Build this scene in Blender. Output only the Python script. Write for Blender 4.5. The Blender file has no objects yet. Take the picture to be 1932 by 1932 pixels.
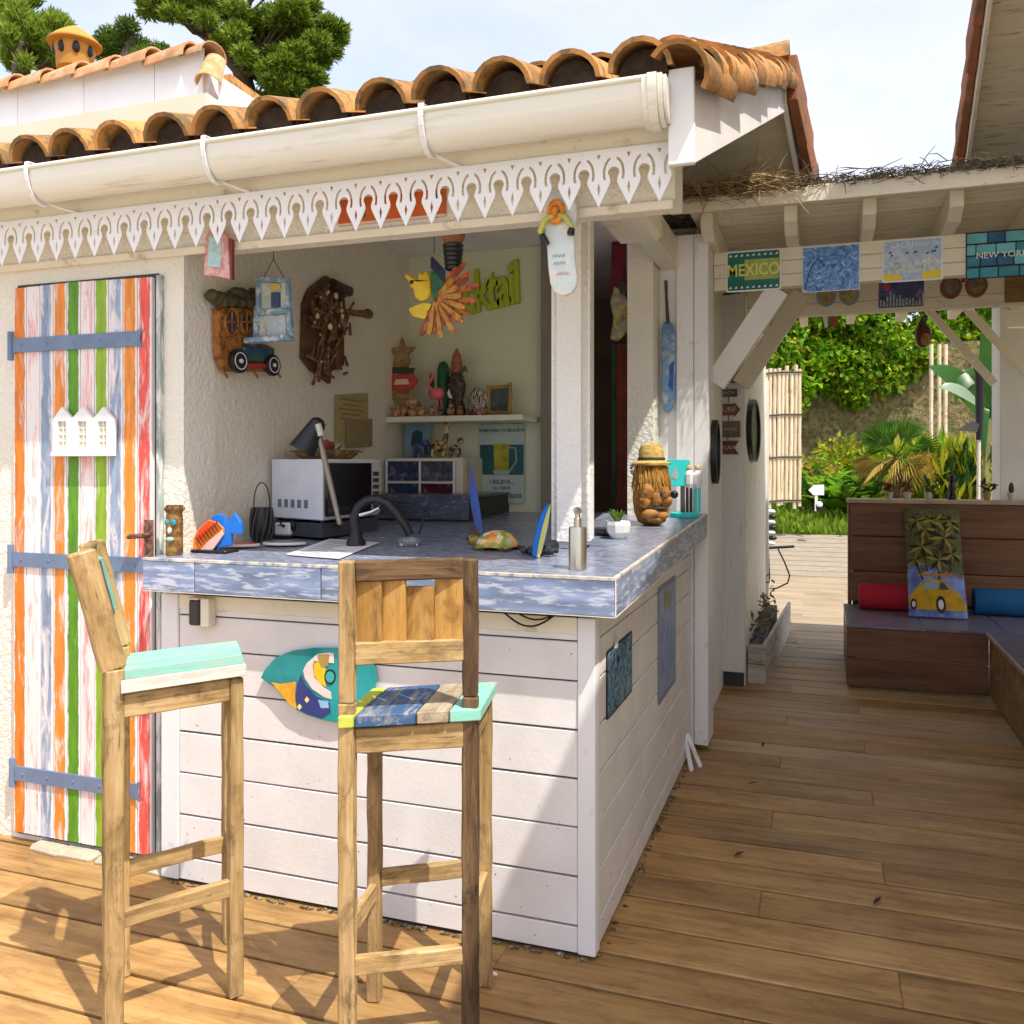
import bpy, bmesh, math, random
import numpy as np
from mathutils import Vector, Matrix, geometry
random.seed(7); rng = np.random.default_rng(7)
R = math.radians
scene = bpy.context.scene
COL = scene.collection

# ------------------------------------------------------------------ camera
FOC, YAW, HZ, EYE = 1673.4, R(19.344), 876.7, 1.45      # focal length and horizon in a 1932-unit square frame
cam_d = bpy.data.cameras.new('camera'); cam = bpy.data.objects.new('camera', cam_d); COL.objects.link(cam)
cam.location = (0, 0, EYE); cam.rotation_euler = (R(90), 0, YAW)
cam_d.sensor_width = 36; cam_d.lens = FOC / 1932 * 36; cam_d.shift_y = (HZ - 966) / 1932
cam_d.clip_start = .05; cam_d.clip_end = 2000
scene.camera = cam

# ------------------------------------------------------------------ world and sun
SUN_L = Vector((-.43, .258, -.87)).normalized()          # direction the sunlight travels
elev = math.asin(-SUN_L.z); azim = math.atan2(-SUN_L.x, -SUN_L.y)
world = bpy.data.worlds.new('World'); scene.world = world; world.use_nodes = True
nt = world.node_tree; nt.nodes.clear()
wo = nt.nodes.new('ShaderNodeOutputWorld'); bg = nt.nodes.new('ShaderNodeBackground'); sky = nt.nodes.new('ShaderNodeTexSky')
sky.sky_type = 'NISHITA'; sky.sun_disc = False; sky.sun_elevation = elev; sky.sun_rotation = azim
sky.air_density = 1.0; sky.dust_density = 3.0; sky.ozone_density = 1.0
bg.inputs['Strength'].default_value = .15
# thin high cloud: pale veil broken by noise over the physical sky
tc = nt.nodes.new('ShaderNodeTexCoord'); mp = nt.nodes.new('ShaderNodeMapping'); mp.inputs['Scale'].default_value = (1, 1, 2.2)
nz = nt.nodes.new('ShaderNodeTexNoise'); nz.inputs['Scale'].default_value = 2.2; nz.inputs['Detail'].default_value = 6; nz.inputs['Roughness'].default_value = .55
cr = nt.nodes.new('ShaderNodeValToRGB'); cr.color_ramp.elements[0].position = .30; cr.color_ramp.elements[1].position = .62
cr.color_ramp.elements[0].color = (.34, .34, .34, 1); cr.color_ramp.elements[1].color = (.93, .93, .93, 1)
mx = nt.nodes.new('ShaderNodeMix'); mx.data_type = 'RGBA'; mx.inputs['B'].default_value = (2.95, 2.9, 3.25, 1)
L = nt.links.new
L(tc.outputs['Generated'], mp.inputs['Vector']); L(mp.outputs['Vector'], nz.inputs['Vector']); L(nz.outputs['Fac'], cr.inputs['Fac'])
L(cr.outputs['Color'], mx.inputs['Factor']); L(sky.outputs['Color'], mx.inputs['A']); L(mx.outputs['Result'], bg.inputs['Color']); L(bg.outputs['Background'], wo.inputs['Surface'])
sun_d = bpy.data.lights.new('sun', 'SUN'); sun_d.energy = 2.3; sun_d.angle = R(.53); sun_d.color = (1, .94, .82)
sun = bpy.data.objects.new('sun', sun_d); COL.objects.link(sun); sun.location = (5, -4, 9)
sun.rotation_euler = SUN_L.to_track_quat('-Z', 'Y').to_euler()
scene.view_settings.view_transform = 'Standard'; scene.view_settings.look = 'None'
scene.view_settings.exposure = 1.3; scene.view_settings.gamma = 1; scene.view_settings.use_curve_mapping = False
scene.render.engine = 'CYCLES'
scene.cycles.max_bounces = 8; scene.cycles.diffuse_bounces = 6; scene.cycles.transparent_max_bounces = 8

# ------------------------------------------------------------------ surveying helpers: a sight line cut with a real plane
CY, SY = math.cos(YAW), math.sin(YAW)
def ray(u, v):
    r = (u - 966) / FOC
    return Vector((CY*r - SY, CY + SY*r, (HZ - v)/FOC))
def PY(u, v, y): d = ray(u, v); return Vector((0, 0, EYE)) + d*(y/d.y)
def PX(u, v, x): d = ray(u, v); return Vector((0, 0, EYE)) + d*(x/d.x)
def PZ(u, v, z): d = ray(u, v); return Vector((0, 0, EYE)) + d*((z-EYE)/d.z)
def PD(u, v, t): return Vector((0, 0, EYE)) + ray(u, v)*t
CT0, CTS, CTY = 1.13, .035, 2.446                        # bar top: height at its front edge, slight fall to the front
def ctz(y): return CT0 + CTS*(y-CTY)
def PC(u, v):
    d = ray(u, v); t = (CT0 - CTS*CTY - EYE)/(d.z - CTS*d.y)
    return Vector((0, 0, EYE)) + d*t

# ------------------------------------------------------------------ materials
MATS = {}
def nodes_of(m):
    m.use_nodes = True; n = m.node_tree.nodes; n.clear()
    out = n.new('ShaderNodeOutputMaterial'); bs = n.new('ShaderNodeBsdfPrincipled'); m.node_tree.links.new(bs.outputs[0], out.inputs[0])
    return n, m.node_tree.links, bs
def c4(c): return (c[0], c[1], c[2], 1)
def coords(n, l, scale=(1, 1, 1), rnd=True):
    t = n.new('ShaderNodeTexCoord'); mpp = n.new('ShaderNodeMapping'); mpp.inputs['Scale'].default_value = scale
    if rnd:
        oi = n.new('ShaderNodeObjectInfo'); ad = n.new('ShaderNodeVectorMath'); ad.operation = 'MULTIPLY_ADD'
        cb = n.new('ShaderNodeCombineXYZ'); 
        for k in range(3): l.new(oi.outputs['Random'], cb.inputs[k])
        ad.inputs[1].default_value = (37, 53, 71); l.new(cb.outputs[0], ad.inputs[0]); l.new(t.outputs['Object'], ad.inputs[2])
        l.new(ad.outputs[0], mpp.inputs['Vector'])
    else: l.new(t.outputs['Object'], mpp.inputs['Vector'])
    return mpp.outputs[0]
def noise(n, l, vec, scale, detail=4, rough=.55, dist=0):
    z = n.new('ShaderNodeTexNoise'); z.inputs['Scale'].default_value = scale; z.inputs['Detail'].default_value = detail
    z.inputs['Roughness'].default_value = rough; z.inputs['Distortion'].default_value = dist; l.new(vec, z.inputs['Vector']); return z.outputs['Fac']
def ramp(n, l, fac, stops, interp='LINEAR'):
    r = n.new('ShaderNodeValToRGB'); r.color_ramp.interpolation = interp; e = r.color_ramp.elements
    while len(e) < len(stops): e.new(.5)
    for k, (p, c) in enumerate(stops): e[k].position = p; e[k].color = c4(c)
    l.new(fac, r.inputs['Fac']); return r.outputs['Color']
def mixc(n, l, a, b, fac, mode='MIX'):
    m = n.new('ShaderNodeMix'); m.data_type = 'RGBA'; m.blend_type = mode
    for v, k in ((a, 'A'), (b, 'B'), (fac, 'Factor')):
        if isinstance(v, (int, float)): m.inputs[k].default_value = v
        elif isinstance(v, tuple): m.inputs[k].default_value = c4(v)
        else: l.new(v, m.inputs[k])
    return m.outputs['Result']
def maprange(n, l, v, a, b, c, d):
    m = n.new('ShaderNodeMapRange'); l.new(v, m.inputs['Value'])
    for k, x in zip(('From Min', 'From Max', 'To Min', 'To Max'), (a, b, c, d)): m.inputs[k].default_value = x
    return m.outputs['Result']
def bump(n, l, bs, h, strength, dist=.01):
    b = n.new('ShaderNodeBump'); b.inputs['Strength'].default_value = strength; b.inputs['Distance'].default_value = dist
    l.new(h, b.inputs['Height']); l.new(b.outputs[0], bs.inputs['Normal'])
def rndval(n, l, col, amt):
    """each object a little lighter or darker than the next"""
    oi = n.new('ShaderNodeObjectInfo'); f = maprange(n, l, oi.outputs['Random'], 0, 1, 1-amt, 1+amt)
    m = n.new('ShaderNodeVectorMath'); m.operation = 'SCALE'; l.new(col, m.inputs[0]); l.new(f, m.inputs['Scale']); return m.outputs[0]

def pm(name, col, rough=.6, var=.12, scale=6, col2=None, amt2=.5, f2=None, bmp=0, bscale=40, metal=0, spec=.4, rnd=0, stretch=(1, 1, 1), bdist=.004, trans=0):
    """paint, plaster, metal, cloth: base colour with soft variation and an optional second colour in patches"""
    if name in MATS: return MATS[name]
    m = bpy.data.materials.new(name); n, l, bs = nodes_of(m); v = coords(n, l, stretch)
    f = noise(n, l, v, scale, 5)
    lo = tuple(c*(1-var) for c in col); hi = tuple(min(1, c*(1+var)) for c in col)
    c = ramp(n, l, f, [(.3, lo), (.7, hi)])
    if col2:
        g = noise(n, l, v, f2 or scale*2.3, 6, .62); k = maprange(n, l, g, .62-amt2*.3, .72-amt2*.3, 0, 1)
        c = mixc(n, l, c, col2, k)
    if rnd: c = rndval(n, l, c, rnd)
    l.new(c, bs.inputs['Base Color']); bs.inputs['Roughness'].default_value = rough; bs.inputs['Metallic'].default_value = metal
    bs.inputs['Specular IOR Level'].default_value = spec
    if trans: bs.inputs['Transmission Weight'].default_value = trans
    if bmp: bump(n, l, bs, noise(n, l, v, bscale, 6, .6), bmp, bdist)
    MATS[name] = m; return m
def wood(name, dark, mid, light, rough=.7, gs=1, bmp=.35, rnd=.12, paint=None, wear=.5, pscale=6, stain=0):
    """grain along the piece's own X axis; optional worn paint over it"""
    if name in MATS: return MATS[name]
    m = bpy.data.materials.new(name); n, l, bs = nodes_of(m)
    v = coords(n, l, (1.6*gs, 26*gs, 26*gs)); v2 = coords(n, l, (.8*gs, 4*gs, 4*gs))
    f = noise(n, l, v, 2.2, 7, .62, .6); g = noise(n, l, v2, 3.0, 4, .6)
    c = ramp(n, l, f, [(.25, dark), (.5, mid), (.75, light)])
    c = mixc(n, l, c, ramp(n, l, g, [(.32, tuple(x*.55 for x in dark)), (.5, mid), (.7, light)]), .45)
    if stain:
        s1 = noise(n, l, coords(n, l, (2.5, 5, 5)), 3.4, 8, .7, .5); c = mixc(n, l, c, tuple(x*.42 for x in dark), maprange(n, l, s1, .50, .66, 0, stain))
        s2 = noise(n, l, coords(n, l, (5, 60, 60)), 2.0, 4, .7, .2); c = mixc(n, l, c, tuple(x*.35 for x in dark), maprange(n, l, s2, .60, .70, 0, stain))
    if paint:
        h = noise(n, l, coords(n, l, (2.2, 12, 12)), pscale*.5, 7, .66)
        k = maprange(n, l, h, wear-.06, wear+.05, 1, 0)
        c = mixc(n, l, c, paint, k)
    c = rndval(n, l, c, rnd)
    l.new(c, bs.inputs['Base Color']); bs.inputs['Roughness'].default_value = rough; bs.inputs['Specular IOR Level'].default_value = .3
    if bmp: bump(n, l, bs, f, bmp, .004)
    MATS[name] = m; return m
def art(name, stops, scale=8, dist=2, detail=5, stretch=(1, 1, 1), rough=.4, kind='noise', rnd=False):
    """printed picture: bands of colour wandering over a sheet"""
    if name in MATS: return MATS[name]
    m = bpy.data.materials.new(name); n, l, bs = nodes_of(m); v = coords(n, l, stretch, rnd)
    if kind == 'voro':
        z = n.new('ShaderNodeTexVoronoi'); z.inputs['Scale'].default_value = scale; l.new(v, z.inputs['Vector']); f = z.outputs['Color']
        sp = n.new('ShaderNodeSeparateColor'); l.new(f, sp.inputs[0]); f = sp.outputs[0]
    else: f = noise(n, l, v, scale, detail, .6, dist)
    l.new(ramp(n, l, f, stops), bs.inputs['Base Color']); bs.inputs['Roughness'].default_value = rough
    MATS[name] = m; return m

# ------------------------------------------------------------------ objects
WM = {}
def link(o, parent=None, Mw=None):
    COL.objects.link(o); Mw = Mw or Matrix()
    if parent is not None:
        o.parent = parent; o.matrix_basis = WM[parent.name].inverted() @ Mw
    else: o.matrix_basis = Mw
    WM[o.name] = Mw; return o
def tag(o, label=None, cat=None, group=None, kind=None):
    if label: o['label'] = label
    if cat: o['category'] = cat
    if group: o['group'] = group
    if kind: o['kind'] = kind
    return o
def frame(o, x, z):
    x = Vector(x).normalized(); z = Vector(z).normalized(); y = z.cross(x).normalized(); z = x.cross(y)
    m = Matrix((x, y, z)).transposed().to_4x4(); m.translation = Vector(o); return m
def on_front(p): return frame(p, (1, 0, 0), (0, -1, 0))      # sheet facing the camera side: x right, y up, z out
def on_side(p): return frame(p, (0, 1, 0), (1, 0, 0))        # sheet facing +X: x away, y up, z out
def thing(name, label, cat, at=(0, 0, 0), group=None):
    o = bpy.data.objects.new(name, None); o.empty_display_size = .1
    link(o, None, at if isinstance(at, Matrix) else Matrix.Translation(Vector(at))); tag(o, label, cat, group); return o

class M:
    """collects shapes, then becomes ONE mesh object"""
    def __init__(s): s.v = []; s.f = []; s.m = []; s.k = 0
    def add(s, vs, fs):
        b = len(s.v); s.v += [tuple(x) for x in vs]; s.f += [tuple(b+i for i in f) for f in fs]; s.m += [s.k]*len(fs); return s
    def box(s, x0, x1, y0, y1, z0, z1):
        return s.add([(x0,y0,z0),(x1,y0,z0),(x1,y1,z0),(x0,y1,z0),(x0,y0,z1),(x1,y0,z1),(x1,y1,z1),(x0,y1,z1)],
                     [(0,3,2,1),(4,5,6,7),(0,1,5,4),(1,2,6,5),(2,3,7,6),(3,0,4,7)])
    def cbox(s, c, sx, sy, sz, rot=None):
        m = Matrix.Translation(Vector(c)) @ (rot or Matrix())
        vs = [m @ Vector((a*sx/2, b*sy/2, d*sz/2)) for d in (-1, 1) for a, b in ((-1,-1),(1,-1),(1,1),(-1,1))]
        return s.add(vs, [(0,3,2,1),(4,5,6,7),(0,1,5,4),(1,2,6,5),(2,3,7,6),(3,0,4,7)])
    def hexa(s, b, t):
        return s.add(list(b)+list(t), [(3,2,1,0),(4,5,6,7),(0,1,5,4),(1,2,6,5),(2,3,7,6),(3,0,4,7)])
    def bar(s, p0, p1, w, h, up=(0, 0, 1), w1=None, h1=None):
        p0, p1 = Vector(p0), Vector(p1); d = (p1-p0).normalized(); sd = d.cross(Vector(up)).normalized(); u = sd.cross(d)
        w1 = w1 or w; h1 = h1 or h
        q = lambda p, a, b: [p - sd*a/2 - u*b/2, p + sd*a/2 - u*b/2, p + sd*a/2 + u*b/2, p - sd*a/2 + u*b/2]
        return s.hexa(q(p0, w, h), q(p1, w1, h1))
    def tube(s, pts, r, n=8, cap=True):
        pts = [Vector(p) for p in pts]; rs = r if isinstance(r, (list, tuple)) else [r]*len(pts); b = len(s.v); ref = None
        for i, p in enumerate(pts):
            d = (pts[min(i+1, len(pts)-1)] - pts[max(i-1, 0)]).normalized()
            if ref is None: ref = d.orthogonal().normalized()
            ref = (ref - d*ref.dot(d)).normalized(); w = d.cross(ref)
            s.v += [tuple(p + (ref*math.cos(a) + w*math.sin(a))*rs[i]) for a in (2*math.pi*k/n for k in range(n))]
        for i in range(len(pts)-1):
            for k in range(n): s.f.append((b+i*n+k, b+i*n+(k+1)%n, b+(i+1)*n+(k+1)%n, b+(i+1)*n+k)); s.m.append(s.k)
        if cap:
            s.f.append(tuple(b+k for k in range(n))[::-1]); s.m.append(s.k); e = b+(len(pts)-1)*n; s.f.append(tuple(e+k for k in range(n))); s.m.append(s.k)
        return s
    def lathe(s, prof, n=14, at=(0, 0, 0), mat=None):
        b = len(s.v); mt = mat or Matrix(); at = Vector(at)
        for r, z in prof:
            s.v += [tuple(at + mt.to_3x3() @ Vector((r*math.cos(2*math.pi*k/n), r*math.sin(2*math.pi*k/n), z))) for k in range(n)]
        for i in range(len(prof)-1):
            for k in range(n): s.f.append((b+i*n+k, b+i*n+(k+1)%n, b+(i+1)*n+(k+1)%n, b+(i+1)*n+k)); s.m.append(s.k)
        s.f.append(tuple(b+k for k in range(n))[::-1]); s.m.append(s.k); e = b+(len(prof)-1)*n; s.f.append(tuple(e+k for k in range(n))); s.m.append(s.k)
        return s
    def ball(s, c, rx, ry=None, rz=None, n=10, m=7, jit=0):
        ry = ry or rx; rz = rz or rx; c = Vector(c); b = len(s.v); rr = random.Random(len(s.v)+3)
        for i in range(m+1):
            a = math.pi*i/m - math.pi/2
            for k in range(n):
                t = 2*math.pi*k/n; j = 1 + jit*(rr.random()-.5)
                s.v.append(tuple(c + Vector((rx*j*math.cos(a)*math.cos(t), ry*j*math.cos(a)*math.sin(t), rz*j*math.sin(a)))))
        for i in range(m):
            for k in range(n): s.f.append((b+i*n+k, b+i*n+(k+1)%n, b+(i+1)*n+(k+1)%n, b+(i+1)*n+k)); s.m.append(s.k)
        return s
    def plate(s, poly, z0, z1, holes=()):
        """flat outline (local x,y) with holes, thickened from z0 to z1"""
        loops = [list(poly)] + [list(h) for h in holes]
        ar = sum(a[0]*b[1]-b[0]*a[1] for a, b in zip(loops[0], loops[0][1:]+loops[0][:1]))
        if ar < 0: loops[0] = loops[0][::-1]
        flat = [p for lp in loops for p in lp]
        tr = geometry.tessellate_polygon([[Vector((p[0], p[1], 0)) for p in lp] for lp in loops])
        b = len(s.v); nn = len(flat)
        s.v += [(p[0], p[1], z1) for p in flat] + [(p[0], p[1], z0) for p in flat]
        for t in tr:
            a, bb, c = (flat[i] for i in t)
            if (bb[0]-a[0])*(c[1]-a[1])-(bb[1]-a[1])*(c[0]-a[0]) < 0: t = (t[0], t[2], t[1])
            s.f += [(b+t[0], b+t[1], b+t[2]), (b+nn+t[2], b+nn+t[1], b+nn+t[0])]; s.m += [s.k]*2
        o = 0
        for li, lp in enumerate(loops):
            k = len(lp); ar = sum(a[0]*c[1]-c[0]*a[1] for a, c in zip(lp, lp[1:]+lp[:1])); inner = li > 0
            for i in range(k):
                p, q = b+o+i, b+o+(i+1) % k
                s.f.append((p, p+nn, q+nn, q) if (ar > 0) != inner or (ar < 0 and inner and False) else (q, q+nn, p+nn, p)); s.m.append(s.k)
            o += k
        return s
    def build(s, name, mats, parent=None, local=False, bev=0, smooth=None, seg=1, centre=True, kind=None, rot=None):
        """vertices are world positions, or the parent's local ones when local is set"""
        P = WM[parent.name] if parent is not None else Matrix()
        vs = np.array(s.v, dtype=float)
        lo, hi = vs.min(0), vs.max(0); c = Vector((lo+hi)/2) if centre else Vector((0, 0, 0))
        base = (P if local else Matrix()) @ Matrix.Translation(c)
        if rot is not None:
            rm = rot.to_3x3(); base = base @ rm.to_4x4(); vs = (vs - np.array(c)) @ np.array(rm); 
        else: vs = vs - np.array(c)
        me = bpy.data.meshes.new(name); me.from_pydata(vs.tolist(), [], s.f)
        for m in (mats if isinstance(mats, (list, tuple)) else [mats]): me.materials.append(m)
        if max(s.m) > 0: me.polygons.foreach_set('material_index', s.m)
        if bev or smooth is not None:
            bm = bmesh.new(); bm.from_mesh(me)
            if bev:
                bm.normal_update(); es = [e for e in bm.edges if len(e.link_faces) == 2 and e.calc_face_angle(0) > R(30)]
                bmesh.ops.bevel(bm, geom=es, offset=bev, segments=seg, affect='EDGES', clamp_overlap=True)
            if smooth is not None:
                bm.normal_update()
                for f in bm.faces: f.smooth = True
                for e in bm.edges:
                    if len(e.link_faces) != 2 or e.calc_face_angle(0) > R(smooth): e.smooth = False
            bm.to_mesh(me); bm.free()
        me.update()
        o = bpy.data.objects.new(name, me); link(o, parent, base)
        if kind: o['kind'] = kind
        return o

def copyto(src, parent, Mw, name=None):
    o = src.copy(); link(o, parent, Mw); 
    if o.get('label'): del o['label']
    return o
def piece(name, p0, p1, w, h, mat, parent, up=(0, 0, 1), bev=.003, worn=0):
    """one squared timber with its own X along its length (so the grain runs along it)"""
    p0, p1 = Vector(p0), Vector(p1); d = p1-p0; Ln = d.length; x = d.normalized(); y = Vector(up).cross(x).normalized(); z = x.cross(y)
    Mw = Matrix((x, y, z)).transposed().to_4x4(); Mw.translation = (p0+p1)/2
    m = M().box(-Ln/2, Ln/2, -w/2, w/2, -h/2, h/2)
    me = bpy.data.meshes.new(name); bm = bmesh.new(); vv = [bm.verts.new(v) for v in m.v]
    for f in m.f: bm.faces.new([vv[i] for i in f])
    if worn:
        le = [e for e in bm.edges if abs((e.verts[0].co-e.verts[1].co).x) > Ln*.9]
        bmesh.ops.subdivide_edges(bm, edges=le, cuts=max(3, int(Ln/.06)))
        for v in bm.verts:
            v.co.y += random.uniform(-worn, worn); v.co.z += random.uniform(-worn, worn)
    if bev: 
        bm.normal_update(); bmesh.ops.bevel(bm, geom=[e for e in bm.edges if len(e.link_faces) == 2 and e.calc_face_angle(0) > R(50)], offset=bev, segments=1, affect='EDGES', clamp_overlap=True)
    bm.to_mesh(me); bm.free(); me.materials.append(mat)
    o = bpy.data.objects.new(name, me); return link(o, parent, Mw)
def text(name, body, size, mat, parent, Mw, ext=.0008, xs=1, bold=0, shear=0, space=1):
    cu = bpy.data.curves.new(name, 'FONT'); cu.body = body; cu.size = size; cu.extrude = ext; cu.align_x = 'CENTER'; cu.align_y = 'CENTER'
    cu.offset = bold; cu.shear = shear; cu.space_character = space; cu.resolution_u = 3; cu.materials.append(mat)
    o = bpy.data.objects.new(name, cu); return link(o, parent, Mw @ Matrix.Diagonal((xs, 1, 1, 1)))
def letters_to_mesh():
    bpy.context.view_layer.update(); dg = bpy.context.evaluated_depsgraph_get()
    for o in [o for o in bpy.data.objects if o.type == 'FONT']:
        me = bpy.data.meshes.new_from_object(o.evaluated_get(dg)); n_ = o.name; par, mb = o.parent, o.matrix_basis.copy(); mt = o.data.materials[0]
        bpy.data.objects.remove(o); q = bpy.data.objects.new(n_, me); COL.objects.link(q); q.parent = par; q.matrix_basis = mb
        if not me.materials: me.materials.append(mt)
def T3(x, y, z=0): return Matrix.Translation((x, y, z))
def ell(cx, cy, rx, ry, n=20, a0=0, a1=360): 
    k = n if a1-a0 >= 360 else n+1
    return [(cx+rx*math.cos(R(a0+(a1-a0)*i/n)), cy+ry*math.sin(R(a0+(a1-a0)*i/n))) for i in range(k)]
def rrect(x0, y0, x1, y1, r, n=3):
    p = []
    for cx, cy, a in ((x1-r, y1-r, 0), (x0+r, y1-r, 90), (x0+r, y0+r, 180), (x1-r, y0+r, 270)):
        p += [(cx+r*math.cos(R(a+90*i/n)), cy+r*math.sin(R(a+90*i/n))) for i in range(n+1)]
    return p
def leaves(name, mats, parent, pts, size, flat=.5, long=1.6, kind=None, n_dirs=None, jitter=.35, dirs=None):
    """many small leaf-shaped faces (diamonds folded on the midrib) at the given points"""
    n = len(pts); pts = np.asarray(pts, float)
    d = rng.normal(size=(n, 3)) if dirs is None else np.asarray(dirs, float) + rng.normal(size=(n, 3))*jitter
    d /= np.linalg.norm(d, axis=1)[:, None] + 1e-9
    t = rng.normal(size=(n, 3)); t[:, 2] += flat; w = np.cross(d, t); w /= np.linalg.norm(w, axis=1)[:, None] + 1e-9
    s = size*(.6+.8*rng.random(n))[:, None]
    a = pts; b = pts + d*s*long*.5 + w*s*.5; c = pts + d*s*long; e = pts + d*s*long*.5 - w*s*.5
    vs = np.stack([a, b, c, e], 1).reshape(-1, 3); P = np.array(WM[parent.name].translation) if parent is not None else np.zeros(3)
    me = bpy.data.meshes.new(name); me.vertices.add(4*n); me.vertices.foreach_set('co', (vs-P).ravel())
    me.loops.add(4*n); me.loops.foreach_set('vertex_index', np.arange(4*n)); me.polygons.add(n); me.polygons.foreach_set('loop_start', np.arange(0, 4*n, 4))
    ms = mats if isinstance(mats, (list, tuple)) else [mats]
    for m in ms: me.materials.append(m)
    if len(ms) > 1: me.polygons.foreach_set('material_index', rng.integers(0, len(ms), n))
    me.update(calc_edges=True); me.validate()
    o = bpy.data.objects.new(name, me); link(o, parent, Matrix.Translation(Vector(P)))
    if kind: o['kind'] = kind
    return o
def leafmat(name, a, b, rough=.5, rnd=0, sc=.8, tr=.35):
    if name in MATS: return MATS[name]
    m = bpy.data.materials.new(name); n, l, bs = nodes_of(m); g = n.new('ShaderNodeNewGeometry')
    f = noise(n, l, coords(n, l, rnd=False), sc, 3); ri = g.outputs['Random Per Island']
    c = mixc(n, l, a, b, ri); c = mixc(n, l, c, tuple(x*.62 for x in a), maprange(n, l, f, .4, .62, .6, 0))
    l.new(c, bs.inputs['Base Color']); bs.inputs['Roughness'].default_value = rough; bs.inputs['Specular IOR Level'].default_value = .25
    tl = n.new('ShaderNodeBsdfTranslucent'); l.new(c, tl.inputs['Color']); ms = n.new('ShaderNodeMixShader'); ms.inputs[0].default_value = tr
    l.new(bs.outputs[0], ms.inputs[1]); l.new(tl.outputs[0], ms.inputs[2]); l.new(ms.outputs[0], [x for x in n if x.type == 'OUTPUT_MATERIAL'][0].inputs[0])
    MATS[name] = m; return m

# palette
WHITE = pm('white_paint', (.80, .80, .82), .45, .03, 3, (.66, .62, .54), .02, 12, bmp=.12, bscale=90)
WHITE2 = pm('white_paint_worn', (.79, .77, .77), .5, .08, 5, (.42, .36, .28), -.15, 26, bmp=.2, bscale=70)
CREAM = pm('cream_paint', (.81, .76, .63), .5, .05, 3, (.50, .42, .28), .12, 8, bmp=.12, bscale=60)
STUCCO = pm('stucco_white', (.84, .80, .71), .85, .04, 2, bmp=1.0, bscale=48, bdist=.012)
STUCCO2 = pm('stucco_smooth', (.84, .82, .78), .85, .05, 2, bmp=.9, bscale=44, bdist=.010)
BLACK = pm('black_plastic', (.012, .012, .014), .35, .1, 4)
DARK = pm('dark_grey', (.05, .048, .045), .6, .15, 5)
STEEL = pm('brushed_steel', (.62, .58, .48), .28, .05, 3, metal=1, stretch=(1, 1, .1))
TERRA = pm('terracotta', (.45, .215, .065), .9, .4, 5, (.20, .13, .055), .44, 15, bmp=.9, bscale=45, rnd=.25)
TERRA_IN = pm('terracotta_channel', (.33, .14, .05), .9, .25, 4, (.16, .10, .06), .4, 8, bmp=.4, bscale=50, rnd=.2)
BLUE_TILE = pm('blue_tile', (.21, .27, .42), .36, .4, 9, (.50, .53, .64), .38, 26, bmp=.15, bscale=60, stretch=(.45, 1, 2.6), rnd=.08)
BLUE_TILE_S = pm('blue_tile_side', (.21, .27, .42), .36, .4, 9, (.50, .53, .64), .38, 26, bmp=.15, bscale=60, stretch=(1, .45, 2.6), rnd=.08)
GROUT = pm('grout', (.72, .66, .55), .8, .1, 20)
DECK = wood('deck_wood', (.18, .09, .027), (.37, .21, .073), (.52, .335, .14), .46, .8, .35, .18, stain=.35)
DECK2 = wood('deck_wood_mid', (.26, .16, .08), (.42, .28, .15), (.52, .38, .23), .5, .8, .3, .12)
DECK3 = wood('deck_wood_pale', (.22, .165, .105), (.33, .26, .175), (.40, .33, .24), .55, .8, .3, .10)  # palest board tone, used toward the far end of the deck
def paint(name, c, rough=.5, var=.08): return pm(name, c, rough, var, 10, bmp=.05, bscale=80)
# ------------------------------------------------------------------ ground, deck, path, garden bank
gm = pm('soil_and_grass', (.10, .13, .035), .95, .3, 2, (.16, .12, .06), .4, 5, bmp=.4, bscale=30)
g = M().box(-400, 400, -60, 700, -.5, -.14).build('ground', gm); tag(g, 'wide grassy ground round the terrace', kind='structure')
deck = bpy.data.objects.new('deck', None); link(deck); tag(deck, 'terrace of brown hardwood boards in front of the bar', kind='structure')
M().box(-5.6, 4.6, .2, 12.1, -.12, -.034).build('deck_bed', DARK, deck)
PITCH, GAP = .185, .013
protos = {}
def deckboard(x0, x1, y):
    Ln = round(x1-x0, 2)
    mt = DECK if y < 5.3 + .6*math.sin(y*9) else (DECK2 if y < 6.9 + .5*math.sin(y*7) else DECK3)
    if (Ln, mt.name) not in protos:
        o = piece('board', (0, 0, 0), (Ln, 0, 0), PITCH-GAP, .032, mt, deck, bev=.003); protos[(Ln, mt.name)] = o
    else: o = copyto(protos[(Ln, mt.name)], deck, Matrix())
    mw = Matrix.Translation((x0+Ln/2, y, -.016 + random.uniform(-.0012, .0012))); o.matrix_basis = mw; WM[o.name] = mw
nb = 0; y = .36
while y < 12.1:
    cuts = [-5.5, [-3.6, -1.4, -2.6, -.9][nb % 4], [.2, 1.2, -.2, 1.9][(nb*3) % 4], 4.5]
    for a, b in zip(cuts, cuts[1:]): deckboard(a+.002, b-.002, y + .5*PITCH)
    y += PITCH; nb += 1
M().box(-14, 10, -16, .19, -.13, -.012).build('terrace', pm('bounce_paving', (.52, .47, .39), .85, .12, 2, (.42, .37, .30), .3, 5, bmp=.3, bscale=40)); tag(bpy.data.objects['terrace'], 'added pale paving out of view, bouncing light onto the shaded fronts', kind='structure')  # unseen paving added as a reflector, lifting the shaded fronts
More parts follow.
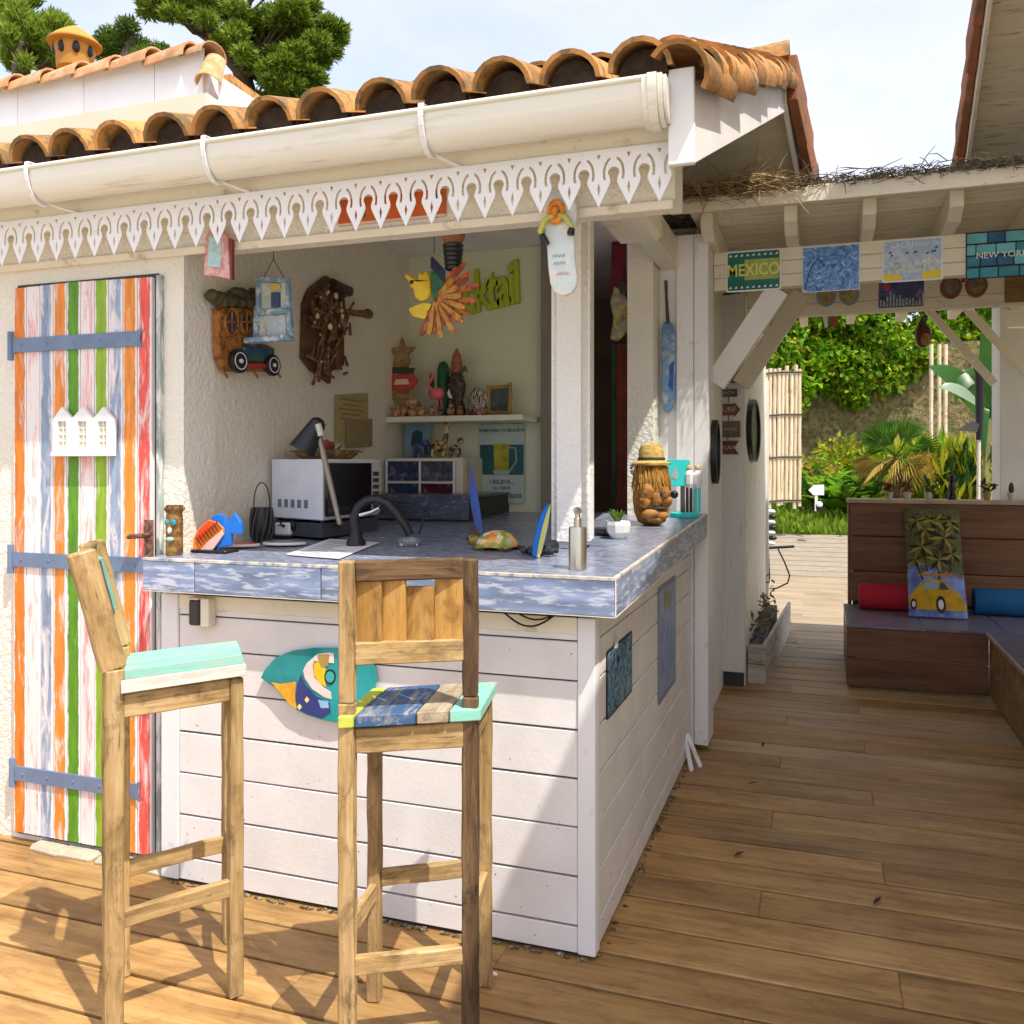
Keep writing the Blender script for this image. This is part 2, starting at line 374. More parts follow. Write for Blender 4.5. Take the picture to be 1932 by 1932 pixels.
# pale paved ramp leaving the deck, then a grass bank
pathm = pm('path_boards', (.29, .245, .19), .8, .15, 3, (.24, .20, .15), .5, 9, stretch=(1, 8, 1))
path = M(); gx = [-2.2, 9]
for i in range(9):
    y0, y1 = 12.13+i*.18, 12.13+i*.18+.165; z0, z1 = (y0-12.1)*.26, (y1-12.1)*.26
    path.hexa([(-2.2, y0, z0-.05), (9, y0, z0-.05), (9, y1, z1-.05), (-2.2, y1, z1-.05)], [(-2.2, y0, z0), (9, y0, z0), (9, y1, z1), (-2.2, y1, z1)])
tag(path.build('path', pathm), 'pale boarded ramp rising from the deck to the lawn', kind='structure')
bank = M(); prof = [(13.74, .40), (14.6, .62), (15.6, .86), (17, .95), (24, 1.0), (40, 1.2)]
for (y0, z0), (y1, z1) in zip(prof, prof[1:]): bank.add([(-8, y0, z0), (30, y0, z0), (30, y1, z1), (-8, y1, z1)], [(0, 1, 2, 3)])
bank.add([(-8, 13.74, -.2), (30, 13.74, -.2), (30, 13.74, .40), (-8, 13.74, .40)], [(0, 1, 2, 3)])
tag(bank.build('garden_bank', gm), 'grassy garden bank beyond the deck', kind='structure')
def bankz(y):
    for (y0, z0), (y1, z1) in zip(prof, prof[1:]):
        if y0 <= y <= y1: return z0+(z1-z0)*(y-y0)/(y1-y0)
    return .4
GR1 = leafmat('grass_blades', (.15, .30, .02), (.32, .42, .04), .6, tr=.4)
N = 9000; gx = rng.uniform(-2.2, 4.5, N); gy = 13.75+rng.random(N)**1.5*2.6
gp = np.stack([gx, gy, [bankz(v) for v in gy]], 1)
tag(leaves('grass', GR1, None, gp, .045, 0, 3.2, dirs=np.tile([0, 0, 1.0], (N, 1))), 'bright short grass along the edge of the path', 'grass', kind='stuff')

# ------------------------------------------------------------------ the bar hut
YW, YO = 2.62, 2.62
XL, XOP, XEND = -5.4, -2.17, -.412
hut = thing('bar_hut', 'white stuccoed bar hut with an orange tiled roof and lace trim', 'bar hut', (-2, 3.4, 0))
M().box(XL, XOP-.001, YW, YW+.17, 0, 2.44).box(XOP, XEND, YO, YO+.15, 2.23, 2.44).build('front_wall', STUCCO, hut)
M().box(XOP-.17, XOP, YW+.171, 4.449, 0, 2.60).build('side_wall', pm('stucco_shaded', (.77, .71, .59), .85, .05, 2, bmp=1.0, bscale=44, bdist=.012), hut)  # stucco darkened and yellowed to carry the interior's shade in its colour
BACKM = pm('back_wall_paint', (.68, .69, .52), .85, .05, 1.5, bmp=.3, bscale=60, bdist=.004)
M().box(XOP-.17, -1.38, 4.45, 4.60, 0, 2.60).build('back_wall', BACKM, hut)
M().box(-1.38, -1.31, 4.38, 4.62, 0, 2.60).build('grey_jamb', pm('grey_wood', (.22, .19, .15), .7, .1, 4, stretch=(4, 4, .5)), hut)
M().box(-.93, -.80, 4.40, 4.75, 0, 2.75).build('pier', STUCCO, hut)
M().box(-.80, -.62, 4.76, 6.0, 0, 2.75).build('side_wall', STUCCO2, hut)
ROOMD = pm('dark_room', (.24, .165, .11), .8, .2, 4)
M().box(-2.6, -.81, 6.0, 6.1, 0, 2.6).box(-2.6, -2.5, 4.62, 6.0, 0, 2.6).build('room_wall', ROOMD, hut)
M().box(XOP-.17, -.81, 2.78, 6.1, 2.601, 2.63).build('ceiling', WHITE2, hut)
# square post on the bar top
pb = [Vector((-.92, 3.02, 0)), Vector((-.775, 3.02, 0)), Vector((-.790, 3.17, 0)), Vector((-.92, 3.17, 0))]
M().hexa([Vector((p.x, p.y, ctz(p.y)+.001)) for p in pb], [Vector((p.x, p.y, 2.60)) for p in pb]).build('post', STUCCO2, hut, bev=.028, seg=3, smooth=50)
# column of three boards at the far end of the bar
for x0, x1, y0, y1 in ((-.80, -.712, 4.58, 4.70), (-.709, -.622, 4.55, 4.70), (-.619, -.548, 4.55, 4.78)):
    M().box(x0, x1, y0, y1, .03, 2.62).build('column_board', WHITE, hut, bev=.003)
# fascia, eave box and lintel moulding
M().box(XL, -.40, 2.49, 2.617, 2.335, 2.47).build('fascia', CREAM, hut, bev=.004)
M().box(XL, -.415, 2.60, 2.618, 2.20, 2.228).build('lintel_moulding', CREAM, hut, bev=.004)
# roof: front slope, rear slope, ridge
EY, EZ, RY = 2.37, 2.50, 4.42; TAN = .40
RZ = EZ + (RY-EY)*TAN; ang = math.atan(TAN)
def vx(y): return -.352 + (y-EY)*.075          # verge line (slightly out of square)
roof = M(); th = .03
roof.hexa([(XL, EY+.03, EZ-.05), (vx(EY)-.05, EY+.03, EZ-.05), (vx(RY)-.05, RY, RZ-.05), (XL, RY, RZ-.05)],
          [(XL, EY+.03, EZ-.02), (vx(EY)-.05, EY+.03, EZ-.02), (vx(RY)-.05, RY, RZ-.02), (XL, RY, RZ-.02)])
roof = roof.build('roof', pm('roof_boards', (.62, .56, .46), .7, .08, 3), hut)
# rear slope: boards seen from below
RB = 1.95
rb = pm('soffit_boards', (.74, .69, .58), .65, .1, 3, stretch=(.6, 6, 6), rnd=.06)
for i in range(13):
    a, b = i*.15, i*.15+.145
    y0, y1 = RY+a, RY+b; z0, z1 = RZ-.05-a*TAN, RZ-.05-b*TAN
    M().hexa([(-2.8, y0, z0), (vx(RY)+.0+(y0-RY)*.1, y0, z0), (vx(RY)+(y1-RY)*.1, y1, z1), (-2.8, y1, z1)],
             [(-2.8, y0, z0+.02), (vx(RY)+(y0-RY)*.1, y0, z0+.02), (vx(RY)+(y1-RY)*.1, y1, z1+.02), (-2.8, y1, z1+.02)]).build('soffit_board', rb, hut)
M().hexa([(-2.8, RY, RZ-.028), (vx(RY)+.01, RY, RZ-.028), (vx(RY)+.2, RY+RB, RZ-.028-RB*TAN), (-2.8, RY+RB, RZ-.028-RB*TAN)],
         [(-2.8, RY, RZ+.05), (vx(RY)+.01, RY, RZ+.05), (vx(RY)+.2, RY+RB, RZ+.05-RB*TAN), (-2.8, RY+RB, RZ+.05-RB*TAN)]).build('rear_roof', TERRA, hut)
# rear barge and its hanging verge tiles
vb = lambda y: vx(RY)+.012+(y-RY)*.1
M().hexa([(vb(RY), RY+.01, RZ-.16), (vb(RY)+.02, RY+.01, RZ-.16), (vb(RY+RB)+.02, RY+RB, RZ-.16-RB*TAN), (vb(RY+RB), RY+RB, RZ-.16-RB*TAN)],
         [(vb(RY), RY+.01, RZ+.06), (vb(RY)+.02, RY+.01, RZ+.06), (vb(RY+RB)+.02, RY+RB, RZ+.06-RB*TAN), (vb(RY+RB), RY+RB, RZ+.06-RB*TAN)]).build('barge_board', WHITE, hut)
REDT = pm('verge_tile_red', (.33, .125, .055), .85, .3, 5, (.20, .11, .06), .45, 12, bmp=.4, rnd=.18)
for i in range(8):
    ya, yb = RY+.02+i*.24, RY+.02+i*.24+.27; o = .022 + .004*(i % 2)
    za, zb = RZ-(ya-RY)*TAN, RZ-(yb-RY)*TAN
    M().hexa([(vb(ya)+o, ya, za-.12), (vb(ya)+o+.045, ya, za-.12), (vb(yb)+o+.06, yb, zb-.15), (vb(yb)+o+.012, yb, zb-.15)],
             [(vb(ya)+o, ya, za+.10), (vb(ya)+o+.045, ya, za+.10), (vb(yb)+o+.06, yb, zb+.09), (vb(yb)+o+.012, yb, zb+.09)]).build('verge_tile', REDT, hut, bev=.006)
# front barge board (white, sun-bleached) and gable end of the eave
ba, bb_ = vx(EY)+.0, vx(RY)+.0
M().hexa([(ba, EY+.06, EZ-.235), (ba+.024, EY+.06, EZ-.235), (bb_+.024, RY, RZ-.19), (bb_, RY, RZ-.19)],
         [(ba, EY+.06, EZ-.01), (ba+.024, EY+.06, EZ-.01), (bb_+.024, RY, RZ+.02), (bb_, RY, RZ+.02)]).build('barge_board', WHITE2, hut, bev=.003)
M().box(ba-.045, ba+.026, EY+.035, EY+.058, EZ-.24, EZ+.02).build('barge_end', WHITE, hut, bev=.003)
gw_ = M(); 
for y0, y1, zt0, zt1 in ((2.8, RY, EZ+(2.8-EY)*TAN-.07, RZ-.07), (RY, 6.0, RZ-.09, RZ-.09-(6.0-RY)*TAN)): gw_.hexa([(-.86, y0, 2.635), (-.82, y0, 2.635), (-.82, y1, 2.635), (-.86, y1, 2.635)], [(-.86, y0, zt0), (-.82, y0, zt0), (-.82, y1, zt1), (-.86, y1, zt1)])
gw_.build('gable_wall', STUCCO2, hut)
# a wide crossing beam from the lintel to the far column
M().box(-.78, -.60, 2.775, 3.5, 2.33, 2.47).build('wall_plate', CREAM, hut, bev=.02)
M().box(-.79, -.70, 3.5, 4.75, 2.45, 2.60).build('wall_plate', CREAM, hut, bev=.004)

# canal tiles ------------------------------------------------------------
def tile_mesh(r0, r1, Ln, th, n=9, dx=1.0):
    """half-round clay tile, wide mouth at y=0"""
    m = M(); ring = []
    for y, r in ((0, r0), (Ln, r1)):
        for rr in (r, r-th):
            ring.append([(dx*rr*math.cos(math.pi*k/n), y, rr*math.sin(math.pi*k/n)*.93) for k in range(n+1)])
    a, b, c, d = ring; vs = a+b+c+d; q = n+1; fs = []
    for k in range(n):
        fs += [(k+1, k, 2*q+k, 2*q+k+1), (q+k, q+k+1, 3*q+k+1, 3*q+k), (k, k+1, q+k+1, q+k), (2*q+k+1, 2*q+k, 3*q+k, 3*q+k+1)]
    fs += [(0, q, 3*q, 2*q), (n, 2*q+n, 3*q+n, q+n)]
    return m.add(vs, fs)
proto_c = tile_mesh(.088, .072, .44, .014).build('cover_tile', TERRA, roof, smooth=40, centre=False)
proto_h = tile_mesh(.088, .072, .44, .014, dx=.62).build('channel_tile', TERRA_IN, roof, smooth=40, centre=False)
TP = .196; X0 = -.462; rot = Matrix.Rotation(ang, 4, 'X'); first = {'c': 1, 'h': 1}
def put(proto, key, mw):
    if first[key]: o = proto; first[key] = 0
    else: o = copyto(proto, roof, Matrix())
    o.matrix_basis = WM[roof.name].inverted() @ mw; WM[o.name] = mw
ncol = 24; rows = 6; ex = (RY-EY)/math.cos(ang)/rows
for c in range(ncol):
    x = X0 - c*TP
    for r in range(rows):
        s = r*ex; jx, jz = random.uniform(-.006, .006), random.uniform(0, .006)
        yy, zz = EY + s*math.cos(ang), EZ + s*math.sin(ang)
        mw = Matrix.Translation((x+jx, yy-.012+random.uniform(-.012, .012), zz+.012+jz)) @ rot @ Matrix.Rotation(random.uniform(-.03, .03), 4, 'Z') @ Matrix.Rotation(-.03, 4, 'X')
        put(proto_c, 'c', mw)
        if c < ncol-1:
            mw = Matrix.Translation((x-TP/2, yy+.06, zz+.075)) @ rot @ Matrix.Rotation(-.02, 4, 'X') @ Matrix.Rotation(math.pi, 4, 'Y')
            put(proto_h, 'h', mw)
MORT = pm('mortar_dark', (.045, .028, .018), .95, .5, 20, bmp=.8, bscale=40)
for c in range(ncol):
    x = X0-c*TP; m = M(); m.plate([(.068*math.cos(math.pi*k/8), .068*math.sin(math.pi*k/8)) for k in range(9)], 0, .03); m.v = [(x+p[0], EY+.055-p[2], EZ+.010+p[1]*1.02) for p in m.v]; m.build('mortar_plug', MORT, roof)
# verge: overlapping tiles running up the slope, every course showing its mouth
nv = 12
for k in range(nv):
    for off, dz, tilt in ((-.012, .005, .25), (.040, -.022, .55)):
        if k == 0 and off < 0: continue
        s = k*(RY-EY)/nv + random.uniform(-.01, .01); yy = EY+s-.01; zz = EZ+s*TAN
        mw = Matrix.Translation((vx(yy)-.05+off, yy, zz+dz+.01)) @ Matrix.Rotation(-.075, 4, 'Z') @ rot @ Matrix.Rotation(-.05+random.uniform(-.05, .04), 4, 'X') @ Matrix.Rotation(tilt+random.uniform(-.12, .12), 4, 'Y') @ Matrix.Rotation(random.uniform(-.09, .09), 4, 'Z')
        put(proto_c, 'c', mw)
# ridge tiles
pr = tile_mesh(.12, .10, .46, .016).build('ridge_tile', TERRA, roof, smooth=40, centre=False)
for k in range(11):
    o = pr if k == 0 else copyto(pr, roof, Matrix())
    mw = Matrix.Translation((vx(RY)+.05-k*.42, RY, RZ+.03)) @ Matrix.Rotation(R(90), 4, 'Z') @ Matrix.Rotation(-.03, 4, 'X')
    o.matrix_basis = WM[roof.name].inverted() @ mw; WM[o.name] = mw

# gutter ------------------------------------------------------------------
gut = M(); gy, gz, gr = 2.385, 2.468, .062
prof_g = [(gy-gr*1.0, gz+.005)] + [(gy - gr*math.cos(a), gz - .012 - gr*1.45*math.sin(a)) for a in [math.pi*k/10 for k in range(11)]] + [(gy+gr, gz+.005)]
prof_i = [(gy + (p[0]-gy)*.93, p[1]+.004) for p in prof_g]
def sweep(mm, pr, xs):
    b = len(mm.v); k = len(pr)
    for x in xs: mm.v += [(x, p[0], p[1]) for p in pr]
    for i in range(len(xs)-1):
        for j in range(k-1): mm.f.append((b+i*k+j, b+(i+1)*k+j, b+(i+1)*k+j+1, b+i*k+j+1)); mm.m.append(mm.k)
    mm.f += [tuple(b+j for j in range(k)), tuple(b+(len(xs)-1)*k+j for j in range(k))[::-1]]; mm.m += [mm.k]*2
sweep(gut, prof_g+prof_i[::-1], (XL, -.425)); gut.tube([(XL, gy-gr-.001, gz+.003), (-.425, gy-gr-.001, gz+.003)], .0085, 8)
GUTM = pm('gutter_pvc', (.76, .74, .66), .35, .05, 3, (.62, .58, .46), .15, 8, spec=.5, stretch=(.35, 6, 2.5))
gut = gut.build('gutter', GUTM, hut, smooth=50)
cap = M(); big = lambda f, d=0: [(gy+(p[0]-gy)*f, gz-.02+(p[1]-gz+.02)*f) for p in prof_g]
sweep(cap, big(1.14), (-.452, -.438)); sweep(cap, big(1.2), (-.437, -.412)); sweep(cap, big(1.12), (-.411, -.398)); sweep(cap, big(1.0), (-.397, -.388))
cap.build('end_cap', GUTM, gut, smooth=50)
for u, v in ((795, 205), (385, 262), (52, 312)):
    x = PY(u, v, gy-gr).x; b = M()
    p2 = [(gy-gr-.004, gz+.022), (gy-gr-.008, gz-.02)] + [(gy - (gr+.006)*math.cos(a), gz - .014 - (gr+.006)*1.45*math.sin(a)) for a in [math.pi*k/10 for k in range(1, 7)]]
    for (a0, b0), (a1, b1) in zip(p2, p2[1:]): b.bar((x, a0, b0), (x, a1, b1), .018, .005, (0, 1, 0))
    b.bar((x, gy+.005, gz-.10), (x+.055, 2.487, 2.352), .018, .006); b.bar((x, gy-gr-.004, gz+.02), (x, gy+gr, gz+.028), .018, .005)
    b.build('gutter_bracket', WHITE, gut, bev=.002)

# lace trim: one cut metal motif repeated ---------------------------------
P_, Hh = .0872, .150
def kh(sg):
    cx = sg*P_/2; out = []
    return cx
half = P_/2
def motif():
    o = [(-half, 0), (half, 0), (half, -.044)]
    for a in (22, 50, 80, 105, 125): o.append((half-.0165*math.sin(R(a)), -.060+.0165*math.cos(R(a))))
    o += [(half-.0105, -.078), (.0335, -.088), (.0255, -.106), (.011, -.134), (0, -.157)]
    left = [(-x, y) for x, y in o[2:-1]][::-1]
    outer = [(-half, 0), (half, 0)] + o[2:] + left
    holes = [[(-.0065, -.006), (.0065, -.006), (0, -.021)], [(0, -.086), (.0048, -.104), (0, -.127), (-.0048, -.104)]]
    for sg in (1, -1):
        arc = lambda rx, ry, aa: [(sg*(half-rx*math.sin(R(a))), -.062+ry*math.cos(R(a))) for a in aa]
        holes.append(arc(.0320, .049, (18, 34, 50, 66, 82, 98, 112)) + arc(.0245, .0415, (116, 98, 82, 66, 50, 34, 20)))
    return outer, holes
outer, holes = motif()
trim = M().box(XL, -.40, 2.4755, 2.4795, 2.338, 2.350).build('lace_trim', WHITE, hut)
FR = on_front((0, 2.479, 2.342)); pmot = None
nm = int((3.6)/P_)
for k in range(nm):
    x = -.432 - k*P_; mw = FR @ T3(x, 0, 0)
    if pmot is None: pmot = M().plate(outer, 0, .003, holes).build('trim_motif', WHITE, trim, local=False, centre=False); o = pmot
    else: o = copyto(pmot, trim, Matrix())
    o.matrix_basis = WM[trim.name].inverted() @ mw; WM[o.name] = mw
# ------------------------------------------------------------------ the bar counter
XS, YS, XBL = -.633, 2.526, -2.131
counter = thing('bar_counter', 'white planked bar with a blue tiled top turning the corner', 'bar counter', (-1.3, 3.0, 0))
M().box(XBL, XS-.016, YS+.016, 4.53, .0, .99).build('core', DARK, counter)
gz_ = [.0, .09, .236, .382, .524, .668, .812, .93]
for z0, z1 in zip(gz_, gz_[1:]+[1.0]):
    jy = random.uniform(-.0015, .0008); z0 += random.uniform(-.001, .0012) if z0 else 0
    a = M().box(XBL+.02, XS-.050, YS+jy, YS+.015, z0+(.012 if z0 == 0 else .003), z1-.003).build('front_plank', WHITE2, counter, bev=.002)
    M().box(XS-.015, XS, YS+.052, 4.52, z0+(.012 if z0 == 0 else .003), z1-.003).build('side_plank', WHITE2, counter, bev=.002)
M().box(XS-.048, XS+.006, YS-.007, YS+.016, .012, 1.0).build('corner_trim', WHITE, counter, bev=.003)
M().box(XS-.014, XS+.006, YS+.017, YS+.050, .012, 1.0).build('corner_trim', WHITE, counter, bev=.003)
M().box(XBL-.055, XBL+.018, YS-.006, YS+.09, .01, 1.0).build('corner_trim', WHITE, counter, bev=.003)
M().box(XBL+.02, XS-.05, YS-.004, YS+.0, .95, 1.0).build('top_rail', CREAM, counter, bev=.002)
# top: a sheet of tiles on a board, tiled edges, pale metal nosing
XC, YC, XCL, TH = -.550, 2.446, -2.20, .108
def slab(m, x0, x1, y0, y1, dz0, dz1):
    m.hexa([(x0, y0, ctz(y0)+dz0), (x1, y0, ctz(y0)+dz0), (x1, y1, ctz(y1)+dz0), (x0, y1, ctz(y1)+dz0)],
           [(x0, y0, ctz(y0)+dz1), (x1, y0, ctz(y0)+dz1), (x1, y1, ctz(y1)+dz1), (x0, y1, ctz(y1)+dz1)]); return m
YF = 4.53
m = M(); slab(m, XCL+.006, XC-.011, YC+.011, 2.609, -TH+.006, -.011); slab(m, XOP+.006, XC-.011, 2.61, YF, -TH+.006, -.011)
m.build('top_board', GROUT, counter)
TOPT = pm('blue_top_tile', (.19, .225, .33), .24, .35, 8, (.46, .48, .55), .36, 26, bmp=.15, bscale=50, stretch=(1, 6, 1), rnd=.12)
seams_x = [XCL+.004, -1.985, -1.50, -1.02, XC-.014]; ys_ = [YC+.014, 2.70, 3.19, 3.68, 4.17, YF]
for i, (a, b) in enumerate(zip(seams_x, seams_x[1:])):
    for j, (c, d) in enumerate(zip(ys_, ys_[1:])):
        aa = a if j == 0 else max(a, XOP+.01)
        if aa > b-.03: continue
        if j == 0 and i == 0:
            slab(M(), aa+.002, b-.002, c+.002, 2.607, -.0105, 0).build('tile', TOPT, counter, bev=.0015); continue
        slab(M(), aa+.002, b-.002, c+.002, d-.002, -.0105, 0).build('tile', TOPT, counter, bev=.0015)
ex = [XCL, -1.985, -1.50, -1.02, XC]
for a, b in zip(ex, ex[1:]):
    slab(M(), a+.002, b-.002-(.002 if b == XC else 0), YC, YC+.009, -TH, -.008).build('edge_tile', BLUE_TILE, counter, bev=.0015)
ey = [YC, 2.95, 3.45, 3.95, YF]
ey = [YC+.010, 3.36, 4.0, YF]
for a, b in zip(ey, ey[1:]):
    slab(M(), XC-.010, XC-.0, a+.002, b-.002, -TH, -.008).build('edge_tile', BLUE_TILE_S, counter, bev=.0015)
m = M(); slab(m, XCL, XC+.001, YC-.001, YC+.011, -.0075, .0025); slab(m, XC-.011, XC+.001, YC+.0115, YF, -.0075, .0025)
m.build('edge_nosing', pm('nosing', (.62, .56, .47), .4, .3, 16, (.24, .28, .40), .35, 30), counter, bev=.0012)
m = M(); slab(m, XCL+.002, XC, YC+.001, YC+.011, -TH-.004, -TH-.0005); slab(m, XC-.011, XC, YC+.0115, YF, -TH-.004, -TH-.0005); slab(m, XC-.002, XC+.001, YC-.001, YC+.003, -TH, -.008)
m.build('edge_grout', pm('grout_pale', (.72, .68, .62), .7, .1, 10), counter)

m = M()
for i in range(70):
    x, z = random.uniform(XBL+.03, XS-.06), random.choice([.03, .13, .20, .27, .35, .42, .50, .56, .64, .70, .79, .88])+random.uniform(-.02, .02); r = random.uniform(.0012, .0032); m.ball((x, YS, z), r, .0012, r, 6, 4)
for i in range(45):
    y, z = random.uniform(YS+.06, 4.4), random.uniform(.03, .92); r = random.uniform(.0012, .003); m.ball((XS, y, z), .0012, r, r, 6, 4)
m.build('nail_heads', pm('nail_rust', (.20, .14, .09), .8, .5, 40), counter, kind='stuff')
m = M()
for i in range(170):
    if i % 3: x, y = random.uniform(XBL, XS), YS-random.uniform(.0, .018)
    else: x, y = XS+random.uniform(.004, .02), random.uniform(YS, 4.4)
    r = random.uniform(.003, .009); m.ball((x, y, r*.4), r*random.uniform(.8, 2.2), r, r*.6, 5, 3, .5)
tag(m.build('leaf_litter', pm('litter', (.10, .07, .045), .9, .6, 60, (.35, .28, .18), .4, 90)), 'dark crumbs and litter gathered along the foot of the bar', 'litter', kind='stuff')

# ------------------------------------------------------------------ painted door in the front wall
door = None
a0, a1 = PY(37, 540, YW).x, PY(297, 515, YW).x; dz1, dz0 = 2.135, -.0
fr = M().box(a0-.004, a1+.010, YW-.006, YW-.001, .02, dz1+.010).build('door', DARK, hut)
door = fr
cols = ['orange', 'pink', 'bluegrey', 'orange2', 'green', 'pink2', 'lime', 'bluegrey2', 'orange3', 'red']
pal = {'orange': (.72, .20, .015), 'pink': (.80, .30, .28), 'bluegrey': (.25, .33, .47), 'orange2': (.78, .25, .03), 'green': (.10, .28, .01),
       'pink2': (.78, .28, .26), 'lime': (.25, .42, .02), 'bluegrey2': (.27, .35, .50), 'orange3': (.80, .27, .03), 'red': (.80, .10, .08)}
wear = {'pink': .42, 'pink2': .44, 'bluegrey': .53, 'bluegrey2': .53, 'orange': .62, 'orange2': .58, 'orange3': .62, 'green': .72, 'lime': .66, 'red': .55}
def paintboard(name, c, w):
    m = bpy.data.materials.new(name); n, l, bs = nodes_of(m)
    v = coords(n, l, (1.5, 9, 9)); f = noise(n, l, v, 3.2, 9, .72, .6); k = maprange(n, l, f, w-.06, w+.08, 1, 0)
    cc = mixc(n, l, (.80, .74, .74), ramp(n, l, noise(n, l, v, 5, 5), [(.3, tuple(x*.72 for x in c)), (.7, tuple(min(1, x*1.2) for x in c))]), k)
    # white edges where the brush missed
    t = n.new('ShaderNodeTexCoord'); sp = n.new('ShaderNodeSeparateXYZ'); l.new(t.outputs['Object'], sp.inputs[0])
    ab = n.new('ShaderNodeMath'); ab.operation = 'ABSOLUTE'; l.new(sp.outputs['Y'], ab.inputs[0])
    ad = n.new('ShaderNodeMath'); ad.operation = 'MULTIPLY_ADD'; l.new(noise(n, l, coords(n, l, (6, 6, 6)), 3, 4), ad.inputs[0]); ad.inputs[1].default_value = .016; l.new(ab.outputs[0], ad.inputs[2])
    cc = mixc(n, l, cc, (.82, .78, .78), maprange(n, l, ad.outputs[0], .031, .035, 0, 1))
    l.new(cc, bs.inputs['Base Color']); bs.inputs['Roughness'].default_value = .55; bump(n, l, bs, f, .2, .003); return m
bw = (a1-a0)/10.0
for i, c in enumerate(cols):
    x = a0 + bw*(i+.5)
    piece('door_board', (x, YW-.018, .035), (x, YW-.018, dz1-.006*abs(i-4)/5), bw-.004, .022, paintboard('door_'+c, pal[c], wear[c]), door, up=(0, 1, 0), bev=.002)
HINGE = pm('hinge_blue', (.15, .21, .33), .45, .12, 12)
for (u0, v0, u1, v1) in ((17, 652, 265, 640), (17, 1062, 278, 1058), (20, 1458, 262, 1490)):
    p, q = PY(u0, v0, YW-.03), PY(u1, v1, YW-.03); z = (p.z+q.z)/2
    h = M(); h.box(p.x+.03, q.x-.01, YW-.038, YW-.0305, z-.027, z+.027)
    h.add([(q.x-.01, YW-.038, z-.027), (q.x+.014, YW-.038, z-.04), (q.x+.004, YW-.038, z), (q.x+.014, YW-.038, z+.04), (q.x-.01, YW-.038, z+.027)], [(0, 1, 2), (2, 3, 4), (0, 2, 4)])
    h.tube([(p.x+.012, YW-.03, z-.055), (p.x+.012, YW-.03, z+.055)], .014, 8); h.box(p.x, p.x+.034, YW-.034, YW-.02, z-.03, z+.03)
    for k in range(5): h.ball((p.x+.07+k*(q.x-p.x-.12)/4, YW-.0385, z), .006, .003, .006, 6, 4)
    h.build('strap_hinge', HINGE, door, bev=.002)
p = PY(282, 1020, YW-.03); m = M(); m.box(p.x-.018, p.x+.018, YW-.036, YW-.029, p.z-.075, p.z+.075); m.tube([(p.x, YW-.036, p.z+.02), (p.x, YW-.07, p.z+.02), (p.x-.06, YW-.07, p.z+.015)], .009, 8)
m.build('door_handle', pm('rusty_iron', (.10, .045, .03), .6, .4, 20, (.25, .12, .08), .5, 50), door)
# two trim strips beside the door: the opened leaf's edge
M().box(a1+.012, a1+.030, YW-.02, YW-.001, .05, dz1).build('door_trim', pm('grey_green', (.30, .36, .34), .6, .3, 20, (.7, .68, .66), .5, 30, stretch=(1, 1, .2)), hut)
# threshold stones
for k, (u, v) in enumerate(((70, 1608), (120, 1622), (185, 1640), (250, 1655))):
    p = PZ(u, v, .015); M().cbox((p.x, 2.575, .004), .16, .07, .03, Matrix.Rotation(.1*(k % 3-1), 4, 'Z')).build('threshold_stone', pm('pale_stone', (.42, .37, .28), .9, .2, 12, bmp=.6, bscale=30), hut, bev=.012)

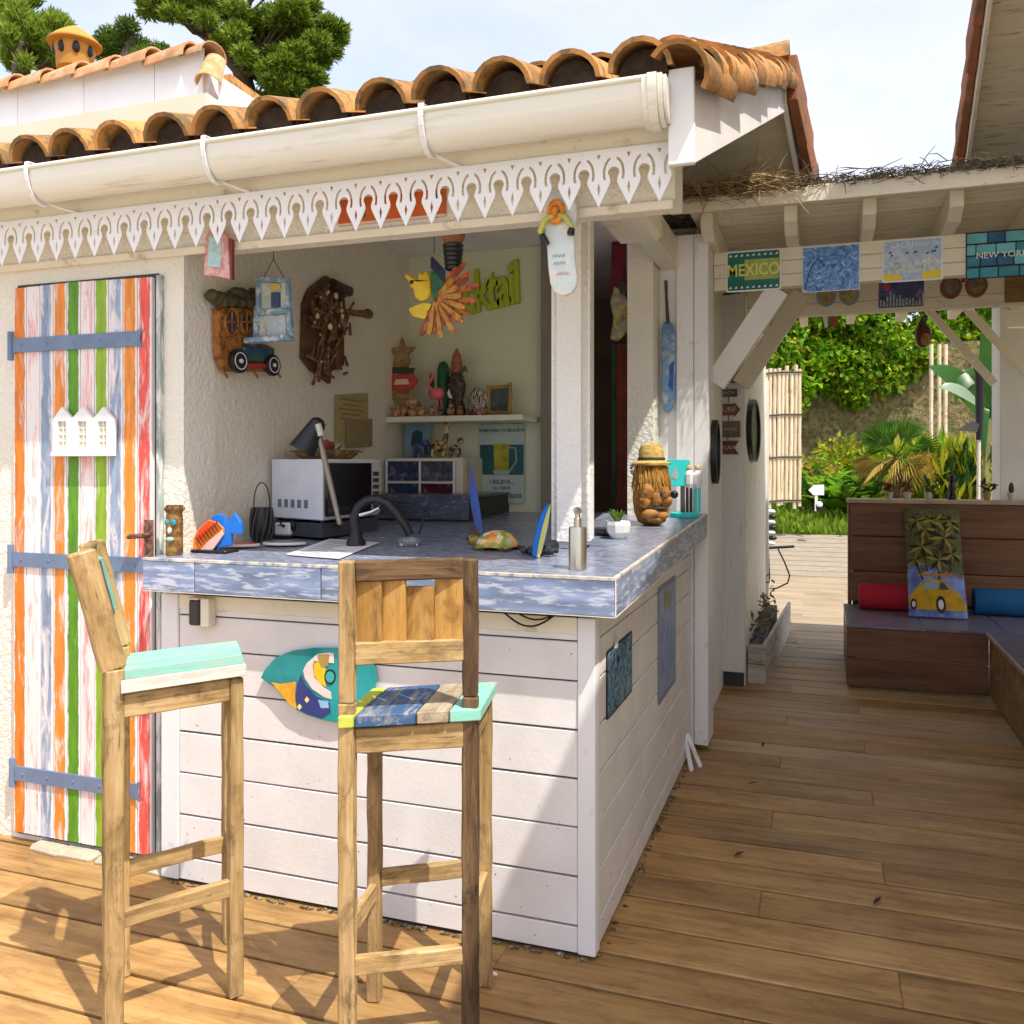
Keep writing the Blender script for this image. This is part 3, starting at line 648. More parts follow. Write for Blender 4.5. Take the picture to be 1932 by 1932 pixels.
# ------------------------------------------------------------------ two bar stools, each from its own timbers
def stool(label, F1, F2, R1, R2, sh, bh, lean, woodm, darkw, seatcols, backcols, group):
    """F1/F2 front feet, R1/R2 rear feet (on the deck); 1 is the sitter's left"""
    F1, F2, R1, R2 = [Vector((p[0], p[1], 0)) for p in (F1, F2, R1, R2)]
    c = (F1+F2+R1+R2)/4; t = thing('bar_stool', label, 'bar stool', c, group); W = .036; up = Vector((0, 0, 1))
    lat = (F2-F1).normalized(); dep = ((F1+F2)-(R1+R2)).normalized(); back = -dep*lean
    for p in (F1, F2): piece('front_leg', p, p+up*(sh-.045), W, W, woodm, t, up=dep, bev=.004, worn=.0016)
    tops = []
    for p, m_ in ((R1, woodm), (R2, darkw)):
        k = p+up*(sh+.02)
        piece('rear_leg', p, k, W+.004, W if lean < .03 else .046, m_, t, up=dep, bev=.004, worn=.0016)
        piece('back_post', k-back*.0, k+back+up*(bh-sh-.02), W+.002, W-.002 if lean < .03 else .062, m_, t, up=dep, bev=.004, worn=.0016); tops.append(k+back+up*(bh-sh-.02))
    # apron
    for a, b, n_ in ((F1, F2, 'apron'), (R1, R2, 'apron'), (F1, R1, 'apron'), (F2, R2, 'apron')):
        d = (b-a).normalized(); piece(n_, a+d*.018+up*(sh-.075), b-d*.018+up*(sh-.075), .022, .062, woodm, t, bev=.003, worn=.001)
    # stretchers
    for a, b, z in ((F1, R1, .30), (F2, R2, .30), (R1, R2, .215), (F1, F2, .33)):
        d = (b-a).normalized(); piece('stretcher', a+d*.016+up*z, b-d*.016+up*z, .022, .045, woodm, t, bev=.003, worn=.002)
    # seat boards running front to back
    n = len(seatcols); wts = [w for _, w in seatcols]; tot = sum(wts); acc = 0; e = .012; shift = .010 if lean < .03 else 0
    for m_, w in seatcols:
        s0, s1 = acc/tot, (acc+w)/tot; acc += w; mid = (s0+s1)/2
        fo, ro = dep*.028, -dep*.03 if lean < .03 else dep*.02; g_ = .0018
        ext = lambda s: (s-.5)*(1+(e*1.1+.036)/(F2-F1).length)+.5
        A, B = ext(s0), ext(s1); sh_ = lat*shift
        q4 = [R1.lerp(R2, A)+ro+sh_, R1.lerp(R2, B)+ro+sh_-lat*g_*2, F1.lerp(F2, B)+fo+sh_-lat*g_*2, F1.lerp(F2, A)+fo+sh_]
        ax = ((q4[3]-q4[0]).normalized(), up.cross((q4[3]-q4[0]).normalized()), up)
        M().hexa([p+up*(sh-.037) for p in q4], [p+up*(sh-.007+random.uniform(-.001, .001)) for p in q4]).build('seat_board', m_, t, bev=.003, rot=Matrix(ax).transposed().to_4x4())
    if lean > .03:
        ed = lat*.0295; piece('seat_edge', R2+dep*.02+ed+up*(sh-.0225), F2+dep*.028+ed+up*(sh-.0225), .006, .032, PINKW, t, bev=.0015)
    # back: top rail, slats, lower rail
    k1, k2 = R1+up*(sh+.02), R2+up*(sh+.02); d = (k2-k1).normalized()
    at = lambda f: (k1.lerp(tops[0], f), k2.lerp(tops[1], f))
    a, b = at(.93); piece('top_rail', a+d*.017, b-d*.017, .024, .052, darkw if lean < .03 else woodm, t, up=up, bev=.004, worn=.002)
    a, b = at(.34); piece('back_rail', a+d*.017, b-d*.017, .022, .055, woodm, t, up=up, bev=.003, worn=.0015)
    lo, hi = at(.40), at(.88); ns = len(backcols); acc = 0
    for m_, w, cut in backcols:
        mid = acc+w/2; acc += w; wid = (k2-k1).length*w*.90
        f = .055+mid*.89; p0 = lo[0].lerp(lo[1], f)+dep*.010; p1 = hi[0].lerp(hi[1], f)+dep*.010; p1 = p0.lerp(p1, cut)
        piece('back_slat', p0, p1, wid-.0015, .016, m_, t, up=dep, bev=.002, worn=.0008)
    return t
OAK = wood('stool_oak', (.19, .11, .042), (.40, .262, .112), (.60, .455, .25), .8, 1.2, .6, .18, stain=.7)
OAKD = wood('stool_dark', (.045, .026, .015), (.105, .06, .03), (.27, .17, .08), .8, 1.2, .6, .1, stain=.8)
SLAT = wood('stool_slat', (.22, .10, .022), (.45, .24, .06), (.58, .36, .13), .7, 1.1, .4, .14, stain=.6)
TEAL = wood('teal_board', (.14, .22, .19), (.22, .40, .34), (.46, .48, .36), .65, 1, .4, .08, paint=(.18, .47, .39), wear=.50)
NAVY = wood('navy_board', (.12, .13, .15), (.24, .25, .28), (.62, .62, .60), .65, 1, .4, .06, paint=(.045, .105, .23), wear=.54)
GREYW = wood('grey_board', (.16, .11, .06), (.33, .26, .17), (.60, .52, .40), .8, 1, .6, .08, stain=.5)
MINT = wood('mint_board', (.26, .26, .16), (.36, .42, .34), (.6, .6, .48), .65, 1, .4, .05, paint=(.24, .58, .46), wear=.56)
PINKW = wood('pale_pink_board', (.34, .26, .20), (.58, .49, .43), (.74, .68, .62), .65, 1, .4, .05, paint=(.74, .66, .62), wear=.52)
LIMEW = wood('lime_board', (.3, .3, .1), (.5, .5, .15), (.6, .6, .2), .6, 1, .3, .05, paint=(.50, .55, .08), wear=.62)
GREYS = wood('slate_board', (.05, .045, .04), (.11, .10, .095), (.2, .18, .16), .7, 1, .3, .05)
def CF(lat, fw): return (CY*lat - SY*fw, SY*lat + CY*fw)      # camera-frame lateral/forward to world plan
stool('weathered bar stool seen from behind, with navy, grey and turquoise seat boards',
      CF(-.372, 2.405), CF(-.075, 2.475), CF(-.405, 2.185), CF(-.105, 2.245), .845, 1.213, .0,
      OAK, OAKD, [(LIMEW, .12), (NAVY, .44), (GREYW, .24), (MINT, .24)],
      [(SLAT, .24, 1), (SLAT, .22, 1), (SLAT, .26, .84), (SLAT, .28, 1)], 'reclaimed wood bar stools')
stool('weathered bar stool seen side on before the striped door, mint and pink seat',
      CF(-.862, 2.70), CF(-.757, 2.425), CF(-1.112, 2.515), CF(-1.005, 2.235), .915, 1.235, .075,
      OAK, OAK, [(MINT, .36), (MINT, .30), (TEAL, .34)],
      [(TEAL, .34, 1), (GREYS, .3, 1), (SLAT, .36, 1)], 'reclaimed wood bar stools')

# a few dry leaves blown onto the deck
for i, (u, v) in enumerate(((1421, 1478), (1394, 1612), (1440, 1405), (1500, 1212), (1240, 1560), (1655, 1700))):
    p = PZ(u, v, .006); g = random.uniform(0, 3); m = M(); d0 = Vector((math.cos(g), math.sin(g), 0)); s0 = Vector((-d0.y, d0.x, 0)); L0 = .035
    m.add([p-d0*L0, p+s0*.008+Vector((0, 0, .006)), p+d0*L0+Vector((0, 0, .004)), p-s0*.008+Vector((0, 0, .005))], [(0, 1, 2, 3)])
    tag(m.build('dry_leaf', pm('dry_leaf_brown', (.06, .032, .015), .8, .4, 30)), ['dark dry leaf on the deck right of the white battens', 'dark dry leaf on the open deck near the bar corner', 'dry leaf on the deck by the column foot', 'dry leaf on the walkway beside the planter', 'dry leaf on the deck along the bar end wall', 'dry leaf on the deck in front of the bench'][i], 'leaf')
# ------------------------------------------------------------------ things on the front of the hut
def z_(off, sc): return lambda x, y: ((off[0]+x/sc)*1932/2048, (off[1]+y/sc)*1932/2048)
def flat_y(pts, y, o, conv=None):            # outline on a wall facing the terrace -> local (right, up)
    r = []
    for p in pts:
        q = PY(*(conv(*p) if conv else p), y); r.append((q.x-o.x, q.z-o.z))
    return r
def flat_x(pts, x, o, conv=None):            # outline on a wall facing +X -> local (away, up)
    r = []
    for p in pts:
        q = PX(*(conv(*p) if conv else p), x); r.append((q.y-o.y, q.z-o.z))
    return r
def blobs(m, n, box, r, rr=None):
    for k in range(n):
        c = [random.uniform(a, b) for a, b in box]; s = r*random.uniform(.6, 1.3); m.ball(c, s, s*random.uniform(.7, 1.2), s*random.uniform(.7, 1.2), 6, 4)
    return m

# plaque of three white beach huts
yp = YW-.041; o = PY(162, 858, yp); t = thing('beach_hut_plaque', 'white wooden plaque of three little beach huts hung on the striped door', 'plaque', on_front(o))
pts = flat_y([(105, 856), (105, 792), (122, 768), (141, 790), (161, 768), (181, 790), (200, 768), (220, 792), (219, 860)], yp, o)
holes = [flat_y([(a, 795), (a+16, 795), (a+16, 845), (a, 845)], yp, o) for a in (114, 152, 190)]
M().plate(pts, 0, .014, holes).build('front', WHITE, t, local=True, bev=.0015)
for h in holes:
    x0, x1 = h[0][0], h[1][0]; y1, y0 = h[0][1], h[2][1]
    m = M(); m.box(x0, x1, y0, y1, .001, .004); w = m.build('window', pm('plaque_pane', (.62, .58, .42), .6, .1, 30), t, local=True)
    g = M(); g.box((x0+x1)/2-.002, (x0+x1)/2+.002, y0, y1, .004, .008)
    for k in (1, 2, 3): g.box(x0, x1, y0+(y1-y0)*k/4-.002, y0+(y1-y0)*k/4+.002, .0045, .0075)
    g.build('glazing_bar', WHITE, w, local=False) if False else g.build('glazing_bar', WHITE, t, local=True)
m = M(); m.box(pts[0][0]-.004, pts[-1][0]+.004, -.006, .010, .0145, .022); m.build('sill', WHITE, t, local=True, bev=.002)

# painted surfboard panel on the bar front
ys = YS-.014; cv = z_((510, 1260), 9.2); o = PY(640, 1300, ys)
t = thing('surfboard_panel', 'teal and orange painted surfboard panel with a van picture, fixed on the bar front', 'wall panel', on_front(o))
ol = [(130, 870), (200, 725), (400, 500), (700, 375), (1100, 320), (1500, 318), (1800, 340), (2060, 430), (2200, 620), (2250, 900), (2200, 1180), (2060, 1450), (1800, 1640), (1500, 1690), (1250, 1640), (1000, 1560), (800, 1470), (640, 1330), (500, 1180), (400, 1050), (250, 960)]
fy = lambda pts: flat_y(pts, ys, o, cv)
M().plate(fy(ol), 0, .008).build('board', pm('teal_lacquer', (.01, .30, .32), .15, .3, 5, (.02, .16, .19), .4, 3), t, local=True, bev=.001)
def pr(pts, nm, mt, z): return M().plate(fy(pts), .0085+z, .0095+z).build(nm, mt, t, local=True)
OR_ = art('sunset_print', [(.3, (.75, .22, .02)), (.5, (.85, .45, .02)), (.7, (.62, .60, .05))], 14, 1)
pr([(330, 950), (500, 985), (780, 940), (760, 1200), (790, 1440), (700, 1380), (560, 1230), (450, 1090)], 'sunset_band', OR_, 0)
pr([(870, 800), (800, 1020), (775, 1260), (830, 1440), (980, 1530), (1250, 1615), (1420, 1500), (1400, 1330), (1150, 1200), (960, 1000)], 'van_body', paint('van_navy', (.035, .05, .21), .2), .0003)
pr([(915, 730), (980, 600), (1180, 430), (1400, 400), (1480, 420), (1480, 600), (1120, 560), (1090, 640), (1120, 860), (1300, 1050), (1420, 1120), (1440, 1260), (1300, 1220), (1080, 1070), (950, 880)], 'van_nose', paint('van_pink', (.82, .68, .66), .2), .0006)
pr([(1110, 600), (1230, 560), (1330, 700), (1310, 900), (1340, 1040), (1210, 960), (1120, 820)], 'windscreen', paint('van_yellow', (.85, .55, .02), .2), .0009)
pr([(1180, 440), (1400, 440), (1380, 640), (1260, 690), (1200, 560)], 'driver', paint('van_tan', (.45, .30, .08), .3), .0012)
pr(ell(1410, 850, 80, 105, 14), 'headlamp', paint('van_teal', (.05, .42, .42), .2), .0012)
pr(ell(1410, 850, 105, 140, 14), 'lamp_ring', BLACK, .0010)
pr([(1190, 1270), (1370, 1300), (1390, 1420), (1240, 1420)], 'bumper_light', paint('van_light', (.30, .50, .75), .2), .0006)
for cx, cy in ((985, 1270), (850, 1400)): pr([(cx-45, cy), (cx, cy-60), (cx+45, cy), (cx, cy+60)], 'flower', paint('van_flower', (.85, .72, .30), .3), .0006)

# power socket with a hood under the bar edge
o = PY(386, 1152, YS-.002); t = thing('power_socket', 'dark grey outdoor socket under the left end of the bar top', 'socket', on_front(o))
M().box(-.033, .010, -.045, .042, .012, .045).build('socket', DARK, t, local=True, bev=.006)
M().box(.012, .048, -.05, .048, 0, .04).box(-.036, .0115, .043, .050, 0, .05).build('hood', CREAM, t, local=True, bev=.004)
# looped cable
cb = M(); P1 = PY(945, 1150, 2.49); P2 = PY(1052, 1156, 2.49)
cb.tube([P1.lerp(P2, k/12)+Vector((0, 0, -.045*math.sin(math.pi*k/12))) for k in range(13)], .0032, 6)
P3 = PY(965, 1150, 2.48); cb.tube([P3.lerp(P2, k/12)+Vector((0, .006, -.026*math.sin(math.pi*k/12))) for k in range(13)], .003, 6)
tag(cb.build('cable', BLACK, smooth=50), 'black cable hanging in loops under the bar top', 'cable')

# two posters on the bar's end wall
def poster(label, TL, TR, BR, BL, mt, edge, w):
    q = [PX(u, v, XS+.004) for u, v in (TL, TR, BR, BL)]; y0 = (q[0].y+q[3].y)/2; y1 = (q[1].y+q[2].y)/2; z1 = (q[0].z+q[1].z)/2; z0 = (q[2].z+q[3].z)/2
    t = thing('poster', label, 'poster', on_side((XS+.001, (y0+y1)/2, (z0+z1)/2)), 'metal posters on the end of the bar'); a, b = (y1-y0)/2, (z1-z0)/2
    M().plate(rrect(-a, -b, a, b, .012), 0, .003).build('plate', edge, t, local=True)
    M().plate(rrect(-a+w, -b+w, a-w, b-w, .01), .0032, .004).build('picture', mt, t, local=True); return t, a, b
t, a, b = poster('dark jungle poster with blue figures on the bar end, nearer the corner', (1145.8, 1229.6), (1192.8, 1189), (1192.8, 1302.8), (1144.8, 1362.3),
       art('jungle_print', [(.34, (.004, .006, .005)), (.41, (.02, .09, .03)), (.46, (.03, .14, .40)), (.52, (.20, .42, .66)), (.56, (.02, .07, .02)), (.61, (.55, .62, .52)), (.66, (.10, .16, .05))], 17, 2.5), BLACK, .008)
m = M(); m.plate([(-.1, .10), (-.06, .16), (-.07, .11), (-.02, .15), (-.05, .09)], .0042, .0048); m.build('bird_print', WHITE, t, local=True)
t, a, b = poster('tall pale blue poster on the bar end, beside the white column', (1242.3, 1110), (1275, 1084), (1275, 1286.5), (1242.3, 1330),
       art('sea_print', [(.3, (.10, .17, .40)), (.45, (.20, .30, .55)), (.55, (.33, .42, .62)), (.68, (.16, .24, .46)), (.8, (.55, .58, .62))], 9, 2, stretch=(1, .5, 1)), paint('poster_edge', (.22, .24, .34)), .02)
M().plate(ell(0, b*.68, a*.45, b*.14, 12), .0042, .0048).build('pineapple_print', art('pineapple', [(.4, (.30, .33, .12)), (.6, (.10, .16, .08))], 40, 0), t, local=True)

# ------------------------------------------------------------------ things standing on the bar top
def at_bar(u, v):
    p = PC(u, v)
    if p.x < XOP+.10 and p.y > 2.63: p = PX(u, v, XOP+.10); p.z = ctz(p.y)
    return p, (p-Vector((0, 0, EYE))).dot(Vector((-SY, CY, 0)))/FOC
BROWN = pm('carved_brown', (.16, .075, .025), .55, .3, 20, (.34, .20, .05), .4, 40, bmp=.3)
p, k = at_bar(329, 1047); h = 94*k; t = thing('tiki_mug', 'small brown tiki mug with turquoise eyes at the left end of the bar', 'mug', p); r = 16*k
M().lathe([(r*.92, 0), (r, h*.05), (r*.97, h*.4), (r, h*.7), (r*.9, h*.84), (r*1.0, h*.88), (r, h), (r*.8, h), (r*.78, h*.9)], 14).build('body', BROWN, t, local=True, smooth=40)
fd = Matrix.Rotation(R(10), 4, 'Z')
def face(m, x, z, rx, rz, dep=.006): m.ball(fd @ Vector((x, -r*1.0+abs(x)*.25, z)), rx, dep, rz, 8, 5); return m
m = face(M(), -r*.42, h*.66, r*.36, h*.07); face(m, r*.42, h*.66, r*.36, h*.07); m.build('eye', paint('glaze_teal', (.03, .28, .33), .15), t, local=True, smooth=60)
face(M(), 0, h*.5, r*.25, h*.07, .01).build('nose', paint('glaze_cream', (.75, .68, .50), .2), t, local=True, smooth=60)
face(M(), 0, h*.33, r*.6, h*.045, .007).build('mouth', paint('glaze_mint', (.30, .62, .55), .2), t, local=True, smooth=60)
m = M()
for k2 in range(9): a = R(k2*40); m.ball((r*math.cos(a), r*math.sin(a), h*.93), r*.22, r*.22, h*.05, 6, 4)
m.build('crown', BROWN, t, local=True)

yf = 2.645; cv = z_((280, 880), 4.83); o = Vector(PC(395, 1030)); o.y = yf; o = PY(412, 1020, yf); o.z = ctz(yf)
t = thing('wooden_fish', 'orange and blue painted wooden fish ornament on a black stand', 'fish ornament', on_front(o)); o2 = PY(412, 1008, yf)
fz = lambda pts: flat_y(pts, yf, o2, cv)
def fpl(pts, a, b, nm, mt): return M().plate(fz(pts), a, b).build(nm, mt, t, local=True, bev=.0015)
BLU = paint('bright_blue', (.005, .16, .62), .3)
fpl([(690, 580), (760, 540), (820, 555), (850, 640), (905, 540), (930, 535), (985, 620), (990, 730), (890, 730), (890, 840), (780, 870), (760, 955), (690, 965), (760, 850), (830, 700)], -.006, .008, 'fin', BLU)
fpl([(525, 930), (540, 780), (590, 680), (680, 595), (770, 620), (830, 680), (830, 740), (740, 870), (660, 950), (570, 955)], -.012, .014, 'body', paint('fish_orange', (.85, .22, .02), .35, .25))
fpl([(560, 940), (690, 800), (825, 690), (835, 740), (745, 870), (660, 950)], .0145, .018, 'belly', paint('fish_pink', (.85, .52, .45), .35))
fpl([(560, 760), (600, 690), (690, 605), (770, 625), (700, 690), (600, 800)], .0145, .0175, 'back_patch', paint('fish_red', (.85, .08, .02), .35))
m = M()
for i in range(8):
    x, y = 575+i*27, 770-i*22; m.plate(fz([(x, y), (x+9, y-10), (x+50, y+66), (x+42, y+70)]), .018, .020)
m.build('stripe', paint('fish_stripe', (.20, .03, .01), .4), t, local=True)
M().box(-.09, .06, -.002, .010, -.04, .04).box(-.01, .005, .010, .05, -.008, .008).build('stand', BLACK, t, local=True, bev=.003)

p, k = at_bar(494, 1012); h = 66*k; r = 21*k; t = thing('lantern', 'black woven lantern with a wire handle on the bar', 'lantern', p)
m = M(); m.lathe([(r*.7, 0), (r*.95, h*.25), (r, h*.55), (r*.9, h*.85), (r*.82, h)], 12)
m.build('body', BLACK, t, local=True, smooth=30); m = M()
for i in range(12):
    a = R(i*30); m.tube([(r*f*1.03*math.cos(a+g), r*f*1.03*math.sin(a+g), h*z) for f, z, g in ((.72, .02, 0), (.97, .25, .2), (1.02, .55, .4), (.92, .85, .6), (.84, .98, .7))], .004, 5)
m.build('weave', DARK, t, local=True); m = M()
m.tube([(r*.86*math.cos(a), 0, h*.95+h*.75*math.sin(a)**.8) for a in [math.pi*i/12 for i in range(13)]], .0025, 6); m.build('handle', BLACK, t, local=True, smooth=60)

p, k = at_bar(537, 1016); t = thing('napkin_holder', 'small black and white cow shaped holder on the bar', 'ornament', p); s = k
m = M(); m.box(-18*s, 16*s, -8*s, 8*s, 6*s, 30*s); m.build('white_body', WHITE, t, local=True, bev=.006)
m = M(); m.box(-24*s, 20*s, -10*s, 10*s, 0, 6*s); m.ball((-20*s, 0, 28*s), 7*s, 7*s, 9*s); m.ball((19*s, 0, 24*s), 6*s, 6*s, 10*s); m.tube([(12*s, 0, 30*s), (22*s, 0, 38*s), (26*s, 0, 34*s)], .004, 6); blobs(m, 6, ((-18*s, 16*s), (-9*s, -8*s), (24*s, 32*s)), 3*s)
m.build('black_parts', BLACK, t, local=True)

def board_dish(label, u, v, L_, W_, rot, m1, m2):
    p, k = at_bar(u, v); t = thing('serving_board', label, 'serving board', Matrix.Translation(p) @ Matrix.Rotation(rot, 4, 'Z')); L_ *= k; W_ *= k
    o = [(L_/2*math.cos(a), W_/2*math.sin(a)*(1-.25*math.cos(a))) for a in [2*math.pi*i/24 for i in range(24)]]
    M().plate(o, .006, .016).build('board', m1, t, local=True, bev=.003); M().plate([(x*.9, y*.85) for x, y in o], .0165, .0175).build('inlay', m2, t, local=True)
    M().box(-L_*.3, L_*.3, -.01, .01, 0, .006).build('foot', BLACK, t, local=True)
board_dish('pink surfboard shaped serving board lying in front of the wooden fish', 440, 1030, 104, 60, .25, paint('board_pink', (.80, .62, .58), .3), paint('board_red', (.62, .10, .10), .25))
board_dish('grey oval serving board edged in white beside the lantern', 537, 1030, 84, 56, .15, paint('board_white', (.78, .74, .66), .3), paint('board_grey', (.20, .20, .20), .3))
q = [PC(u, v)+Vector((0, 0, .004)) for u, v in ((540, 1049), (640, 1057), (716, 1026), (622, 1019))]
m = M(); m.hexa([a for a in q], [a+Vector((0, 0, .002)) for a in q]); sh = m.build('price_sheet', paint('paper', (.78, .76, .80), .6), None); tag(sh, 'white printed sheet lying on the bar top', 'paper')
m = M(); e1 = q[1]-q[0]; e2 = q[3]-q[0]; up = Vector((0, 0, .0026))
for i in range(9):
    a = q[0]+e2*(.1+.09*i)+e1*.12+up; b = a+e1*random.uniform(.35, .7); w = e2*.018; m.add([a-w, b-w, b+w, a+w], [(0, 1, 2, 3)])
m.build('print_line', paint('ink_grey', (.35, .35, .40), .6), sh)

# microwave oven on a dark slab in the back corner
Cq, Rq, Lq = PD(608, 0, 3.45), PD(715, 0, 3.88), PD(512, 0, 3.66); Bq = Lq+Rq-Cq
for q_ in (Cq, Rq, Lq, Bq): q_.z = 0
t = thing('microwave_oven', 'white microwave oven with a black door in the corner of the bar', 'microwave', (Cq.x, Cq.y, ctz(Cq.y)))
ring = lambda z, f=1: [Vector((q.x, q.y, z)) for q in [((Cq+Bq)/2)+(q-(Cq+Bq)/2)*f for q in (Cq, Rq, Bq, Lq)]]
zb, zt = 1.232, 1.472
M().hexa(ring(1.165), ring(zb-.012, .98)).build('slab', pm('slate', (.05, .055, .07), .5, .2, 8), t)
MWW = paint('enamel_white', (.70, .74, .82), .25)
M().hexa(ring(zb), ring(zt)).build('body', MWW, t, bev=.004)
fr = frame(Cq, (Rq-Cq).to_2d().to_3d(), Vector(((Rq-Cq).y, -(Rq-Cq).x, 0))); fr.translation = (Cq.x, Cq.y, zb); Wm = (Rq-Cq).to_2d().length; Hm = zt-zb
fx = thing('x', None, None, fr); 
def loc(m, nm, mt, bev=0): 
    m.v = [tuple(fr @ Vector(v)) for v in m.v]; return m.build(nm, mt, t, bev=bev)
bpy.data.objects.remove(fx)
dr = loc(M().box(.012, Wm*.80, .015, Hm-.015, .001, .016), 'door', pm('dark_glass', (.008, .008, .012), .08, .1, 3, spec=.8), .003)
loc(M().box(Wm*.815, Wm*.985, .012, Hm-.012, .001, .010), 'control_panel', paint('panel_grey', (.55, .56, .60), .3), .002)
m = M()
for i in range(6):
    for j in range(2): m.box(Wm*(.84+.06*j), Wm*(.885+.06*j), .03+i*.028, .048+i*.028, .010, .014)
loc(m, 'button', DARK)
m = M(); lf = frame(Lq, (Cq-Lq), Vector(((Cq-Lq).y, -(Cq-Lq).x, 0))); lf.translation = (Lq.x, Lq.y, zb); WL = (Cq-Lq).length
for i in range(5): m.box(WL*(.14+.13*i), WL*(.21+.13*i), .045, .078, .0005, .002); m.box(WL*(.155+.13*i), WL*(.195+.13*i), .052, .058, .002, .003)
m.v = [tuple(lf @ Vector(v)) for v in m.v]; m.build('vent', paint('vent_grey', (.16, .18, .24), .5), t)
m = M()
for q in ring(zb-.006, .85): m.lathe([(.012, -.008), (.012, .006)], 8, q)
m.build('foot', BLACK, t)
# tray of bits on top of the microwave
c = (Cq+Bq)/2; t = thing('wicker_tray', 'brown wicker tray of odds and ends on top of the microwave', 'tray', (c.x, c.y, zt))
M().lathe([(.10, 0), (.13, .02), (.14, .04), (.125, .04), (.10, .015)], 16).build('tray', BROWN, t, local=True, smooth=40)
blobs(M(), 14, ((-.09, .06), (-.09, .05), (.025, .06)), .022).build('contents', pm('red_brown_bits', (.22, .045, .02), .5, .4, 30), t, local=True)
m = M()
for i in range(12): a = random.uniform(0, 6.3); m.tube([(.02, .02, .03), (.22*math.cos(a)*.7, .22*math.sin(a)*.7, random.uniform(.03, .07))], .004, 5)
m.build('twig', pm('twig', (.24, .14, .06), .8, .3, 20), t, local=True)

# desk lamp
b = PC(648, 1003); t = thing('desk_lamp', 'grey jointed lamp with a black head leaning in front of the microwave', 'lamp', b); tt = 3.32
M().lathe([(.05, 0), (.05, .012), (.02, .02), (.012, .03)], 14).build('base', BLACK, t, local=True, smooth=40)
pa, pb_ = PD(640, 985, tt), PD(598, 806, tt)
M().tube([b+Vector((0, 0, .025)), pa, pb_], [.011, .011, .012], 8).build('arm', pm('grey_tube', (.26, .23, .20), .4, .1, 6, metal=.6), t, smooth=60)
hd = (PD(565, 858, tt)-PD(602, 795, tt)); mt_ = hd.to_track_quat('Z', 'Y').to_matrix().to_4x4()
M().lathe([(.012, -.012), (.028, 0), (.034, .03), (.045, .09), (.052, .125), (.048, .125), (.03, .06)], 14, PD(602, 795, tt), mt_).build('head', BLACK, t, smooth=40)
M().tube([PD(600, 800, tt-.03), PD(606, 822, tt-.03)], .012, 8).build('joint', paint('joint_grey', (.5, .48, .44), .4), t)

# black arched tap with its hose
b = PC(672, 1004); t = thing('tap', 'black arched tap with a thin looped hose behind the bar top', 'tap', b); tt = 3.28; b2 = PD(672, 1004, tt); b = b2
P_a = [PD(u, v, tt) for u, v in ((672, 1002), (669, 978), (676, 957), (692, 944), (712, 941), (732, 950), (750, 970), (766, 993), (774, 1010))]
M().tube(P_a, [.024, .021, .019, .018, .018, .018, .018, .017, .017], 10).build('spout', BLACK, t, smooth=60)
bz = Vector((b.x, b.y, ctz(b.y))); M().lathe([(.036, 0), (.036, .02), (.026, .035), (.024, .06)], 12, bz).build('collar', BLACK, t, smooth=40)
M().tube([PD(u, v, tt+.05) for u, v in ((728, 944), (752, 948), (778, 950), (796, 962), (798, 984), (790, 1008))], .004, 6).build('hose', BLACK, t, smooth=60)
M().tube([PD(678, 972, tt-.02), PD(700, 966, tt-.02), PD(716, 958, tt-.03)], [.008, .007, .006], 8).build('lever', pm('chrome', (.6, .6, .62), .15, .03, 3, metal=1), t, smooth=60)

p, k = at_bar(772, 1030); t = tag(M().lathe([(.01, .001), (.036, .002), (.042, .03), (.036, .03), (.03, .012), (.004, .010)], 10, p).build('glass_ashtray', pm('clear_glass', (.9, .93, .95), .05, .02, 3, trans=.9, spec=.6), smooth=30), 'clear cut glass ashtray on the bar top', 'ashtray')

# turtle ornament
p, k = at_bar(932, 1036); t = thing('turtle_ornament', 'red and gold mosaic turtle ornament on the bar top', 'turtle ornament', p)
SH = art('turtle_shell', [(0, (.62, .08, .02)), (.25, (.80, .55, .15)), (.45, (.85, .25, .04)), (.6, (.80, .75, .60)), (.8, (.30, .35, .05))], 46, 0, kind='voro', rough=.2)
m = M(); m.lathe([(40*k, 6*k), (41*k, 10*k), (37*k, 20*k), (27*k, 29*k), (12*k, 35*k), (2*k, 36*k)], 14, (6*k, 0, 0)); m.build('shell', SH, t, local=True, smooth=50)
GD = pm('gold_scales', (.32, .22, .04), .4, .4, 40, (.05, .04, .02), .4, 50)
m = M(); m.ball((-40*k, -6*k, 17*k), 13*k, 10*k, 10*k); m.build('head', GD, t, local=True, smooth=60)
for a, b_ in ((-22, -26), (30, -26), (-22, 24), (34, 24)):
    m = M(); m.ball((a*k, b_*k, 5*k), 16*k, 8*k, 5*k, 8, 5); m.build('flipper', GD, t, local=True, smooth=60)
m = M(); m.ball((48*k, 6*k, 5*k), 12*k, 5*k, 4*k, 8, 5); m.build('tail', DARK, t, local=True)
m = M(); m.ball((-48*k, -13*k, 20*k), 3*k, 3*k, 3*k, 6, 4); m.build('eye', BLACK, t, local=True)

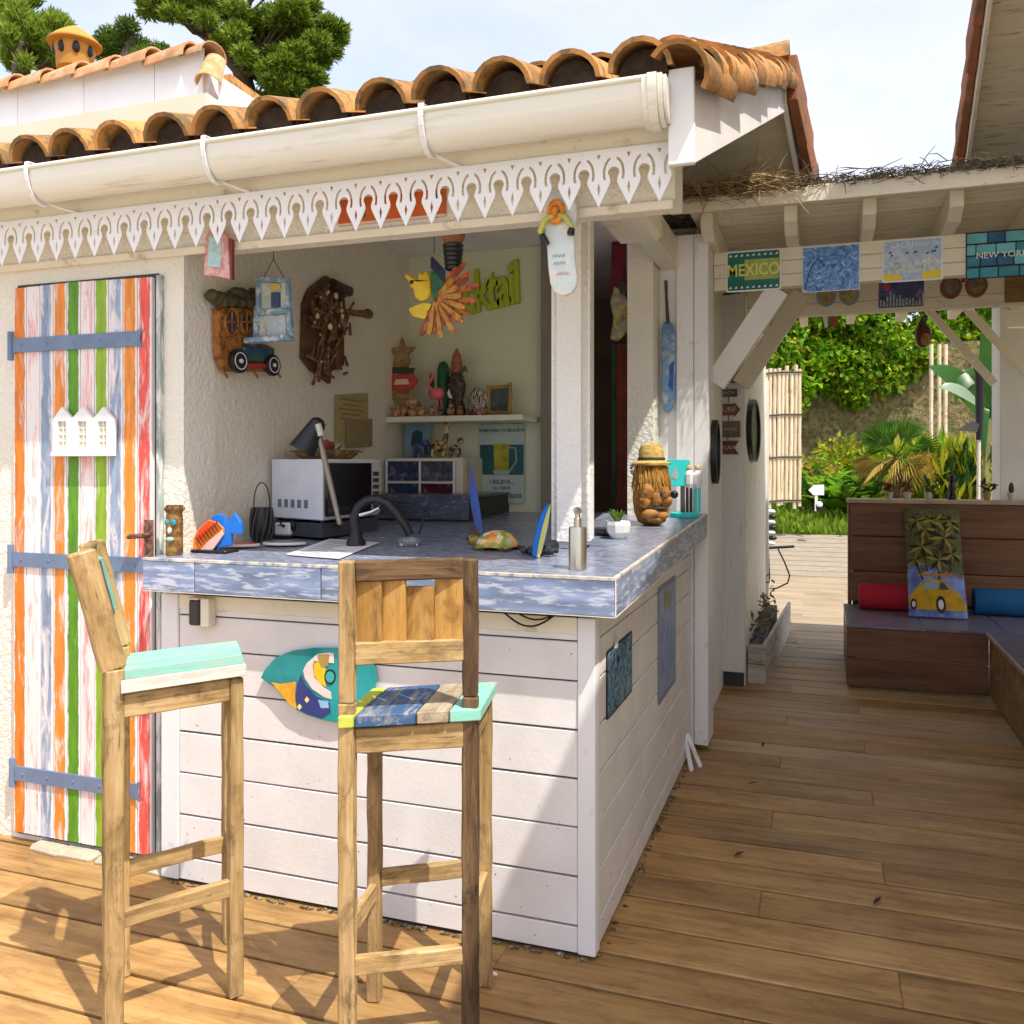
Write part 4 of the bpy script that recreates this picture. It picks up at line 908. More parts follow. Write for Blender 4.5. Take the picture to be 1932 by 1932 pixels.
# leaning little surfboards
def minib(label, u0, v0, u1, v1, tt, w, m1, m2):
    a, b = PD(u0, v0, tt+.08), PD(u1, v1, tt); b.z = ctz(b.y)+.002; yy = (a-b).normalized(); zz = Vector((SY+.25, -CY, 0)); zz = (zz-yy*zz.dot(yy)).normalized(); xx = yy.cross(zz)
    fm_ = Matrix((xx, yy, zz)).transposed().to_4x4(); fm_.translation = b; t = thing('toy_surfboard', label, 'toy surfboard', fm_, 'toy surfboards leaning behind the bar')
    # frame: x across, y up the board
    Ln = (a-b).length
    o = [(w*math.sin(math.pi*min(1, .12+f*.88))**.6*s, Ln*f) for s, fs in ((1, [i/10 for i in range(11)]), (-1, [i/10 for i in range(10, -1, -1)])) for f in fs]
    M().plate(o, -.006, .006).build('board', m1, t, local=True, bev=.002); M().plate([(x*.45+w*.35, y) for x, y in o], .0065, .008).build('stripe', m2, t, local=True)
minib('slim brown and blue toy surfboard leaning against the back of the bar', 882, 866, 906, 1012, 3.55, .017, pm('toy_brown', (.13, .07, .025), .4, .4, 6, (.03, .10, .45), .5, 5), paint('deep_blue', (.03, .10, .42), .3))
minib('bright blue toy surfboard with a yellow edge leaning on the square post', 1034, 950, 1010, 1046, 2.93, .019, BLU, paint('pale_yellow', (.62, .58, .16), .3))
p = PC(1014, 1049); tag(blobs(M(), 16, ((p.x-.05, p.x+.06), (p.y-.02, p.y+.05), (p.z+.008, p.z+.02)), .013).build('pebbles', pm('dark_pebble', (.03, .03, .035), .5, .5, 30)), 'little heap of dark pebbles at the foot of the post', 'pebbles')

# soap dispenser
p, k = at_bar(1090, 1074); r = 17*k; t = thing('soap_dispenser', 'brushed steel soap dispenser near the corner of the bar top', 'soap dispenser', p)
M().lathe([(r, 0), (r*1.02, .004), (r, .01), (r, 77*k), (r*.94, 80*k), (r*.4, 82*k)], 20).build('body', STEEL, t, local=True, smooth=40)
m = M().lathe([(r*.42, 80*k), (r*.42, 96*k), (r*.3, 97*k), (r*.3, 106*k), (r*.42, 107*k), (r*.42, 114*k), (r*.2, 117*k)], 12); m.tube([(0, 0, 111*k), (r*.3, -r*.9, 112*k), (r*.35, -r*1.5, 107*k)], .005, 8)
m.build('pump', STEEL, t, local=True, smooth=40)

# succulent in a white faceted bowl, dark dish behind it
p, k = at_bar(1166, 1016); t = thing('potted_succulent', 'green succulent in a white faceted bowl on the end of the bar', 'potted plant', p); r = 24*k
M().lathe([(r*.5, 0), (r*.9, 12*k), (r, 26*k), (r*.95, 33*k), (r*.8, 30*k), (r*.3, 28*k)], 8).build('bowl', paint('glazed_white', (.80, .79, .76), .3), t, local=True)
m = M()
for i in range(26):
    a = random.uniform(0, 6.28); e = random.uniform(.5, 1); m.tube([(0, 0, 28*k), (r*.35*math.cos(a)*e, r*.35*math.sin(a)*e, 40*k), (r*.9*math.cos(a)*e, r*.9*math.sin(a)*e, (48+8*random.random())*k)], [.004, .006, .001], 5)
m.build('leaf', leafmat('succulent', (.08, .20, .02), (.22, .34, .05)), t, local=True)
p, k = at_bar(1140, 1012); tag(M().lathe([(.03, 0), (.055, .012), (.06, .03), (.052, .03), (.02, .01)], 14, p+Vector((0, .05, 0))).build('dark_dish', pm('dark_glaze', (.06, .06, .065), .3, .3, 9), smooth=40), 'small dark dish behind the succulent bowl', 'dish')

# coconut head with straw hat
p, k = at_bar(1229, 990); t = thing('coconut_figure', 'carved coconut head wearing a straw hat at the end of the bar', 'coconut figure', p)
HUSK = pm('husk', (.38, .18, .03), .9, .35, 14, (.16, .07, .015), .45, 26, bmp=.9, bscale=26, bdist=.012, stretch=(1, 1, .35))
CAR = pm('carved_face', (.42, .20, .045), .7, .3, 10, (.20, .08, .02), .4, 18, bmp=.7, bscale=24, bdist=.01)
M().lathe([(14*k, 0), (26*k, 6*k), (33*k, 25*k), (36*k, 50*k), (34*k, 75*k), (33*k, 95*k), (28*k, 112*k), (16*k, 120*k)], 16).build('body', HUSK, t, local=True, smooth=60)
fw = Vector((SY, -CY, 0))*1; sd = Vector((CY, SY, 0))
def on_face(m, a, z, rx, rz, dp): m.ball(fw*(33*k)+sd*(a*k)+Vector((0, 0, z*k)), rx*k, dp*k, rz*k, 8, 5); return m
m = on_face(M(), -14, 62, 14, 17, 12); on_face(m, 18, 60, 13, 13, 12); on_face(m, -18, 46, 12, 13, 9); on_face(m, 6, 50, 11, 15, 12); on_face(m, 22, 46, 12, 12, 9); m.build('brow', CAR, t, local=True, smooth=60)
m = on_face(M(), -6, 22, 20, 10, 10); on_face(m, 10, 20, 18, 9, 10); on_face(m, 0, 12, 16, 7, 9); m.build('jaw', CAR, t, local=True, smooth=60)
m = on_face(M(), 4, 33, 22, 3.5, 9); on_face(m, 16, 60, 5, 6, 14); m.build('mouth', DARK, t, local=True)
m = M()
for i in range(120):
    a = random.uniform(0, 6.28); m.tube([(31*k*math.cos(a), 31*k*math.sin(a), random.uniform(96, 112)*k), (37*k*math.cos(a+.1), 37*k*math.sin(a+.1), random.uniform(62, 80)*k)], .0022, 4)
m.build('hair', pm('straw_hair', (.45, .24, .05), .9, .4, 30, rnd=.1), t, local=True)
STRAW = pm('straw', (.58, .40, .12), .85, .3, 30, (.36, .22, .06), .4, 40, bmp=.8, bscale=60, stretch=(1, 1, 4))
M().lathe([(36*k, 112*k), (37*k, 116*k), (24*k, 122*k), (24*k, 140*k), (19*k, 150*k), (4*k, 154*k)], 18).build('hat', STRAW, t, local=True, smooth=30)
M().lathe([(25*k, 118*k), (26*k, 120*k), (26*k, 126*k), (25*k, 127*k)], 18).build('hat_band', DARK, t, local=True)
m = M(); blobs(m, 10, ((-40*k, -24*k), (-12*k, 8*k), (96*k, 118*k)), 4*k); m.build('flower', pm('black_white_flower', (.35, .33, .30), .6, .8, 60), t, local=True)

# turquoise sign with two small figures
p, k = at_bar(1292, 975); t = thing('beach_figurine', 'turquoise signboard figurine with little beach figures beside the coconut head', 'figurine', p)
TQ = paint('turquoise', (.03, .62, .62), .3)
M().lathe([(28*k, 0), (28*k, 7*k), (26*k, 9*k), (4*k, 9*k)], 18).build('base', TQ, t, local=True, smooth=40)
fg = Matrix((sd, Vector((0, 0, 1)), fw)).transposed().to_4x4(); WM_t = WM[t.name]
def fig(m, nm, mt, bev=0): m.v = [tuple(fg @ Vector(v)) for v in m.v]; return m.build(nm, mt, t, local=True, bev=bev)
fig(M().plate(rrect(-36*k, 58*k, 10*k, 108*k, 5*k), -.006, .006), 'signboard', TQ, .002)
fig(M().plate([(-26*k, 74*k), (-18*k, 96*k), (-12*k, 78*k), (-16*k, 70*k)], .0065, .008), 'dolphin_print', paint('dolphin_grey', (.35, .42, .45), .4))
fig(M().box(-8*k, 0, 8*k, 60*k, -.005, .005), 'post', DARK)
fig(M().ball((-20*k, 42*k, 0), 8*k, 8*k, 8*k), 'ball', BLACK)
for cx, c1, c2 in ((8, WHITE, BLACK), (24, WHITE, TQ)):
    m = M(); m.ball((cx*k, 92*k, 0), 6*k, 7*k, 6*k, 8, 6); fig(m, 'head', paint('skin_tone', (.62, .40, .24), .5))
    m = M(); m.lathe([(5*k, 0), (8*k, 8*k), (9*k, 26*k), (5*k, 34*k)], 8, (0, 0, 0), Matrix.Rotation(R(-90), 4, 'X')); m.v = [(x+cx*k, y+54*k, z) for x, y, z in m.v]; fig(m, 'torso', c1)
    m = M(); m.box((cx-6)*k, (cx-1)*k, 9*k, 56*k, -.006, .006); m.box((cx+1)*k, (cx+6)*k, 9*k, 56*k, -.006, .006); fig(m, 'legs', c2, .002)

# ------------------------------------------------------------------ hanging from the lintel
def string(m, a, b, r=.0016): m.tube([a, b], r, 5); return m
yl = 2.60; o = PY(411, 470, 2.585); t = thing('pink_plaque', 'pink hanging plaque with a pale blue panel at the top of the corner', 'plaque', on_front(o))
fl = lambda pts: flat_y(pts, 2.585, o)
PK = pm('pink_stain', (.60, .26, .26), .6, .3, 14, (.72, .45, .42), .5, 26)
M().plate(fl([(388, 520), (391, 448), (406, 420), (413, 424), (433, 448), (438, 528), (412, 522)]), 0, .012).build('frame', PK, t, local=True, bev=.003)
M().plate(fl([(399, 448), (422, 450), (421, 506), (397, 504)]), .0122, .014).build('panel', pm('pale_aqua', (.42, .62, .64), .5, .2, 40), t, local=True)
M().plate(fl([(436, 450), (441, 452), (441, 528), (437, 528)]), -.004, .010).build('side_strip', paint('dark_red', (.20, .04, .04), .6), t, local=True)
string(M(), (-.0, 0, 0), (0, 0, 0)) if False else None
m = M(); a = fl([(409, 422)])[0]; m.tube([(a[0], a[1], .006), (a[0]+.012, a[1]+.085, .004)], .002, 5); m.build('string', DARK, t, local=True)

yb = 2.95; o = PY(519, 590, yb); t = thing('beach_shadow_box', 'blue framed beach shadow box hanging on a string in front of the wicker bus', 'shadow box', on_front(o))
fl = lambda pts: flat_y(pts, yb, o)
BF = pm('driftblue', (.20, .32, .44), .6, .2, 16, (.55, .62, .66), .4, 30)
M().plate(fl([(487, 526), (548, 528), (550, 585), (553, 640), (482, 645), (484, 592)]), -.004, .002).build('backing', pm('sea_grey', (.45, .50, .52), .6, .3, 20, (.62, .60, .5), .5, 30), t, local=True)
for q in ([(486, 524), (550, 526), (550, 534), (486, 534)], [(484, 586), (552, 582), (553, 592), (484, 596)], [(484, 594), (492, 594), (490, 640), (482, 640)], [(546, 590), (553, 590), (556, 640), (548, 640)], [(487, 530), (494, 530), (494, 588), (488, 588)], [(543, 530), (550, 530), (551, 586), (545, 586)]):
    M().plate(fl(q), 0, .02).build('frame_bar', BF, t, local=True, bev=.002)
M().plate(fl([(472, 650), (472, 640), (556, 634), (558, 644)]), 0, .045).build('ledge', BF, t, local=True, bev=.003)
M().plate(fl(ell(521, 542, 11, 7, 12)), .002, .012).build('shell', paint('shell_gold', (.62, .48, .10), .5), t, local=True)
M().plate(fl([(514, 552), (530, 552), (530, 580), (514, 580)]), .002, .010).build('beach_hut', paint('hut_navy', (.05, .09, .20), .5), t, local=True)
M().plate(fl([(505, 598), (540, 596), (542, 634), (508, 636)]), .002, .008).build('picture', art('boat_print', [(.35, (.62, .66, .72)), (.5, (.45, .52, .62)), (.65, (.55, .60, .35))], 22, 1), t, local=True)
blobs(M(), 10, ((-.06, .06), (-.105, -.095), (.02, .04)), .008).build('shells', paint('shell_white', (.75, .70, .62), .5), t, local=True)
m = M(); A = fl([(519, 490)])[0]; Bq_ = fl([(519, 440)])[0]
for s in ((499, 527), (540, 528)): q = fl([s])[0]; m.tube([(q[0], q[1], .01), (A[0], A[1], .01)], .0018, 5)
m.tube([(A[0], A[1], .01), (Bq_[0], Bq_[1]+.06, .01)], .0018, 5); m.build('string', DARK, t, local=True)

# rooster of curled petals
yr = 2.98; cv = z_((740, 420), 4.83); o = PY(830, 575, yr); t = thing('rooster_mobile', 'yellow and orange rooster mobile hanging in front of the green wall letters', 'mobile', on_front(o))
fl = lambda pts: flat_y(pts, yr, o, cv)
YE = paint('rooster_yellow', (.72, .50, .02), .4, .2); 
M().plate(fl([(480, 590), (520, 620), (560, 590), (590, 680), (590, 800), (560, 860), (500, 890), (440, 840), (430, 770), (400, 740), (380, 690), (340, 640), (360, 610), (430, 660), (470, 680)]), -.012, .012).build('body', YE, t, local=True, bev=.005)
M().plate(fl([(380, 960), (440, 930), (520, 900), (600, 910), (610, 950), (560, 980), (560, 1060), (500, 1050), (420, 1030)]), -.010, .010).build('breast', YE, t, local=True, bev=.004)
M().plate(fl([(590, 590), (680, 620), (720, 680), (740, 860), (620, 880), (600, 760)]), -.008, .008).build('wing', pm('rooster_green', (.02, .12, .05), .4, .4, 30), t, local=True, bev=.003)
cx, cy = fl([(640, 850)])[0]
OG = [pm('petal_orange', (.52, .12, .015), .4, .3, 20, (.22, .04, .02), .4, 40), pm('petal_rust', (.27, .05, .02), .4, .3, 20, (.50, .20, .03), .3, 40), pm('petal_gold', (.50, .26, .03), .4, .3, 20, (.36, .08, .02), .4, 40)]
for i in range(26):
    a = R(52 - i*6.6); Ln = (.115 + .035*math.sin(i*2.3))*(1 if i > 6 else 1.12); w = .011
    dx, dy = math.cos(a), math.sin(a); m = M()
    q = [(cx+dx*f*Ln-dy*s*w*g, cy+dy*f*Ln+dx*s*w*g, (i % 3)*.006) for f, g, s in ((.12, .4, 1), (.6, .8, 1), (.92, 1, 1), (1.05, .5, 1), (1.05, .5, -1), (.92, 1, -1), (.6, .8, -1), (.12, .4, -1))]
    m.plate([(p[0], p[1]) for p in q], (i % 3)*.006-.004, (i % 3)*.006+.004); m.build('petal', OG[i % 3], t, local=True, bev=.001)
m = M()
for i in range(7): a = fl([(600+i*22, 500+i*22)])[0]; m.box(a[0]-.006, a[0]+.004, a[1]-.025, a[1]+.018, -.006+.003*i, .003*i)
m.build('comb', pm('rooster_navy', (.02, .025, .07), .4, .4, 30), t, local=True)
m = M(); a, b = fl([(620, 420)])[0], fl([(615, 150)])[0]; m.tube([(a[0], a[1], 0), (b[0], b[1]+.05, 0)], .0015, 5); m.build('string', DARK, t, local=True)
m = M(); a = fl([(415, 705)])[0]; m.ball((a[0], a[1], .012), .008, .008, .006, 8, 5); m.build('eye', BLACK, t, local=True)

# pendant: clay cone over a black ribbed socket
yq = 3.0; c = PY(855, 446, yq); t = thing('clay_pendant', 'clay cone pendant with a black ribbed lower half hanging by the rooster', 'pendant', (c.x, c.y, c.z)); s = 1/FOC*3.0
M().lathe([(26*s, .07), (27*s, .02), (22*s, -8*s), (16*s, -16*s)], 16).build('cone', pm('clay', (.30, .13, .07), .8, .15, 8), t, local=True, smooth=40)
pr_ = [(20*s, -17*s)]
for i in range(6): pr_ += [(22*s-i*.9*s, -18*s-i*9*s), (20*s-i*.9*s, -24*s-i*9*s)]
M().lathe(pr_+[(6*s, -72*s)], 16).build('socket', BLACK, t, local=True, smooth=30)
M().tube([(0, 0, .07), (0, 0, .3)], .004, 6).build('cord', DARK, t, local=True)

# orange painted board behind the lace
o = PY(750, 385, YO-.001); t = thing('orange_board', 'orange painted board with green palms behind the lace trim', 'wall board', on_front(o))
fl = lambda pts: flat_y(pts, YO-.001, o)
M().plate(fl([(640, 372), (842, 345), (842, 404), (640, 424)]), 0, .008).build('board', paint('board_orange', (.62, .125, .02), .6, .15), t, local=True)
for u in (690, 722, 775, 826):
    m = M(); a = fl([(u, 370)])[0]; b = fl([(u, 412)])[0]; m.plate([(a[0]-.004, b[1]), (a[0]+.004, b[1]), (a[0]+.002, a[1]), (a[0]-.002, a[1])], .0085, .0095)
    for g in range(6): q = R(g*60+20); m.plate([(a[0], a[1]-.003), (a[0]+.03*math.cos(q), a[1]+.022*math.sin(q)), (a[0], a[1]+.004)], .0085, .0095+.0001*g)
    m.build('palm_print', paint('palm_green', (.05, .20, .06), .5), t, local=True)
M().plate(fl([(640, 428), (842, 409), (842, 404.5), (640, 424.5)]), 0, .012).build('edge_strip', paint('board_pink_edge', (.72, .55, .46), .6), t, local=True)

# flip-flop on the lintel
yo = 2.575; cv = z_((1050, 370), 4.83); o = PY(1063, 470, yo); t = thing('flip_flop_sign', 'pale blue wooden flip-flop with an orange flower hanging in front of the square post', 'wall sign', on_front(o))
fl = lambda pts: flat_y(pts, yo, o, cv)
M().plate(fl([(190, 250), (220, 140), (290, 75), (380, 65), (460, 110), (510, 200), (510, 320), (485, 480), (490, 700), (515, 900), (505, 990), (460, 1050), (380, 1080), (300, 1050), (255, 960), (235, 800), (225, 620), (200, 420)]), 0, .014).build('sole', pm('pale_blue_wash', (.60, .68, .68), .6, .08, 10, (.74, .72, .66), .4, 18), t, local=True, bev=.003)
m = M(); 
for pp in ([(320, 300), (230, 360), (175, 470), (215, 560)], [(330, 300), (420, 340), (475, 420), (470, 500)]):
    q = fl(pp); m.tube([(a, b, z) for (a, b), z in zip(q, (.02, .035, .03, .016))], [.008, .009, .009, .007], 8)
m.build('strap', paint('strap_lime', (.50, .48, .10), .5), t, local=True, smooth=60)
m = M()
for pp in ([(190, 500), (215, 560), (240, 600)], [(478, 440), (468, 480), (465, 510)]): q = fl(pp); m.tube([(a, b, .03) for a, b in q], [.009, .012, .010], 8)
m.build('strap_end', BLACK, t, local=True, smooth=60)
a = fl([(320, 280)])[0]; m = M()
for i in range(14): g = R(i*360/14); m.ball((a[0]+.02*math.cos(g), a[1]+.028*math.sin(g), .026), .010, .012, .006, 6, 4)
m.ball((a[0], a[1], .034), .012, .014, .008); m.build('flower', pm('marigold', (.66, .22, .02), .6, .4, 60), t, local=True)
for zx, zy, mt in ((335, 700, paint('aqua_ink', (.30, .48, .52), .6)), (345, 770, paint('aqua_ink', (.30, .48, .52), .6)), (375, 870, paint('coral_ink', (.62, .42, .36), .6))):
    q = fl([(zx-60, zy)])[0]; q2 = fl([(zx+60, zy)])[0]; M().tube([(q[0]+(q2[0]-q[0])*k/14, q[1]+.006*math.sin(k*1.9+zy), .0145) for k in range(15)], .0016, 4).build('script', mt, t, local=True)

# ------------------------------------------------------------------ on the left wall inside
xw = XOP+.004; cv = z_((370, 420), 4.83)
def wallthing(name, label, cat, u, v, x=xw): o = PX(u, v, x); return o, thing(name, label, cat, on_side(o))
o, t = wallthing('wicker_bus', 'wicker and painted wood toy bus hung on the left wall', 'wall ornament', 465, 630)
fl = lambda pts: flat_x(pts, xw+.04, o, cv)
WK = pm('wicker_orange', (.36, .14, .025), .6, .35, 30, (.14, .05, .015), .4, 50, bmp=.8, bscale=70, bdist=.01)
M().plate(fl([(330, 960), (380, 920), (690, 930), (720, 1000), (720, 1260), (880, 1320), (900, 1480), (860, 1560), (400, 1560), (340, 1440)]), 0, .032).build('body', WK, t, local=True, bev=.012)
m = M(); 
for i in range(16): a = fl([(290+i*28+random.uniform(-8, 8), 840+random.uniform(-40, 60))])[0]; m.ball((a[0], a[1], .03), random.uniform(.02, .035), random.uniform(.018, .03), .03, 7, 5)
m.build('roof_load', pm('dark_bundle', (.06, .05, .025), .7, .6, 20, (.10, .07, .03), .5, 40), t, local=True)
for cx, cy, rx, ry in ((455, 1080, 62, 130), (600, 1080, 55, 115)):
    r_ = M(); r_.tube([(a, b, .036) for a, b in fl(ell(cx, cy, rx, ry, 16))]+[(fl(ell(cx, cy, rx, ry, 16))[0][0], fl(ell(cx, cy, rx, ry, 16))[0][1], .036)], .007, 6)
    w = M().plate(fl(ell(cx, cy, rx*.8, ry*.8, 14)), .033, .036).build('window', pm('bus_glass', (.03, .04, .06), .2, .3, 10), t, local=True)
    r_.build('window_ring', WK, t, local=True, smooth=60)
    q = fl([(cx, cy-ry*.8), (cx, cy+ry*.8), (cx-rx*.8, cy), (cx+rx*.8, cy)]); M().tube([(q[0][0], q[0][1], .039), (q[1][0], q[1][1], .039)], .004, 5).build('window_bar', WK, t, local=True); M().tube([(q[2][0], q[2][1], .040), (q[3][0], q[3][1], .040)], .004, 5).build('window_bar', WK, t, local=True)
M().plate(fl([(560, 1310), (860, 1330), (860, 1470), (580, 1470)]), .033, .045).build('bonnet', pm('bonnet_blue', (.02, .06, .18), .3, .5, 14, (.03, .12, .05), .4, 20), t, local=True, bev=.006)
M().plate(fl([(560, 1480), (800, 1480), (800, 1530), (560, 1530)]), .033, .05).build('bumper', paint('bumper_red', (.35, .03, .02), .4), t, local=True, bev=.004)
for cx, cy, rx, ry in ((505, 1460, 82, 118), (830, 1500, 66, 105)):
    c = fl([(cx, cy)])[0]; e = fl([(cx+rx, cy)])[0]; g = fl([(cx, cy-ry)])[0]; ra, rb_ = e[0]-c[0], g[1]-c[1]
    w = M(); w.plate(ell(c[0], c[1], ra, rb_, 18), .036, .056); w = w.build('wheel', BLACK, t, local=True, bev=.006)
    M().plate(ell(c[0], c[1], ra*.72, rb_*.72, 16), .0565, .058, [ell(c[0], c[1], ra*.64, rb_*.64, 16)]).plate(ell(c[0], c[1], ra*.2, rb_*.18, 10), .0565, .061).build('hub', WHITE, t, local=True)
for x in (380, 670, 890): a, b = fl([(x, 1540), (x+35, 1620)]); M().tube([(a[0], a[1], .03), (b[0], b[1], .04)], .005, 6).build('dangler', WK, t, local=True)

o, t = wallthing('driftwood_panel', 'brown driftwood panel covered with sticks and shells on the left wall', 'wall ornament', 625, 620)
fl = lambda pts: flat_x(pts, xw+.03, o, cv)
DW = pm('driftwood', (.13, .065, .03), .8, .4, 14, (.30, .18, .09), .4, 30, bmp=.5)
M().plate(fl([(1175, 900), (1230, 760), (1390, 630), (1560, 740), (1600, 820), (1520, 900), (1560, 1250), (1560, 1500), (1440, 1560), (1430, 1680), (1240, 1540), (1160, 1430)]), 0, .02).build('board', wood('drift_board', (.05, .022, .012), (.11, .05, .022), (.20, .10, .05), .8), t, local=True, bev=.004)
for i in range(70):
    a = fl([(random.uniform(1210, 1560), random.uniform(800, 1600))])[0]; g = random.uniform(-.5, .5)+(1.5 if i % 3 else 0); Ln = random.uniform(.04, .11)
    m = M(); m.tube([(a[0]-Ln*math.cos(g)/2, a[1]-Ln*math.sin(g)/2, random.uniform(.025, .05)), (a[0]+Ln*math.cos(g)/2, a[1]+Ln*math.sin(g)/2, random.uniform(.025, .06))], [.008, .006], 6); m.build('stick', DW, t, local=True)
for i in range(12):
    a = fl([(random.uniform(1200, 1500), random.uniform(780, 1600))])[0]; m = M(); r_ = random.uniform(.005, .014); m.ball((a[0], a[1], .055), r_, r_*1.2, r_*.7, 7, 5); m.build('shell', pm('shell_mix', (.62, .48, .30), .5, .4, 12, rnd=.35), t, local=True)
m = M(); q = fl([(1530, 980), (1600, 1000), (1680, 1010)]); m.tube([(q[0][0], q[0][1], .03), (q[1][0], q[1][1], .06), (q[2][0], q[2][1], .08)], [.012, .016, .02], 8); m.ball((q[2][0], q[2][1], .08), .03, .026, .025); m.build('knot', DW, t, local=True, smooth=60)
m = M(); q = fl([(1420, 720), (1560, 790)]); m.tube([(q[0][0], q[0][1], .03), (q[1][0], q[1][1], .045)], [.03, .026], 8); m.build('shell_fan', paint('dark_purple_shell', (.05, .03, .03), .4), t, local=True, smooth=60)
# paper notices near the corner
for lab, q4, mt in (('large tan notice pinned on the left wall near the corner', [(632, 745), (694, 742), (694, 832), (632, 836)], pm('kraft', (.42, .33, .15), .8, .1, 8, (.30, .22, .10), .4, 60, stretch=(.4, 6, 1))),
                   ('small brown notice overlapping the larger tan one', [(652, 792), (702, 790), (702, 842), (652, 846)], pm('kraft_dark', (.30, .22, .11), .8, .1, 8, (.20, .14, .07), .4, 60, stretch=(.4, 6, 1)))):
    x2 = xw+(.003 if lab.startswith('large') else .009); o = PX(665, 790, x2); n_ = thing('paper_notice', lab, 'notice', on_side(o), 'paper notices by the corner')
    M().plate(flat_x(q4, x2, o), 0, .002).build('sheet', mt, n_, local=True)
    m = M()
    if lab.startswith('small'): continue
    for i in range(5):
        a, b = flat_x([(q4[0][0]+8+i % 2*6, q4[0][1]+12+i*9), (q4[1][0]-8-i % 2*6, q4[1][1]+12+i*9)], x2, o); m.box(a[0], b[0], (a[1]+b[1])/2-.004, (a[1]+b[1])/2+.004, .0022, .003)
    m.build('print_line', paint('sepia_ink', (.24, .17, .08), .8), n_, local=True)

# ------------------------------------------------------------------ back wall: letters, shelf, ornaments, sign
yb = 4.447
GRN = paint('letter_green', (.42, .50, .03), .45)
o = PY(905, 553, yb-.01); t = thing('wall_letters', 'green wooden script letters on the back wall, half hidden by the rooster', 'lettering', on_front(o))
fm = WM[t.name] @ Matrix.Rotation(R(9), 4, 'Z') @ Matrix.Diagonal((.78, 1.28, 1, 1))
text('lettering', 'cocktail', .245, GRN, t, fm @ T3(-.03, 0, .004), .012, bold=.006, shear=.18, space=.86)
m = M(); a, b = PY(800, 600, yb-.01)-o, PY(988, 570, yb-.01)-o
SHD = paint('shelf_white', (.74, .72, .58), .5)
s0, s1 = PY(706, 775, 4.15), PY(984, 770, 4.15); zs = 1.70
t = thing('wall_shelf', 'cream painted wooden shelf across the back wall', 'shelf', ((s0.x+s1.x)/2, 4.2, zs)); sx0, sx1 = max(s0.x, XOP+.003), s1.x
M().box(sx0, sx1, 4.16, 4.446, zs-.03, zs).build('board', SHD, t, bev=.004)
def on_shelf(u, y=4.27): p = PY(u, 770, y); return Vector((max(p.x, XOP+.06), y, zs)), (p-Vector((0, 0, EYE))).dot(Vector((-SY, CY, 0)))/FOC
# stacked sign figure
p, k = on_shelf(757); t = thing('sign_post_ornament', 'stacked tiki sign ornament with a star on top and red lips', 'shelf ornament', p)
SAND = pm('sand_tan', (.36, .22, .09), .8, .3, 20, (.22, .12, .05), .4, 40)
fgb = Matrix(((1, 0, 0), (0, 0, -1), (0, 1, 0))).to_4x4()
def sf(m, nm, mt, bev=.002): m.v = [tuple(fgb @ Vector(v)) for v in m.v]; return m.build(nm, mt, t, local=True, bev=bev)
sf(M().box(-9*k, 9*k, 0, 130*k, -.01, .01), 'post', SAND)
sf(M().plate([(r_*k*math.cos(R(90+i*36)), 122*k+r_*k*math.sin(R(90+i*36))) for i in range(10) for r_ in ((30, 13)[i % 2],)], .011, .026), 'star', SAND)
sf(M().plate([(-30*k, 84*k), (-22*k, 96*k), (26*k, 92*k), (22*k, 82*k)], .011, .02), 'plank', paint('dark_plank', (.06, .05, .03), .7))
sf(M().plate([(-32*k, 66*k), (-20*k, 82*k), (0, 80*k), (22*k, 82*k), (33*k, 68*k), (20*k, 52*k), (0, 50*k), (-24*k, 50*k)], .011, .024), 'lips', paint('lip_red', (.48, .06, .04), .4))
sf(M().plate([(-16*k, 62*k), (16*k, 62*k), (12*k, 72*k), (-12*k, 72*k)], .0245, .027), 'teeth', paint('teeth', (.78, .55, .42), .4), 0)
sf(M().plate([(-32*k, 34*k), (-28*k, 46*k), (26*k, 44*k), (26*k, 34*k)], .011, .02), 'plank', SAND)
blobs(M(), 24, ((-30*k, 30*k), (-.04, .02), (4*k, 26*k)), 7*k).build('shells', pm('shell_mix2', (.50, .33, .16), .5, .7, 30), t, local=True)
# flamingo in front of a cactus
p, k = on_shelf(830); t = thing('flamingo_ornament', 'pink flamingo before a dark green cactus on the shelf', 'shelf ornament', p)
CG = pm('cactus_green', (.015, .09, .045), .5, .3, 20)
m = M(); m.lathe([(9*k, 0), (12*k, 20*k), (12*k, 90*k), (8*k, 102*k), (2*k, 106*k)], 10, (4*k, .02, 0)); m.tube([(6*k, .02, 35*k), (24*k, .02, 44*k), (24*k, .02, 78*k)], [7*k, 7*k, 6*k], 8); m.tube([(2*k, .02, 40*k), (-20*k, .02, 52*k), (-20*k, .02, 82*k)], [6*k, 6*k, 5*k], 8); m.build('cactus', CG, t, local=True, smooth=60)
FP = paint('flamingo_pink', (.72, .16, .17), .4)
m = M(); m.ball((-4*k, -.02, 44*k), 17*k, 9*k, 12*k); m.build('body', FP, t, local=True, smooth=60)
m = M(); m.tube([(-14*k, -.02, 50*k), (-22*k, -.02, 62*k), (-14*k, -.02, 70*k), (-10*k, -.02, 80*k), (-18*k, -.02, 84*k)], [4*k, 3.4*k, 3.2*k, 3.4*k, 3*k], 8); m.build('neck', FP, t, local=True, smooth=60)
m = M(); m.tube([(-2*k, -.02, 34*k), (0, -.02, 0)], 1.6*k, 6); m.tube([(4*k, -.02, 34*k), (8*k, -.02, 18*k), (2*k, -.02, 12*k)], 1.5*k, 6); m.build('legs', FP, t, local=True)
